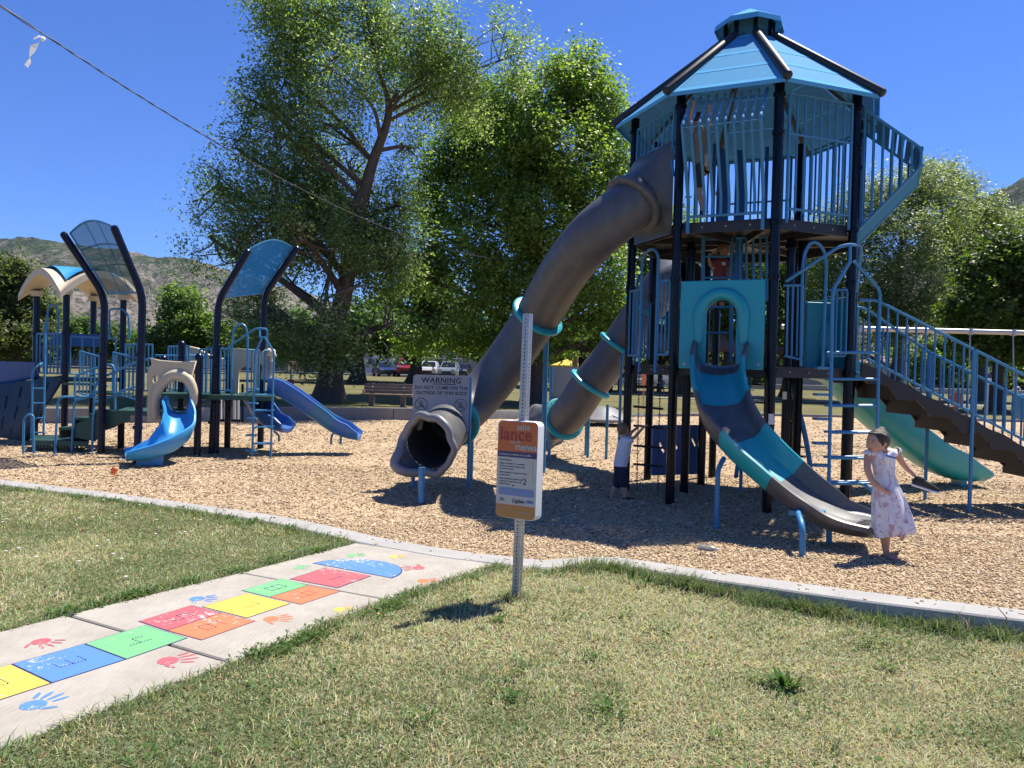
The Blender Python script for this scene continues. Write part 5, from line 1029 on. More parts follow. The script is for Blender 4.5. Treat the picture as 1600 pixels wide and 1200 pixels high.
# ------------------------------------------------------------------ small play structure on the left
N_ = M['navy']
lp = thing('play_structure', 'low blue and tan play structure with two angled canopies and boat climber', 'play structure', (-7.5, 15.0, CH))
def bent_post(b, bendp, top):
    mb = MB(); mb.tube(bend([(b.x, b.y, CH - .1), bendp, top], .25, 6), .066, 16); mb.lathe(top, [(.066, -.01), (.06, .03), (.03, .055), (.001, .06)], 14, (Vector(top) - Vector(bendp)).normalized()); p = part('post', mb, N_, lp)
    for z in (.42, 1.72):
        mb = MB(); mb.lathe((b.x, b.y, z), [(.066, -.03), (.082, -.03), (.084, 0), (.082, .03), (.066, .03)], 16); part('clamp', mb, N_, p)
    return p
def canopy(a, b, label, m):
    """a, b: (base, bend, top) of the two posts"""
    bent_post(*a); bent_post(*b)
    a1, a2, b1, b2 = Vector(a[1]), Vector(a[2]), Vector(b[1]), Vector(b[2]); rows = []; up = (b1 - a1).cross(a2 - a1).normalized(); up = up if up.z > 0 else -up
    root = empt('canopy', lp, a1, label); L = lambda u, v: (a1 * (1 - u) + b1 * u) * (1 - v) + (a2 * (1 - u) + b2 * u) * v
    c0 = L(.04, .97); c1 = L(.96, .97); outer = (a2 - a1).normalized()
    for v in np.linspace(.03, .97, 8): rows.append([L(u, v) + up * (.05 + .09 * sin(pi * u) * v) + outer * (.22 * v ** 3 * sin(pi * u)) for u in np.linspace(.06, .94, 12)])
    mb = MB(); mb.grid(rows); part('perforated_sheet', mb, m, root)
    mb = MB()
    for r_ in (rows[0], rows[-1]): mb.tube(r_, .018, 6)
    mb.tube([r_[0] for r_ in rows], .018, 6); mb.tube([r_[-1] for r_ in rows], .018, 6); part('edge_trim', mb, M['slidemid'], root)
    mb = MB()
    for i in (3, 5):
        q = [p + up * .004 for p in rows[i]]; q2 = [p + (b_ - p) * .16 + up * .004 for p, b_ in zip(rows[i], rows[i + 1])]; mb.grid([q, q2])
    for j in (4, 7): mb.grid([[r_[j] + up * .004 for r_ in rows], [r_[j] + (r_[j + 1] - r_[j]) * .28 + up * .004 for r_ in rows]])
    part('solid_band', mb, m, root)
    return root
P1 = G(214, 722, CH); P2 = G(157.7, 712, CH); P3 = G(330.7, 708, CH); P4 = G(406.7, 701, CH)
canopy((P2, P(163.5, 463, P2.y), P(100, 367, P2.y - .35)), (P1, P(223, 462, P1.y), P(179, 357, P1.y - .25)), 'greyish see-through canopy leaning left on two bent posts', M['canperf2'])
canopy((P3, P(357.5, 463, P3.y) if False else P(341, 470, P3.y), P(387, 393, P3.y)), (P4, P(413, 462, P4.y), P(464, 388, P4.y)), 'bright blue canopy leaning right on two bent posts', M['canperf'])
# tan vaulted roof on four posts
RP = [Vector((-10.47, 16.9, 0)), Vector((-9.47, 16.3, 0)), Vector((-8.77, 17.3, 0)), Vector((-9.77, 17.9, 0))]
for p in RP: post(lp, p.x, p.y, CH - .1, 3.12, .066, N_, (1.2, 2.15), ribbed=False)
cc = sum(RP, Vector()) / 4; eu = (RP[1] - RP[0]) / 2; ev = (RP[3] - RP[0]) / 2
rf = empt('vaulted_roof', lp, cc + Vector((0, 0, 3.0)), 'cream groin-vaulted roof with a blue centre on four posts')
def vz(u, v): return max(1 - abs(u) ** 1.8, 1 - abs(v) ** 1.8)
us = np.linspace(-1, 1, 25); rows = []
for v in us: rows.append([cc + eu * u * 1.42 + ev * v * 1.42 + Vector((0, 0, 3.0 + .54 * vz(u, v))) for u in us])
mb = MB(); mb.grid(rows); low = [[p - Vector((0, 0, .15)) for p in r] for r in rows]; mb.grid(low)
for e in ((rows[0], low[0]), (rows[-1], low[-1]), ([r[0] for r in rows], [r[0] for r in low]), ([r[-1] for r in rows], [r[-1] for r in low])): mb.grid(e)
part('vault', mb, M['tan'], rf, ang=50)
rows = []; us = np.linspace(-.74, .74, 17)
for v in us: rows.append([cc + eu * u * 1.42 + ev * v * 1.42 + Vector((0, 0, 3.0 + .54 * vz(u, v) + .05 + .05 * (1 - u * u) * (1 - v * v))) for u in us])
mb = MB(); mb.grid(rows); part('blue_cap', mb, M['slideblue'], rf)
for i in range(4):
    p = RP[i]; mb = MB(); mb.lathe((p.x, p.y, 3.0), [(.07, -.03), (.11, -.03), (.13, .08), (.07, .1)], 14); part('roof_socket', mb, M['tan'], rf)
def deckbox(name, pts, z, th, m):
    mb = MB(); mb.prism([(p[0], p[1]) for p in pts], (0, 0, z), (1, 0, 0), (0, 1, 0), (0, 0, -th)); return part(name, mb, m, lp, smooth=False)
deckbox('deck', [tuple(p.xy) for p in RP], 1.22, .09, M['deckgreen'])
def barpanel(a, b, z0, z1, n, r=.014, top_only=False, dz=0):
    a, b = Vector((*a, 0)), Vector((*b, 0)); g = empt('guard_panel', lp, a + Vector((0, 0, z0)))
    for i in range(n):
        t = i / (n - 1); p = a + (b - a) * t; bars(g, [[p + Vector((0, 0, z0 + dz * t)), p + Vector((0, 0, z1 + dz * t))]], r * (1.3 if i in (0, n - 1) else 1), B)
    for z in (z0, z1): rod(g, 'rail', [a + Vector((0, 0, z)), b + Vector((0, 0, z + dz))], .018, B)
    return g
barpanel((-10.38, 16.78), (-9.55, 16.28), 1.30, 2.15, 8)
g = barpanel((-9.40, 16.35), (-8.85, 17.15), 1.30, 2.10, 5)
barpanel((-8.2, 16.3), (-7.35, 15.7), 1.0, 1.95, 8); barpanel((-7.7, 17.2), (-6.9, 16.4), 1.0, 1.95, 8)
g = empt('loop', lp, P(80, 560, 16.4)); rod(g, 'hoop', [P(73, 585, 16.4), P(74, 500, 16.4), P(75, 484, 16.4), P(80, 476, 16.4), P(86, 476, 16.4), P(90, 484, 16.4), P(91, 500, 16.4), P(90, 585, 16.4)], .022, B, 8, .04)
rod(lp, 'handrail', [P(171, 530, 17.2), P(171, 483, 17.2), P(190, 482, 17.2), P(201, 492, 17.2), P(203, 530, 17.2)], .022, B, 8, .08)
at = P(105, 548, 17.4); mb = MB(); mb.box(at + Vector((.1, .2, .25)), (1.1, .04, .28)); part('blue_beam', mb, M['playblue'], lp, smooth=False)
# boat shaped climbing wall
bt = empt('boat_climber', lp, P(40, 640, 16.2), 'boat hull climber, blue above and slotted grey below')
rows = []
for f in np.linspace(0, 1, 14):
    py_t = 562 + 4 * f - 10 * (1 - f) ** 2; py_b = 622 - 32 * f ** 1.5
    rows.append([P(-150 + 205 * f, py_t + (py_b - py_t) * t, 15.9 + .5 * f + .12 * t) for t in np.linspace(0, 1, 5)])
mb = MB(); mb.grid(rows); mb.grid([[p + Vector((.03, .06, 0)) for p in r] for r in rows]); part('upper_hull', mb, M['playblue'], bt)
rows = []
for f in np.linspace(0, 1, 70):
    xt = -150 + 248 * f; yt = 614 - 28 * f ** 1.4; xb = -130 + 205 * f - 28 * f ** 4; yb = 668 + 24 * f - 40 * max(0, f - .88) * 6
    rows.append([P(xt + (xb - xt) * t ** 1.2, yt + (yb - yt) * t, 15.95 + .55 * f - .5 * sin(pi * t * .5) * (1 - f * .6)) for t in np.linspace(0, 1, 22)])
mb = MB(); k = len(rows[0]); 
V = [p for r in rows for p in r]; Fc = []
for i in range(len(rows) - 1):
    for j in range(k - 1):
        hole = (i % 6 == 3) and ((j + 4 * (i // 6 % 2)) % 8 in (1, 2, 3, 4, 5)) and 1 < j < k - 2 and 2 < i < len(rows) - 5
        if not hole: Fc.append((i * k + j, i * k + j + 1, (i + 1) * k + j + 1, (i + 1) * k + j))
mb.add(V, Fc); mb.add([p + Vector((.02, .05, -.01)) for p in V], Fc); part('slotted_hull', mb, mat('slate_plastic', (.035, .065, .085), .45), bt); mb = MB(); mb.grid([[p + Vector((.03, .22, -.02)) for p in r] for r in rows[:-4:3]]); part('dark_backing', mb, M['deck'], bt)  # added dark sheet behind the slots, stands in for shade inside the hull
# small ladder beside the boat
g = empt('ladder', lp, P(60, 690, 15.6)); 
rod(g, 'stile', [P(49, 686, 15.6), P(51, 580, 15.7), P(58, 572, 15.7), P(68, 566, 16.0)], .022, B, 8, .08); rod(g, 'stile', [P(68, 686, 15.6), P(71, 505, 15.9)], .022, B)
for py in (607, 630, 653, 676): bars(g, [[P(50, py, 15.6), P(70, py, 15.6)]], .016, B, 'rung')
# lower platform, steps and handrails
deckbox('platform', [tuple(P(48, 690, 14.6).xy), tuple(P(138, 692, 14.6).xy), tuple(P(140, 688, 15.7).xy), tuple(P(55, 688, 15.7).xy)], .05, .09, M['deckgreen'])
mb = MB(); q0, q1 = P(52, 694, 14.7), P(120, 696, 14.7)
for i in range(14):
    a = q0 + (q1 - q0) * (i / 13); mb.box((a.x, a.y, -.06), (.035, .03, .09))
part('platform_grille', mb, M['deckgreen'], lp, smooth=False)
for i, (px, py, Y, wd) in enumerate(((128, 668, 15.0, .50), (148, 653, 15.05, .44), (168, 647, 15.1, .36))):
    c = P(px, py, Y); mb = MB(); mb.box(c, (wd, .7, .05)); mb.box(c + Vector((-wd / 2 + .02, 0, -.1)), (.03, .68, .18)); part('step', mb, M['deckgreen'], lp, smooth=False)
for y_, lab in ((14.62, 0), (15.45, 1)):
    pts = [(112, 682), (112, 665), (142, 652), (150, 641), (170, 640), (188, 644), (202, 646), (202, 658), (188, 662), (178, 668), (160, 674), (148, 690)]
    mb = MB(); V = [P(a, b_, y_) for a, b_ in pts]; n = len(V); mb.add(V + [p + Vector((0, .035, 0)) for p in V], [tuple(range(n)), tuple(range(2 * n - 1, n - 1, -1))] + [(i, (i + 1) % n, n + (i + 1) % n, n + i) for i in range(n)]); part('stringer', mb, M['deckgreen'], lp, smooth=False)
deckbox('deck', [tuple(P(183, 640, 14.6).xy), tuple(P(300, 640, 14.5).xy), tuple(P(305, 640, 15.8).xy), tuple(P(200, 640, 15.9).xy)], .66, .09, M['deckgreen'])
for pts in ([(85, 728), (90, 628), (96, 620), (148, 620)], [(143, 722), (148, 605), (155, 592), (212, 566), (238, 560)], [(36, 722), (37, 655), (44, 647), (52, 649), (53, 725)], [(112, 708), (115, 640), (117, 625), (135, 622), (168, 602)], [(117, 625), (117, 588), (163, 570), (178, 570), (180, 640)], [(150, 628), (158, 628), (188, 612), (212, 604)]):
    rod(lp, 'handrail', [P(a, b_, 14.3 if a < 110 else 14.6) for a, b_ in pts], .022, B, 8, .09)
barpanel(tuple(P(124, 600, 15.9).xy), tuple(P(160, 600, 15.5).xy), .92, 1.78, 7, dz=-.12)
barpanel(tuple(P(176, 600, 16.3).xy), tuple(P(215, 600, 15.8).xy), .92, 1.78, 7, dz=-.12)
for px, py, Y in ((130, 600, 16.2), (180, 615, 16.4), (200, 628, 16.2), (150, 612, 16.3)):
    mb = MB(); mb.box(P(px, py, Y), (.55, .5, .045)); part('step', mb, M['deckgreen'], lp, smooth=False)
at = P(200, 634, 15.95); mb = MB(); mb.box(at, (.75, .03, .34)); part('riser_grille', mb, M['deckgreen'], lp, smooth=False)
q = G(188.7, 701, CH); post(lp, q.x, q.y, CH - .1, .6, .066, N_, (), False)
# tan arch with the light blue curved slide
at = P(267, 657, 14.62); e = Vector((.98, .2, 0)).normalized(); root = empt('slide_arch', lp, at, 'cream arched panel over the light blue slide'); 
arch = [(-.19, .0), (-.22, .30), (-.2, .5), (-.1, .68), (.06, .78), (.22, .74), (.33, .58), (.36, .38), (.32, .18), (.26, .0)]
curve_panel('panel_sheet', [[(-.40, -.02), (-.19, -.02)] + arch + [(.26, -.02), (.30, -.02), (.40, .3), (.40, .62), (.35, .84), (.42, 1.13), (.1, 1.11), (-.22, 1.13), (-.36, 1.16), (-.34, 1.05), (-.40, .98)], [(-.28 + .055 * cos(a), .78 + .075 * sin(a)) for a in np.linspace(0, 2 * pi, 14, endpoint=False)]], .05, M['tan'], root, at, e, (0, 0, 1), .015)
nrm = Vector((e.y, -e.x, 0)); mb = MB(); pts = [at + e * u * 1.02 + Vector((0, 0, v)) + nrm * .05 for u, v in catmull([(-.26, .02), (-.27, .32), (-.22, .58), (-.08, .80), (.1, .88), (.29, .80), (.39, .58), (.40, .36), (.34, .15)], 4)]; N = len(pts); mb.tube(pts, [.05 + .05 * sin(pi * i / (N - 1)) for i in range(N)], 12); part('arch_rim', mb, M['tan'], root, ang=60)
ps = [(-6.36, 14.75, .66), (-6.30, 14.50, .62), (-6.14, 14.22, .42), (-6.06, 13.95, .22), (-6.16, 13.68, .06), (-6.40, 13.45, -.03), (-6.66, 13.30, -.04)]
cs, _ = chute(lp, 'curved_slide', ps, .24, .24, [(1, M['slideblue'])], 7, ([0, .1, .6, .85, 1], [.28, .26, .22, .14, .07]), 'short light blue slide curving toward the camera', ([0, .6, 1], [.2, .25, .27]))
mb = MB(); mb.box((-6.36, 13.56, -.14), (.42, .16, .16), .35); part('slide_foot', mb, M['slideblue'], cs, smooth=False)
# second deck with arch, ladder and two darker slides
for px, pb, top, Y in ((308, 712, 557, 14.95), (337, 708, 541, 15.3), (281, 700, 537, 17.2), (253, 700, 560, 16.6), (355, 700, 560, 16.8)):
    q = G(px, pb, CH); zt = P(px, top, q.y).z; post(lp, q.x, q.y, CH - .1, zt, .066, N_, (.82, 1.55), False, cap=True)
deckbox('deck', [tuple(P(250, 618, 15.1).xy), tuple(P(432, 618, 15.0).xy), tuple(P(432, 618, 16.9).xy), tuple(P(262, 618, 17.0).xy)], .98, .09, M['deckgreen'])
for (x0, x1, yt, yb, Y0, Y1, n) in ((243, 290, 555, 620, 16.4, 16.5, 7), (295, 322, 555, 625, 15.3, 15.9, 5), (312, 330, 546, 618, 16.3, 16.2, 4), (345, 363, 545, 610, 15.25, 15.2, 4), (388, 405, 547, 612, 15.3, 15.4, 4), (414, 428, 548, 612, 15.6, 15.7, 3)):
    a, b_ = P(x0, yt, Y0), P(x1, yt, Y1); barpanel(tuple(a.xy), tuple(b_.xy), P(x0, yb, Y0).z, a.z, n)
for pts, Y in (([(362, 618), (363, 530), (366, 512), (376, 505), (384, 510), (387, 525), (386, 620)], 15.1), ([(320, 560), (323, 545), (333, 543)], 15.4), ([(281, 546), (290, 545), (292, 560), (291, 622)], 16.6)):
    rod(lp, 'loop', [P(a, b_, Y) for a, b_ in pts], .021, B, 8, .05)
at = P(384, 620, 16.4); root = empt('slide_arch', lp, at, 'greyish cream arch beside the ladder'); e = Vector((1, .1, 0)).normalized()
curve_panel('panel_sheet', [[(-.30, 0), (-.15, 0)] + arch_loop(.16, .66, .001) + [(.16, 0), (.30, 0), (.30, 1.0), (-.32, 1.02)]], .05, M['tan'], root, at, e, (0, 0, 1), .012)
at = P(310, 552, 17.4); root = empt('curved_panel', lp, at, 'cream curved roof piece at the back'); curve_panel('panel_sheet', [[(-.32, -.12), (-.30, .08), (-.2, .14), (0, .10), (.2, -.02), (.4, -.1), (.62, -.12), (.62, -.3), (.3, -.32), (-.05, -.28), (-.25, -.25)]], .12, M['tan'], root, at, (1, .1, 0), (0, 0, 1), .02)
# cream moulded figure on the right post
mb = MB(); mb.tube(catmull([P(415, 592, 15.9), P(417, 575, 15.85), P(416, 560, 15.8), P(420, 552, 15.75), P(432, 556, 15.7)], 4), [.10] * 6 + [.13] * 5 + [.11] * 4 + [.03, .02], 10)
for i in range(4): mb.tube([P(417 + 3 * i, 565, 15.7), P(416 + 2.5 * i, 578 + 3 * i, 15.7)], [.03, .012], 6)
part('moulded_ornament', mb, M['tan'], lp, ang=60)
fl2 = lambda u, v, Y: P(394 + 29 * u + (1 - v) * 6, 526 + (712 - 526) * v, Y)
g = arch_ladder(lp, 'arch_ladder', 14.75, fl2, (.49, .62, .76, .90), (.44, .56, .69, .83, .96), CH, .95, 'blue step ladder with a peaked top on the small structure', .16)
rod(g, 'handrail', [P(352, 546, 15.2), P(396, 515, 14.9), P(403, 513, 14.85), P(418, 514, 14.9), P(417, 545, 15.2)], .02, B, 8, .06); rod(g, 'handrail', [P(406, 514, 14.86), P(406, 527, 14.8)], .019, B)
ps = [P(418, 604, 15.7), P(436, 607, 15.75), P(462, 622, 15.8), P(490, 642, 15.85), P(516, 660, 15.9), P(540, 671, 15.9), P(562, 676, 15.9)]
sl_, _ = chute(lp, 'straight_slide', [p - Vector((0, 0, .08)) for p in ps], .24, .22, [(.46, M['slidedark']), (.7, M['slidemid']), (1, M['slidedark'])], 6, ([0, .85, 1], [.24, .2, .07]), 'long royal blue slide with a lighter middle section going right')
for px in (517, 532): rod(sl_, 'support_leg', [P(px, 694, 15.8), P(px + 1, 682, 15.85), P(px + 6 - 12 * (px > 520), 673, 15.9)], .022, B, 8, .05)
ps = [P(392, 622, 16.6), P(402, 636, 16.5), P(414, 652, 16.3), P(430, 662, 16.2), P(450, 667, 16.1)]
s2, _ = chute(lp, 'short_slide', [p - Vector((0, 0, .04)) for p in ps], .22, .2, [(1, M['slidedark'])], 6, ([0, .85, 1], [.24, .2, .08]), 'short dark blue slide tucked behind the ladder')
rod(s2, 'support_leg', [P(436, 690, 16.1), P(436, 680, 16.1), P(428, 674, 16.1)], .022, B, 8, .05)
g = empt('pipe_panel', lp, P(362, 660, 17.5))
for px in (345, 352, 359, 366, 372): rod(g, 'pipe', [P(px, 655, 17.5), P(px, 618 + (px % 3), 17.5)], .03, M['white'])
mb = MB(); mb.box(P(359, 657, 17.5), (.5, .05, .05)); part('pipe_frame', mb, M['black'], g, smooth=False)
rod(g, 'pipe_frame', [P(340, 658, 17.5), P(340, 612, 17.5)], .03, M['black']); rod(g, 'pipe_frame', [P(379, 660, 17.5), P(379, 600, 17.5)], .03, M['black'])
# ------------------------------------------------------------------ the Spanish play sign on its perforated post
pb = Vector((.07, 5.32, 0)); sg = thing('activity_sign', 'orange and cream Spanish activity sign on a perforated steel post in the grass', 'sign', pb)
ang = radians(-30); ex = Vector((cos(ang), sin(ang), 0)); ey = Vector((0, 0, 1)); nz_ = Vector((ex.y, -ex.x, 0))
lean = ex * .016
def on(u, v, out=0.0): return pb + ex * u + Vector((0, 0, v)) + nz_ * out + lean * (v / 1.0)
mb = MB(); hw = .026; step = .0254; zs = np.arange(-.1, 1.97, step)
for side in range(4):
    d = [ex, -nz_, -ex, nz_][side]; t = [-nz_, -ex, nz_, ex][side]
    for z in zs:
        h = .0058; c = pb + d * hw + Vector((0, 0, z + step / 2)) + lean * z
        pts = [(-hw, -step / 2), (hw, -step / 2), (hw, step / 2), (-hw, step / 2)]; inn = [(h * cos(a), h * sin(a)) for a in np.linspace(-3 * pi / 4, 5 * pi / 4, 8, endpoint=False)]
        V = [c + t * a + Vector((0, 0, b_)) for a, b_ in pts + inn]; mb.add(V, [(0, 1, 6, 5, 4), (1, 2, 8, 7, 6), (2, 3, 10, 9, 8), (3, 0, 4, 11, 10)])
part('post', mb, M['galv'], sg, smooth=False)
W2, Z0, Z1, TH = .158, .575, 1.245, .085
sc_ = on(0, 0, .03) - pb
def sp(u, v, o=0.0): return pb + ex * u + Vector((0, 0, v)) + nz_ * (.03 + TH / 2 + o) + lean * v
bodyc = sp(0, (Z0 + Z1) / 2, -TH / 2)
body = curve_panel('sign_box', [rrect(-W2, -(Z1 - Z0) / 2, W2, (Z1 - Z0) / 2, .035, 6)], TH, M['white'], sg, bodyc, ex, Vector((0, 0, 1)) + lean)
fz = (Z0 + Z1) / 2
def zone(v0, v1, m, top=False, bot=False, u0=-W2 + .004, u1=W2 - .004, o=.0015, r=.03):
    pts = [(u1, v0), (u1, v1), (u0, v1), (u0, v0)]
    if top: pts = [(u1, v0)] + [(u1 - r + r * cos(a), v1 - r + r * sin(a)) for a in np.linspace(0, pi / 2, 5)] + [(u0 + r - r * sin(a), v1 - r + r * cos(a)) for a in np.linspace(0, pi / 2, 5)] + [(u0, v0)]
    if bot: pts = [(u1, v1), (u0, v1)] + [(u0 + r - r * cos(a), v0 + r - r * sin(a)) for a in np.linspace(0, pi / 2, 5)] + [(u1 - r + r * sin(a), v0 + r - r * cos(a)) for a in np.linspace(0, pi / 2, 5)]
    mb = MB(); n = len(pts); mb.add([sp(a, b_, o + .001) for a, b_ in pts] + [sp((u0 + u1) / 2, (v0 + v1) / 2, o + .001)], [(i, (i + 1) % n, n) for i in range(n)]); return part('printed_panel', mb, m, sg, smooth=False)
zone(1.035, Z1 - .004, M['orange'], top=True); zone(.995, 1.035, M['navyp']); zone(.668, .995, M['cream']); zone(.662, .668, M['orange'], o=.002); zone(Z0 + .004, .662, M['ochre'], bot=True)
def st_(body, size, m, u, v, al='CENTER', bold=0, sx=1.0): return text(body, size, m, sg, sp(u, v, .0035), ex, ey, al, .0012, 'lettering', bold, sx)
st_('salte', .062, M['cream'], .045, 1.205, bold=.0006, sx=.9); st_('lance', .125, M['red'], -.015, 1.150, bold=.002, sx=.92); st_('sacude', .034, M['cream'], -.015, 1.102, sx=.95); st_('menea', .070, M['cream'], .068, 1.070, bold=.0012, sx=.88)
st_('Levántese y muévase con su niño.', .0185, M['cream'], -.140, 1.015, 'LEFT', .0005)
L_ = M['ink']
st_('1', .22, mat('pale_numeral_print', (.60, .50, .38), .5), .115, .895)
for i, t in enumerate(('Intente lo siguiente:', '•  Juegue a la rayuela. Tire una piedrita', '   encima de uno de los cuadros y salte', '   en cada uno de ellos.', '•  Siga los números y encuentre el número', '   en cada cuadro.', '•  Salga con nosotros a jugar el juego', '   y salte por los cuadros en un pie.', '   Saltando juntos.')):
    st_(t, .0132, L_, -.142, .975 - .0185 * i - (.006 if i else 0) - (.006 if i > 3 else 0) - (.006 if i > 5 else 0), 'LEFT')
ink2 = mat('blue_pen_ink', (.02, .03, .16), .5)
st_('2', .062, ink2, .068, .833); st_('8', .022, ink2, -.022, .800)
pts = rrect(-.135, .733, .142, .785, .012); mb = MB(); mb.add([sp(a, b_, .0036) for a, b_ in pts], [tuple(range(len(pts)))]); part('printed_panel', mb, M['pblue'], sg, smooth=False)
st_('Comparta la alegría de saltar, lanzar,', .012, M['cream'], -.12, .767, 'LEFT'); st_('sacudirse y menearse con su familia.', .012, M['cream'], -.12, .752, 'LEFT')
st_('WEBER', .010, L_, -.125, .706, 'LEFT'); st_('COUNTY', .010, L_, -.125, .695, 'LEFT'); st_('Ogden', .036, L_, .025, .698, bold=.0004)
mb = MB(); mb.add([sp(-.062 + a, .700 + b_, .0022) for a, b_ in ((-.010, .012), (.010, .012), (.010, -.004), (0, -.014), (-.010, -.004))], [(0, 1, 2, 3, 4)]); part('crest', mb, M['orange'], sg, smooth=False)
mb = MB(); mb.add([sp(a, b_, .0036) for a, b_ in ((.085, .712), (.142, .712), (.142, .690), (.085, .690))], [(0, 1, 2, 3)]); part('printed_panel', mb, M['pblue'], sg, smooth=False)
st_('Salud', .012, M['navyp'], .114, .701); st_('Preguntas y', .010, M['cream'], -.135, .646, 'LEFT'); st_('sugerencias', .010, M['cream'], -.135, .634, 'LEFT'); st_('saltelancemenea', .016, M['cream'], .07, .626)
# ------------------------------------------------------------------ warning sign through which the tube slide ends
wy = 11.72; a, b_ = P(646, 585, wy), P(734, 588, wy); wc = (a + b_) / 2; wx = Vector((1, .03, 0)).normalized(); w2 = (b_ - a).length / 2; topz = a.z; H_ = .86
ws_ = thing('warning_sign', 'grey warning sign with two crossed-out circles above the tube slide exit', 'sign', (wc.x, wc.y, CH))
at = Vector((wc.x, wc.y, topz - H_)); th_ = np.linspace(0, pi, 16)
curve_panel('sign_sheet', [[(-w2, 0), (-.40, 0)] + [(.05 - .33 * cos(t), .02 + .40 * sin(t)) for t in th_] + [(.385, 0), (w2, 0)] + rrect(-w2, 0, w2, H_, .05)[:6] + rrect(-w2, 0, w2, H_, .05)[6:12]], .012, M['signgrey'], ws_, at, wx, (0, 0, 1))
def wt(body, size, v, bold=.004, sx=1.0): return text(body, size, M['ink'], ws_, at + wx * 0 + Vector((0, -.008, v)), wx, (0, 0, 1), 'CENTER', .002, 'lettering', bold, sx)
wt('WARNING', .115, H_ - .085, .0018, 1.05); wt('DO NOT CLIMB ON THE', .070, H_ - .195, .0004, 1.04); wt('OUTSIDE OF THIS SLIDE', .070, H_ - .275, .0004, 1.04)
mb = MB(); mb.box(at + Vector((0, -.009, H_ - .138)), (.44, .002, .011)); part('underline', mb, M['ink'], ws_, smooth=False)
for u in (-.30, .30):
    c = at + wx * u + Vector((0, -.009, H_ - .45)); mb = MB()
    mb.tube([c + wx * .092 * cos(t) + Vector((0, 0, .092 * sin(t))) for t in np.linspace(0, 2 * pi, 28, endpoint=False)], .004, 5, closed=True); mb.tube([c + wx * -.065 + Vector((0, 0, .065)), c + wx * .065 + Vector((0, 0, -.065))], .004, 5)
    part('prohibition_ring', mb, M['ink'], ws_)
    mb = MB(); Q = lambda x, z: c + wx * x + Vector((0, .001, z)); mb.lathe(Q(.005, .048), [(.001, -.012), (.012, 0), (.001, .012)], 8)
    for s in (((0, .03), (-.01, -.01)), ((-.01, -.01), (-.045, -.055)), ((-.01, -.01), (.035, -.055)), ((0, .025), (.04, .0)), ((0, .025), (-.045, -.005)), ((-.055, -.05), (.05, -.02))): mb.tube([Q(*s[0]), Q(*s[1])], .0035, 5)
    part('climber_pictogram', mb, M['ink'], ws_)
for u, v in ((-w2 + .05, H_ - .05), (w2 - .05, H_ - .05), (w2 - .05, .22), (-w2 + .05, .22)):
    mb = MB(); mb.lathe(at + wx * u + Vector((0, -.006, v)), [(.014, 0), (.012, .006), (.004, .009)], 8, (0, -1, 0)); part('bolt', mb, M['galv'], ws_)
for u in (-w2 + .03, w2 + .012): rod(ws_, 'post', [(at.x + wx.x * u, at.y + .035, CH - .1), (at.x + wx.x * u, at.y + .035, topz - .02)], .024, B)
# second warning sign, seen from behind
a, b_ = P(862, 573, 15.9), P(925, 574, 16.2); ws2 = thing('warning_sign', 'blank grey back of a second warning sign by the rear tube slide', 'sign', ((a.x + b_.x) / 2, 16, CH)); wx2 = (b_ - a); wl = wx2.length; wx2.z = 0
curve_panel('sign_sheet', [rrect(0, -.95, wl, 0, .05)], .012, M['signgrey'], ws2, a, wx2, (0, 0, 1))
q = P(863, 573, 15.8); rod(ws2, 'post', [(q.x - .02, q.y, CH - .1), (q.x - .02, q.y, a.z)], .035, B); q = P(922, 573, 16.3); rod(ws2, 'post', [(q.x, q.y, CH - .1), (q.x, q.y, a.z)], .03, B)

# ------------------------------------------------------------------ benches, table, small signs
def bench(px, label, Y=28.2, w_=1.8):
    q = P(px, 637, Y); z = pk(q.x, Y + .3); r = thing('park_bench', label, 'bench', (q.x, Y, z), 'benches behind the wall')
    for i in range(3):
        mb = MB(); mb.box((q.x, Y + .16 + .035 * i, z + .52 + .12 * i), (w_, .04, .112), 0, -.25, 0, .008); part('plank', mb, M['wood'], r, smooth=False)
    for i in range(3):
        mb = MB(); mb.box((q.x, Y - .24 + .13 * i, z + .43), (w_ + .08, .115, .045), 0, 0, 0, .008); part('plank', mb, M['wood'], r, smooth=False)
    for s in (-1, 1):
        mb = MB(); mb.box((q.x + s * w_ * .32, Y - .02, z + .18), (.16, .34, .44), 0, 0, 0, .01); part('leg', mb, M['wood'], r, smooth=False)
        mb = MB(); mb.box((q.x + s * w_ * .32, Y + .23, z + .55), (.09, .05, .62), 0, -.25); part('back_support', mb, M['wood'], r, smooth=False)
        for zz in (.58, .7): mb = MB(); mb.lathe((q.x + s * w_ * .32, Y + .13 + zz * .05, z + zz), [(.022, 0), (.018, .01), (.004, .014)], 8, (0, -1, 0)); part('bolt', mb, M['white'], r)
    return r
bench(605, 'weathered plank bench behind the wall left of the warning sign')
q = P(568, 626, 28.0); mb = MB(); mb.lathe((q.x, q.y, pk(q.x, q.y) + .455), [(.045, 0), (.055, .13), (.05, .135)], 12); solo('paper_cup', mb, mat('tan_cup', (.5, .27, .17), .7), 'small tan cup standing on the left end of the bench', 'cup', (q.x, q.y, pk(q.x, q.y) + .455))
def post_sign(px, pyt, pyb, Y, cols, label, w_=.4, h_=.9):
    q = P(px, pyb, Y); z = pk(q.x, Y); t = P(px, pyt, Y).z; r = thing('park_sign', label, 'sign', (q.x, Y, z), 'small signs on the lawn'); mb = MB(); mb.box((q.x, Y, (z + t) / 2), (.09, .09, t - z + .1)); part('post', mb, M['galv'], r, smooth=False)
    zz = t - .55 if px < 800 else t - .3
    for m, hh in cols: mb = MB(); mb.box((q.x, Y - .06, zz - hh / 2), (w_, .02, hh - .01)); part('sign_plate', mb, m, r, smooth=False); zz -= hh
    return r
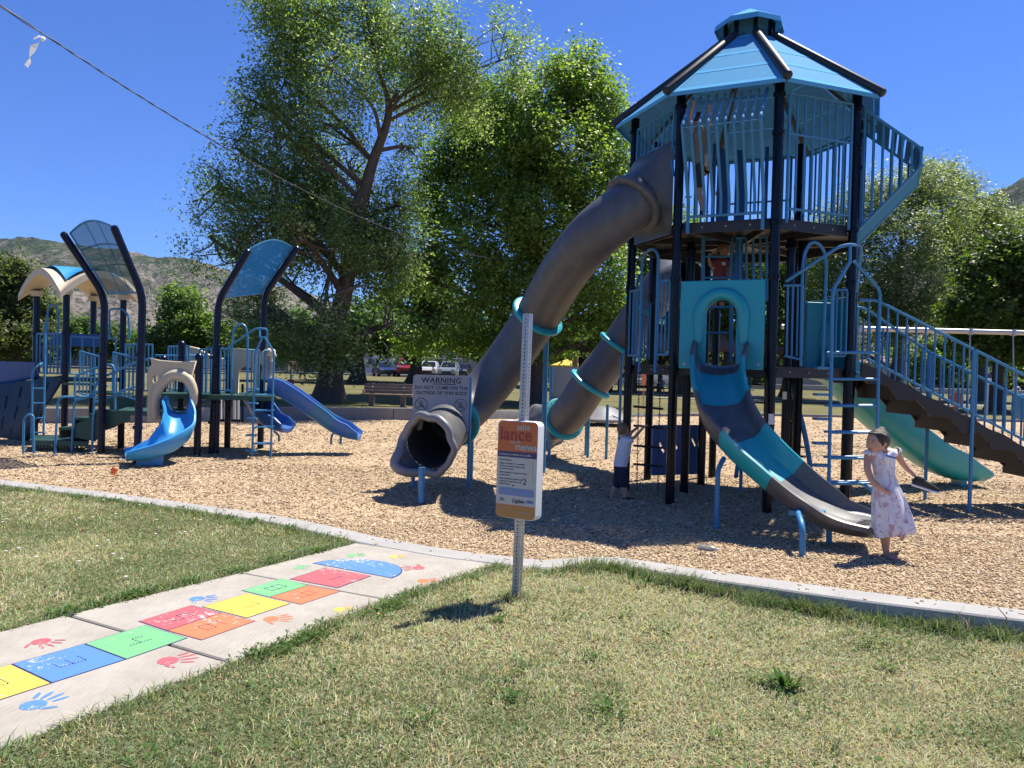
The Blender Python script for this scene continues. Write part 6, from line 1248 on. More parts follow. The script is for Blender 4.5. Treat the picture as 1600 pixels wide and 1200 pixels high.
post_sign(454, 572, 640, 32, ((M['red'], .26), (M['white'], .34)), 'red over white notice on a grey post beside the dark blue slide', .28)
post_sign(1542, 575, 631, 40, ((M['navyp'], .22), (M['white'], .32)), 'white notice with dark blue header behind the stair railing', .30)
q = P(1452, 655, 33.5); zt = wall_h(q.x) + .0; tb = thing('picnic_table', 'brown wooden picnic table seen through the stair railing', 'table', (q.x, 33.6, CH)) 
zt = -.2
for i in range(5): mb = MB(); mb.box((q.x, 33.0 + .17 * i, zt + .76), (2.1, .15, .045)); part('plank', mb, M['wood'], tb, smooth=False)
for yy in (32.55, 34.15): mb = MB(); mb.box((q.x, yy, zt + .45), (2.1, .26, .045)); part('seat', mb, M['wood'], tb, smooth=False)
for s in (-.75, .75): mb = MB(); mb.box((q.x + s, 33.35, zt + .37), (.09, 1.0, .74)); mb.box((q.x + s, 33.35, zt + .42), (.07, 1.8, .08)); part('leg', mb, M['wood'], tb, smooth=False)
q = P(1494, 624, 31); mb = MB(); mb.lathe((q.x, q.y, q.z), [(.24, -.04), (.29, -.03), (.29, .03), (.24, .04)], 22, (0, 1, 0)); mb.box((q.x, q.y + .0, (q.z - .3 + CH) / 2), (.08, .06, q.z - .3 - CH + .1)); solo('spring_rider', mb, mat('faded_red_plastic', (.16, .05, .045), .6), 'faded red round play panel beside the brown picnic table', 'play panel', (q.x, q.y, CH))
# grey moulded play piece behind the rear tube
q = G(936, 661, CH); q.y = min(q.y, 27); r = thing('climbing_dome', 'low grey moulded dome seen under the rear tube slide', 'play dome', (q.x, 27, CH)); mb = MB(); mb.lathe((q.x, 27, CH), [(.2, 0), (.25, .12), (1.05, .14), (1.1, .24), (.8, .34), (.45, .6), (.15, .66), (.001, .66)], 26); part('dome', mb, M['ltgrey'], r)
for i in range(3): mb = MB(); mb.tube(catmull([(q.x - .25 + .12 * i, 26.6, .30), (q.x - .05 + .16 * i, 26.3, .16), (q.x + .15 + .18 * i, 26.1, .06)], 4), .03, 6); part('rib', mb, M['grey'], r)
# ------------------------------------------------------------------ swings at the right
SY = 19.0; sx0, sx1 = P(1240, 513, SY).x, 15.5; sz = P(1480, 517, SY).z
sw = thing('swing_set', 'grey steel swing frame behind the stairs with chains and a blue seat', 'swing set', (10, SY, CH))
zl = lambda px: sz
rod(sw, 'top_rail', [(sx0 - .3, SY, sz), (sx1, SY, sz)], .062, M['galv'], 12)
for x in (sx0, sx1):
    for s in (-1, 1): rod(sw, 'frame_leg', [(x, SY + s * (.3 if x == sx0 else 1.4), CH - .1), (x, SY, sz)], .05, M['galv'], 10)
def chain_(parent, a, b_, r=.012, n=26):
    a, b_ = Vector(a), Vector(b_); mb = MB()
    for i in range(n):
        c = a + (b_ - a) * ((i + .5) / n); d = (b_ - a) / n * .6; s_ = Vector((1, 0, 0)) if i % 2 else Vector((0, 1, 0)); mb.tube([c - d + s_ * r, c - d - s_ * r, c + d - s_ * r, c + d + s_ * r], r * .55, 4, closed=True)
    part('chain', mb, M['galv'], parent)
for px, bx, bz in ((1343, 1343, .62), (1416, 1418, .62), (1516, 1508, .62), (1583, 1580, .9)):
    t = P(px, 522, SY); e = P(bx, 600, SY); chain_(sw, (t.x, SY, sz - .05), (e.x, SY - (.0 if px < 1500 else .15), bz)); mb = MB(); mb.box((t.x, SY, sz - .0), (.07, .15, .16)); part('hanger', mb, M['galv'], sw, smooth=False)
a, b_ = P(1343, 640, SY), P(1418, 640, SY); mb = MB(); mb.grid([[(a.x + (b_.x - a.x) * f, SY - .1 + .2 * g, .62 - .16 * sin(pi * f)) for f in np.linspace(0, 1, 9)] for g in (0, 1)]); part('belt_seat', mb, M['rubber'], sw)
c = P(1594, 628, SY); mb = MB(); mb.lathe((c.x + .1, SY, c.z - .45), [(.05, 0), (.22, .03), (.27, .2), (.26, .62), (.22, .66), (.2, .6)], 18); part('bucket_seat', mb, M['slidemid'], sw)
chain_(sw, (c.x + .35, SY, sz - .05), (c.x + .3, SY, c.z + .2)); rod(sw, 'seat_hook', [(c.x - .08, SY, c.z + .2), (c.x - .13, SY, c.z + .32), (c.x - .05, SY, c.z + .38), (c.x, SY, c.z + .30)], .018, M['white'], 6)
# ------------------------------------------------------------------ utility pole, cable and ribbon
q = P(897, 625, 40); pz = pk(q.x, 40); up = thing('utility_pole', 'bare brown and grey wooden pole beside the tube slide', 'pole', (q.x, 40, pz)); mb = MB(); mb.tube([(q.x, 40, pz - .3), (q.x, 40, 7.95)], [.17, .13], 12); part('pole_shaft', mb, M['pole'], up)
mb = MB(); mb.box((q.x, 39.82, 7.6), (.08, .12, .14)); part('insulator', mb, M['white'], up, smooth=False); mb = MB(); mb.tube([(q.x - .12, 39.86, pz), (q.x - .12, 39.88, 5.5)], .03, 6); part('conduit', mb, M['galv'], up)
e0 = Vector((q.x, 39.8, 7.65)); e1 = Vector((-9.3, 14, 7.9)); k1 = []
for t in np.linspace(-.12, 1, 60): p_ = e1 + (e0 - e1) * t; k1.append((p_.x, p_.y, p_.z - 4 * 1.79 * t * (1 - t)))
pp = k1[0]; pole2 = thing('utility_pole', 'wooden pole carrying the near end of the cable', 'pole', (pp[0], pp[1], -.1)); mb = MB(); mb.tube([(pp[0], pp[1], -.4), (pp[0], pp[1], pp[2] + .5)], [.17, .13], 12); part('pole_shaft', mb, M['pole'], pole2)
cb = thing('overhead_cable', 'dark twisted cable sagging from the upper left to the wooden pole', 'cable', k1[30]); mb = MB(); n_ = 300; P_ = [np.array([np.interp(i / n_, np.linspace(0, 1, 60), [a_[j] for a_ in k1]) for j in range(3)]) for i in range(n_ + 1)]
mb.tube([p_ + np.array([.008 * cos(i * 1.1), 0, .008 * sin(i * 1.1)]) for i, p_ in enumerate(P_)], .013, 6); part('wire', mb, M['ink'], cb)
mb = MB(); mb.tube([p_ - np.array([.008 * cos(i * 1.1), 0, .008 * sin(i * 1.1) + .16 * max(0, 1 - i / 42)]) for i, p_ in enumerate(P_)], .009, 5); part('wire', mb, M['ink'], cb)
rb0 = P(67, 62, 14.55); pts = [P(x, y, 14.6) for x, y in ((68, 60), (62, 66), (54, 74), (50, 84), (47, 92), (45, 99), (41, 107))]
mb = MB(); wv = [.045, .055, .05, .045, .05, .035, .02]; mb.grid([[p_ + Vector((-wv[i], .05 * sin(i * 2), .01 * i % 2)), p_ + Vector((wv[i] * .7, -.05 * sin(i * 2), .02))] for i, p_ in enumerate(pts)]); mb.grid([[P(70, 58, 14.5), P(72, 62, 14.55)], [P(60, 55, 14.6), P(62, 58, 14.6)], [P(52, 60, 14.6), P(53, 62, 14.6)]]); mb.lathe(rb0, [(.001, -.05), (.04, 0), (.001, .05)], 8)
rm_, rn_, rb_ = new_mat('thin_white_tape'); rt_ = rn_.nodes.new('ShaderNodeBsdfTranslucent'); rt_.inputs['Color'].default_value = (.85, .85, .85, 1); rb_.inputs['Base Color'].default_value = (.8, .8, .8, 1); rx_ = rn_.nodes.new('ShaderNodeMixShader'); rn_.links.new(rb_.outputs[0], rx_.inputs[1]); rn_.links.new(rt_.outputs[0], rx_.inputs[2]); rn_.links.new(rx_.outputs[0], rn_.nodes['Material Output'].inputs[0])
solo('ribbon', mb, rm_, 'torn white ribbon knotted on the overhead cable', 'ribbon', rb0)
# ------------------------------------------------------------------ litter
q = G(1105, 858, CH + .03); bt_ = thing('plastic_bottle', 'clear crushed plastic bottle lying on the shaded wood chips', 'bottle', q); d = Vector((.85, -.5, 0)).normalized(); mgl = mat('clear_plastic', (.55, .6, .65), .12, 0, .05); mgl.node_tree.nodes['Principled BSDF'].inputs['Transmission Weight'].default_value = .8
mb = MB(); mb.lathe(q - d * .1 + Vector((0, 0, .01)), [(.001, 0), (.03, .004), (.034, .03), (.03, .06), (.034, .09), (.033, .13), (.022, .165), (.013, .185), (.013, .2)], 14, d); part('bottle_body', mb, mgl, bt_); mb = MB(); mb.lathe(q + d * .1 + Vector((0, 0, .01)), [(.015, 0), (.015, .018), (.001, .02)], 12, d); part('cap', mb, M['white'], bt_)
q = G(176, 741, CH + .02); mb = MB(); mb.lathe(q, [(.03, 0), (.05, .06), (.045, .10), (.04, .1), (.001, .09)], 12, (.3, .2, 1)); solo('toy_cup', mb, mat('bright_orange_plastic', (.75, .16, .02), .4), 'small bright orange plastic cup on the chips before the left steps', 'cup', q)
q = G(183, 743, CH + .02); mb = MB(); mb.box(q, (.07, .03, .02), .4); solo('plastic_scrap', mb, mat('orange_plastic', (.6, .2, .05), .4), 'tiny orange scrap lying right of the orange cup', 'litter', q)
# ------------------------------------------------------------------ street, cars, fence, buildings
mb = MB(); mb.box((0, 92, .66), (400, 11, .5)); setting('street', mb, M['asphalt'], smooth=False)
mb = MB(); mb.box((8, 82.5, .72), (300, 1.6, .5)); setting('pavement', mb, M['concrete'], smooth=False)
mb = MB(); xs_ = np.linspace(9, 40, 30); mb.grid([[(x, 50 + .05 * x + d, float(pk(x, 50)) + .05) for x in xs_] for d in (0, 1.3)]); setting('park_path', mb, M['concrete'], smooth=False)
def car(name, label, px, Y, paint, kind, rz, cat='car'):
    q = P(px, 588, Y); z = .92 if Y > 84 else pk(q.x, Y); r = thing(name, label, cat, (q.x, Y, z), 'vehicles parked along the street'); L, Wd, Hh = {'sedan': (4.5, 1.78, 1.42), 'suv': (4.7, 1.9, 1.72), 'pickup': (5.4, 1.95, 1.85)}[kind]
    low = {'sedan': [(-2.25, .35), (-2.2, .82), (-1.6, .92), (1.0, .92), (2.05, .78), (2.25, .62), (2.25, .32), (1.9, .22), (-1.9, .22)], 'suv': [(-2.3, .4), (-2.3, .95), (-2.2, 1.02), (.95, 1.05), (2.15, .92), (2.32, .75), (2.32, .4), (2, .28), (-2, .28)], 'pickup': [(-2.65, .5), (-2.65, 1.05), (-.9, 1.08), (1.1, 1.12), (2.5, 1.08), (2.68, .9), (2.68, .45), (2.3, .34), (-2.4, .34)]}[kind]
    cab = {'sedan': [(-1.75, .9), (-1.05, 1.40), (.25, 1.42), (1.1, .9)], 'suv': [(-2.22, 1.0), (-1.95, 1.66), (.2, 1.72), (1.15, 1.03)], 'pickup': [(-.95, 1.06), (-.85, 1.80), (.55, 1.85), (1.35, 1.1)]}[kind]
    def sec(poly, wd, taper):
        mb = MB(); n = len(poly); zc = min(p[1] for p in poly); zt = max(p[1] for p in poly); V = []
        for s in (-1, 1): V += [(x, s * wd / 2 * (1 - taper * (zz - zc) / (zt - zc + 1e-6)), zz) for x, zz in poly]
        mb.add(V, [tuple(range(n)), tuple(range(2 * n - 1, n - 1, -1))] + [(i, (i + 1) % n, n + (i + 1) % n, n + i) for i in range(n)]); return mb
    def put(nm, mb, m):
        o = bpy.data.objects.new(nm, mb.mesh(nm, m, (0, 0, 0), True, 35)); COL.objects.link(o); o.parent = r; return o
    bo = put('body', sec(low, Wd, .06), paint); put('cabin', sec(cab, Wd * .93, .22), paint)
    n = len(cab); ins = [(sum(p[0] for p in cab) / n + (x - sum(p[0] for p in cab) / n) * .86, sum(p[1] for p in cab) / n + (z_ - sum(p[1] for p in cab) / n) * .72) for x, z_ in cab]; gw = sec(ins, Wd * .93 * .965 + .0, .17); put('side_window', gw, M['glass'])
    for (x0, z0), (x1, z1) in ((cab[3], cab[2]), (cab[0], cab[1])):
        mb = MB(); sgn = .012 if x0 > x1 else -.012; a0, a1 = .12, .88; V = []
        for f in (a0, a1): zz = z0 + (z1 - z0) * f; hw_ = Wd * .93 / 2 * (1 - .22 * f) * .88; V += [(x0 + (x1 - x0) * f + sgn, -hw_, zz + .012), (x0 + (x1 - x0) * f + sgn, hw_, zz + .012)]
        mb.add(V, [(0, 1, 3, 2)]); put('windscreen', mb, M['glass'])
    for x in (-L * .31, L * .31):
        for s in (-1, 1):
            mb = MB(); mb.lathe((x, s * (Wd / 2 - .11), .33), [(.2, -.11), (.31, -.11), (.335, -.07), (.335, .07), (.31, .11), (.2, .11)], 18, (0, 1, 0)); t = put('wheel', mb, M['rubber']); mb = MB(); mb.lathe((x, s * (Wd / 2 - .02), .33), [(.2, -.02), (.19, .015), (.05, .03), (.001, .03)], 14, (0, s, 0)); w_ = put('rim', mb, M['galv']); w_.parent = t
    for s in (-1, 1):
        mb = MB(); mb.box((L / 2 - .06, s * Wd * .36, low[4][1] - .06), (.08, .36, .13)); put('headlight', mb, M['white']); mb = MB(); mb.box((-L / 2 + .03, s * Wd * .38, low[1][1] - .08), (.06, .3, .13)); put('tail_light', mb, M['red'])
        mb = MB(); mb.box((cab[3][0] - .25, s * (Wd / 2 + .06), cab[3][1] + .08), (.12, .16, .12)); put('mirror', mb, paint)
    mb = MB(); mb.box((L / 2 - .02, 0, .55), (.06, Wd * .5, .2)); put('grille', mb, M['ink']); mb = MB(); mb.box((L / 2 - .0, 0, .36), (.08, Wd * .9, .12)); put('bumper', mb, M['rubber'])
    r.rotation_euler = (0, 0, rz); return r
dk = mat('dark_blue_car_paint', (.012, .022, .06), .2, 0, .05, coat=.6); wt_ = mat('white_car_paint', (.55, .55, .55), .25, 0, .03, coat=.5); sv = mat('silver_car_paint', (.33, .36, .38), .25, .4, .04, coat=.5)
car('parked_car', 'dark blue saloon parked beyond the lawn at the road end', 600, 78, dk, 'sedan', -pi / 2 + .35)
car('parked_pickup', 'red pickup truck parked behind the slim elm', 636, 78, M['redp'], 'pickup', -pi / 2 + .1, 'pickup')
car('parked_car', 'white vehicle parked above the warning sign', 671, 82, wt_, 'suv', -pi / 2)
car('parked_car', 'silver vehicle parked right of the white one', 702, 82, sv, 'suv', -pi / 2 - .05)
car('parked_car', 'black car parked beside the tube slide, right of the silver one', 722, 85, mat('black_car_paint', (.01, .01, .011), .2, 0, .05, coat=.6), 'sedan', -pi / 2 - .1)
car('parked_car', 'white car showing between the tower posts', 1030, 75, wt_, 'sedan', .1)
car('parked_car', 'silver car by the pavilion at the edge of the posts', 1004, 78, sv, 'sedan', .0)
# chain link fence beyond the road
fz0 = .85; fe = thing('chain_link_fence', 'pale chain link fence running behind the parked cars', 'fence', (-12, 99, fz0)); mesh_m = mat_perf('chain_link_mesh', (.4, .41, .42), .72)
for x in np.arange(-60, 6, 3.0): rod(fe, 'fence_post', [(x, 99, fz0 - .3), (x, 99, fz0 + 2.3)], .05, M['galv'], 6)
rod(fe, 'top_rail', [(-60, 99, fz0 + 2.25), (6, 99, fz0 + 2.25)], .04, M['galv'], 6); mb = MB(); mb.add([(-60, 99.02, fz0), (6, 99.02, fz0), (6, 99.02, fz0 + 2.2), (-60, 99.02, fz0 + 2.2)], [(0, 1, 2, 3)]); part('chain_link_mesh', mb, mesh_m, fe, smooth=False)
def house(px0, px1, Y, h, label, m, roofm, pitch=1.4):
    x0, x1 = P(px0, 585, Y).x, P(px1, 585, Y).x; z = .8; r = thing('house', label, 'house', ((x0 + x1) / 2, Y, z), 'houses beyond the street'); mb = MB(); mb.box(((x0 + x1) / 2, Y + 4, z + h / 2 - .3), (x1 - x0, 8, h + .6)); part('wall', mb, m, r, smooth=False)
    e = .6; mb = MB(); mb.add([(x0 - e, Y - e, z + h), (x1 + e, Y - e, z + h), (x1 + e, Y + 8 + e, z + h), (x0 - e, Y + 8 + e, z + h), (x0 + 2.5, Y + 4, z + h + pitch), (x1 - 2.5, Y + 4, z + h + pitch)], [(0, 1, 5, 4), (1, 2, 5), (2, 3, 4, 5), (3, 0, 4), (3, 2, 1, 0)]); part('roof', mb, roofm, r, smooth=False)
    n = max(2, int((x1 - x0) / 3.2))
    for i in range(n):
        cx = x0 + (x1 - x0) * (i + .5) / n; mb = MB(); mb.box((cx, Y - .03, z + h * .55), (1.2, .08, 1.1)); wv = part('window' if i % 3 != 1 else 'door', mb, M['white'], r, smooth=False); mb = MB(); mb.box((cx, Y - .08, z + h * .55), (1.05, .02, .95)); part('pane', mb, M['glass'], wv, smooth=False)
house(372, 450, 118, 3.2, 'low brick house far behind the small structure ladder', mat('red_brick_wall', (.22, .11, .08), .9), M['roofb'])
house(560, 640, 122, 3.4, 'pale low building behind the chain link fence', M['white'], M['galv'], .6); house(690, 790, 120, 5.2, 'beige flat building behind the parked vehicles', M['beige'], M['galv'], .4)
house(1240, 1420, 112, 3.4, 'pale house behind the stair railing', M['beige'], M['roofb'])
# pavilion
py0, pz0 = 58.0, pk(14, 58); x0, x1 = P(850, 590, 58).x, P(1205, 590, 58).x; D = 9.0
pv = thing('pavilion', 'dark open picnic pavilion with a brown shingle hip roof behind the tower', 'pavilion', ((x0 + x1) / 2, py0, pz0)); ez, rz_ = 3.75, 7.3
mb = MB(); mb.add([(x0 - .8, py0 - .8, ez), (x1 + .8, py0 - .8, ez), (x1 + .8, py0 + D, ez), (x0 - .8, py0 + D, ez), (x0 + 4.5, py0 + D / 2, rz_), (x1 - 4.5, py0 + D / 2, rz_)], [(0, 1, 5, 4), (1, 2, 5), (2, 3, 4, 5), (3, 0, 4)]); part('roof', mb, M['roofb'], pv, smooth=False)
mb = MB(); mb.box(((x0 + x1) / 2, py0 - .75, ez - .12), (x1 - x0 + 1.5, .12, .26)); part('fascia', mb, mat('red_brown_fascia', (.12, .045, .03), .7), pv, smooth=False)
for x in np.linspace(x0, x1, 6):
    for y in (py0, py0 + D - 1):
        mb = MB(); mb.box((x, y, (pz0 + ez) / 2 - .1), (.32, .32, ez - pz0 + .2)); p_ = part('post', mb, M['darkw'], pv, smooth=False)
        for s in (-1, 1): rod(p_, 'brace', [(x, y, ez - 1.3), (x + s * 1.1, y, ez - .1)], .11, M['darkw'], 6)
mb = MB(); mb.box(((x0 + x1) / 2, py0 + D / 2, pz0 - .05), (x1 - x0 + 1, D + 1, .2)); part('floor_slab', mb, M['concrete'], pv, smooth=False)
def ptable(x, y, lab):
    r = thing('picnic_table', lab, 'table', (x, y, pz0), 'picnic tables under the pavilion'); mb = MB(); mb.box((x, y, pz0 + .78), (2.2, .75, .05)); part('tabletop', mb, M['darkw'], r, smooth=False)
    for s in (-1, 1): mb = MB(); mb.box((x, y + s * .72, pz0 + .46), (2.2, .28, .05)); part('seat', mb, M['darkw'], r, smooth=False); mb = MB(); mb.box((x + s * .8, y, pz0 + .4), (.1, 1.5, .76)); part('leg', mb, M['darkw'], r, smooth=False)
for i, x in enumerate(np.linspace(x0 + 2, x1 - 1.5, 6)): ptable(x, py0 + 1.6 + (i % 2) * 2, ('dark picnic table at the left end of the pavilion behind the tube slides', 'dark picnic table behind the rear tube slide, second from the left', 'dark picnic table behind the chain ladder under the pavilion', 'dark picnic table behind the teal arch under the pavilion', 'dark picnic table right of the thick black tower posts', 'dark picnic table at the right end of the pavilion')[i])
def tent(px, lab, Y=72, w_=3.0):
    q = P(px, 585, Y); z = pk(q.x, Y); r = thing('canopy_tent', lab, 'tent', (q.x, Y, z), 'yellow tents by the pavilion'); h = w_ / 2; zt = z + 1.95
    mb = MB(); mb.add([(q.x - h, Y - h, zt), (q.x + h, Y - h, zt), (q.x + h, Y + h, zt), (q.x - h, Y + h, zt), (q.x, Y, zt + .6), (q.x - h, Y - h, zt - .3), (q.x + h, Y - h, zt - .3), (q.x + h, Y + h, zt - .3), (q.x - h, Y + h, zt - .3)], [(0, 1, 4), (1, 2, 4), (2, 3, 4), (3, 0, 4), (0, 5, 6, 1), (1, 6, 7, 2), (2, 7, 8, 3), (3, 8, 5, 0)]); part('canopy', mb, M['yellowc'], r, smooth=False)
    for sx in (-1, 1):
        for sy in (-1, 1): rod(r, 'leg', [(q.x + sx * h, Y + sy * h, z), (q.x + sx * h, Y + sy * h, zt)], .03, M['galv'], 6)
tent(885, 'yellow pop-up tent left of the wooden pole'); tent(925, 'yellow pop-up tent right of the wooden pole', 70)
# orange stake sign behind the chain ladder
q = P(1005, 632, 30.5); mb = MB(); mb.box(q + Vector((0, 0, 1.05)), (.16, .02, .55)); mb.box(q + Vector((0, .02, .45)), (.04, .03, 1.3)); 
solo('marker_post', mb, mat('orange_marker', (.7, .18, .05), .5), 'small orange marker post seen between the left tower posts', 'marker', (q.x, q.y, q.z - .2))
# ------------------------------------------------------------------ people
def ell(mb, c, r, R=None, n=16):
    c = Vector(c); V = []; m = n // 2
    for i in range(1, m):
        a = pi * i / m
        for k in range(n): p = Vector((r[0] * sin(a) * cos(2 * pi * k / n), r[1] * sin(a) * sin(2 * pi * k / n), r[2] * cos(a))); V.append(c + (R @ p if R else p))
    t = Vector((0, 0, r[2])); V += [c + (R @ t if R else t), c - (R @ t if R else t)]; o = (m - 1) * n
    Fc = [(i * n + k, (i + 1) * n + k, (i + 1) * n + (k + 1) % n, i * n + (k + 1) % n) for i in range(m - 2) for k in range(n)] + [(o, k, (k + 1) % n) for k in range(n)] + [(o + 1, (m - 2) * n + (k + 1) % n, (m - 2) * n + k) for k in range(n)]
    mb.add(V, Fc)
def limb(mb, pts, rs, n=12):
    pts = [Vector(p) for p in pts]; d0 = (pts[0] - pts[1]).normalized(); d1 = (pts[-1] - pts[-2]).normalized()
    P2 = [pts[0] + d0 * rs[0] * .9, pts[0] + d0 * rs[0] * .6] + pts + [pts[-1] + d1 * rs[-1] * .6, pts[-1] + d1 * rs[-1] * .9]; R2 = [rs[0] * .25, rs[0] * .75] + list(rs) + [rs[-1] * .75, rs[-1] * .25]; mb.tube(P2, R2, n)
def fused(name, mb, m, parent, vox=.007, it=6):
    o = part(name, mb, m, parent); r = o.modifiers.new('fuse', 'REMESH'); r.mode = 'VOXEL'; r.voxel_size = vox; r.use_smooth_shade = True
    s = o.modifiers.new('soften', 'SMOOTH'); s.iterations = it; s.factor = .5; return o
def hand(mb, wrist, d, curl, side, s=1.0):
    """palm, four unequal fingers bent at the knuckle and a thumb leaving the side of the palm"""
    w_ = Vector(wrist); d = Vector(d).normalized(); cu = Vector(curl); cu = (cu - d * cu.dot(d)).normalized(); sdv = d.cross(cu) * side
    limb(mb, [w_, w_ + d * .028 * s, w_ + d * .052 * s], [.017 * s, .021 * s, .02 * s])
    for i, L in enumerate((.040, .047, .043, .033)):
        b_ = w_ + d * .052 * s + sdv * (.021 - .014 * i) * s; limb(mb, [b_, b_ + (d + cu * .35).normalized() * L * .55 * s, b_ + (d + cu * .35).normalized() * L * .55 * s + (d * .35 + cu).normalized() * L * .6 * s], [.0082 * s, .0078 * s, .0065 * s], 8)
    b_ = w_ + d * .018 * s + sdv * .017 * s; limb(mb, [b_, b_ + (sdv + d * .5).normalized() * .03 * s, b_ + (sdv * .5 + d + cu * .5).normalized() * .052 * s], [.0105 * s, .009 * s, .007 * s], 8)
def head(body, parent, c, r, face, up=(0, 0, 1), hairm=None, long=False):
    """skull, jaw, nose and ears go into the body mesh; eyes, lips and hair are parts"""
    c = Vector(c); f = Vector(face).normalized(); u = Vector(up); u = (u - f * u.dot(f)).normalized(); s = u.cross(f); R = Matrix((s, f, u)).transposed()
    ell(body, c, (r * .80, r * .98, r * 1.02), R); ell(body, c + f * r * .22 - u * r * .50, (r * .60, r * .68, r * .60), R); ell(body, c + f * r * .34 - u * r * .82, (r * .30, r * .28, r * .25), R)
    limb(body, [c + f * r * .86 + u * r * .0, c + f * r * .99 - u * r * .22], [r * .06, r * .095], 8)
    for k in (-1, 1): ell(body, c + f * r * .66 - u * r * .32 + s * k * r * .34, (r * .26, r * .2, r * .24), R); ell(body, c - f * r * .04 - u * r * .10 + s * k * r * .80, (r * .10, r * .17, r * .25), R)
    for k in (-1, 1):
        mb = MB(); e = c + f * r * .85 + s * k * r * .30 + u * r * .02; ell(mb, e, (r * .11, r * .07, r * .055), R, 10); part('eye', mb, M['eyewhite'], parent); mb = MB(); ell(mb, e + f * r * .035, (r * .06, r * .05, r * .056), R, 10); part('iris', mb, M['hairb'], parent)
        mb = MB(); mb.tube([e + u * r * .20 - s * r * .15 * 1 + f * .0, e + u * r * .24 + f * r * .04, e + u * r * .20 + s * r * .15], r * .03, 6); part('eyebrow', mb, hairm or M['hairb'], parent)
    mb = MB(); lm = M['lips']; m0 = c + f * r * .885 - u * r * .55; mb.tube([m0 - s * r * .22 - f * r * .08, m0 - s * r * .08, m0 + s * r * .08, m0 + s * r * .22 - f * r * .08], [r * .02, r * .055, r * .055, r * .02], 8); part('mouth', mb, lm, parent)
    if hairm:
        mb = MB(); ell(mb, c - f * r * .16 + u * r * .14, (r * .90, r * 1.0, r * 1.0), R, 20)
        for a in np.linspace(-1.2, 1.2, 7): limb(mb, [c + f * r * .62 * cos(a) + s * r * .62 * sin(a) + u * r * .78, c - f * r * .3 * cos(a) + s * r * .82 * sin(a) + u * r * .55, c - f * r * .8 * cos(a * .6) + s * r * .55 * sin(a) - u * r * (.35 if not long else .9)], [r * .10, r * .17, r * .13], 8)
        if long:
            for a in np.linspace(-1.1, 1.1, 7): limb(mb, [c - f * r * .75 * cos(a) + s * r * .78 * sin(a) + u * r * .2, c - f * r * .8 * cos(a) + s * r * .95 * sin(a) - u * r * .9, c - f * r * .6 * cos(a) + s * r * .9 * sin(a) - u * r * 1.7], [r * .22, r * .25, r * .1], 8)
        return fused('hair', mb, hairm, parent, r * .075, 2)
M['eyewhite'] = mat('eye_white', (.42, .38, .35), .3); M['lips'] = mat('lips', (.36, .12, .10), .45)
def dress_mat():
    m, n, b = new_mat('tie_dye_cotton'); tc = n.nodes.new('ShaderNodeTexCoord'); nz = n.nodes.new('ShaderNodeTexNoise'); nz.inputs['Scale'].default_value = 7; nz.inputs['Detail'].default_value = 5; nz.inputs['Distortion'].default_value = 1.6; n.links.new(tc.outputs['Object'], nz.inputs['Vector'])
    n2 = n.nodes.new('ShaderNodeTexNoise'); n2.inputs['Scale'].default_value = 11; n2.inputs['Detail'].default_value = 4; n2.inputs['Distortion'].default_value = 2.2; mp = n.nodes.new('ShaderNodeMapping'); mp.inputs['Location'].default_value = (3, 5, 1); n.links.new(tc.outputs['Object'], mp.inputs['Vector']); n.links.new(mp.outputs[0], n2.inputs['Vector'])
    r = n.nodes.new('ShaderNodeValToRGB'); e = r.color_ramp.elements; e[0].position = .52; e[0].color = (.66, .67, .72, 1); e[1].position = .78; e[1].color = (.17, .06, .16, 1)
    for p_, c in ((.61, (.58, .48, .54)), (.69, (.42, .22, .32))): k = e.new(p_); k.color = (*c, 1)
    n.links.new(nz.outputs['Fac'], r.inputs['Fac']); r2 = n.nodes.new('ShaderNodeValToRGB'); e = r2.color_ramp.elements; e[0].position = .54; e[0].color = (1, 1, 1, 1); e[1].position = .7; e[1].color = (.55, .58, .78, 1); n.links.new(n2.outputs['Fac'], r2.inputs['Fac'])
    mu = n.nodes.new('ShaderNodeMix'); mu.data_type = 'RGBA'; mu.blend_type = 'MULTIPLY'; mu.inputs['Factor'].default_value = 1; n.links.new(r.outputs['Color'], mu.inputs['A']); n.links.new(r2.outputs['Color'], mu.inputs['B']); n.links.new(mu.outputs['Result'], b.inputs['Base Color']); b.inputs['Roughness'].default_value = .9; return m
# ---- girl in the tie-dye dress
GY = 7.84; gp = lambda px, py, dy=0.0: P(px, py, GY + dy)
girl = thing('person', 'girl in a pale tie-dye dress striding past the end of the wave slide', 'person', G(1386, 868, CH))
sk = MB(); head_c = gp(1371, 690); hr = .118
head(sk, girl, head_c, hr, (-.93, -.36, -.10), (.05, 0, 1), M['hairb'])
limb(sk, [gp(1377, 702, .02), gp(1379, 715, .02)], [.042, .046])
limb(sk, [gp(1379, 716, .03), gp(1380, 742, .03), gp(1383, 775, .02)], [.085, .088, .105])
limb(sk, [gp(1358, 712), gp(1372, 711, .02), gp(1388, 709, .02), gp(1400, 707)], [.04, .06, .06, .04])
limb(sk, [gp(1356, 713), gp(1355, 732, -.05), gp(1361, 749, -.10)], [.038, .036, .031]); limb(sk, [gp(1361, 749, -.10), gp(1371, 759, -.14), gp(1380, 766, -.15)], [.031, .029, .022]); hand(sk, gp(1380, 766, -.15), Vector((.85, -.1, -.25)), (.3, .6, -.8), 1, 1.0)
limb(sk, [gp(1402, 709), gp(1409, 722, .02), gp(1416, 731, .03)], [.037, .033, .029]); limb(sk, [gp(1416, 731, .03), gp(1423, 737, .0), gp(1428, 742, -.02)], [.029, .026, .02]); hand(sk, gp(1428, 742, -.02), Vector((.75, -.1, -.6)), (-.2, -.3, -1), -1, 1.0)
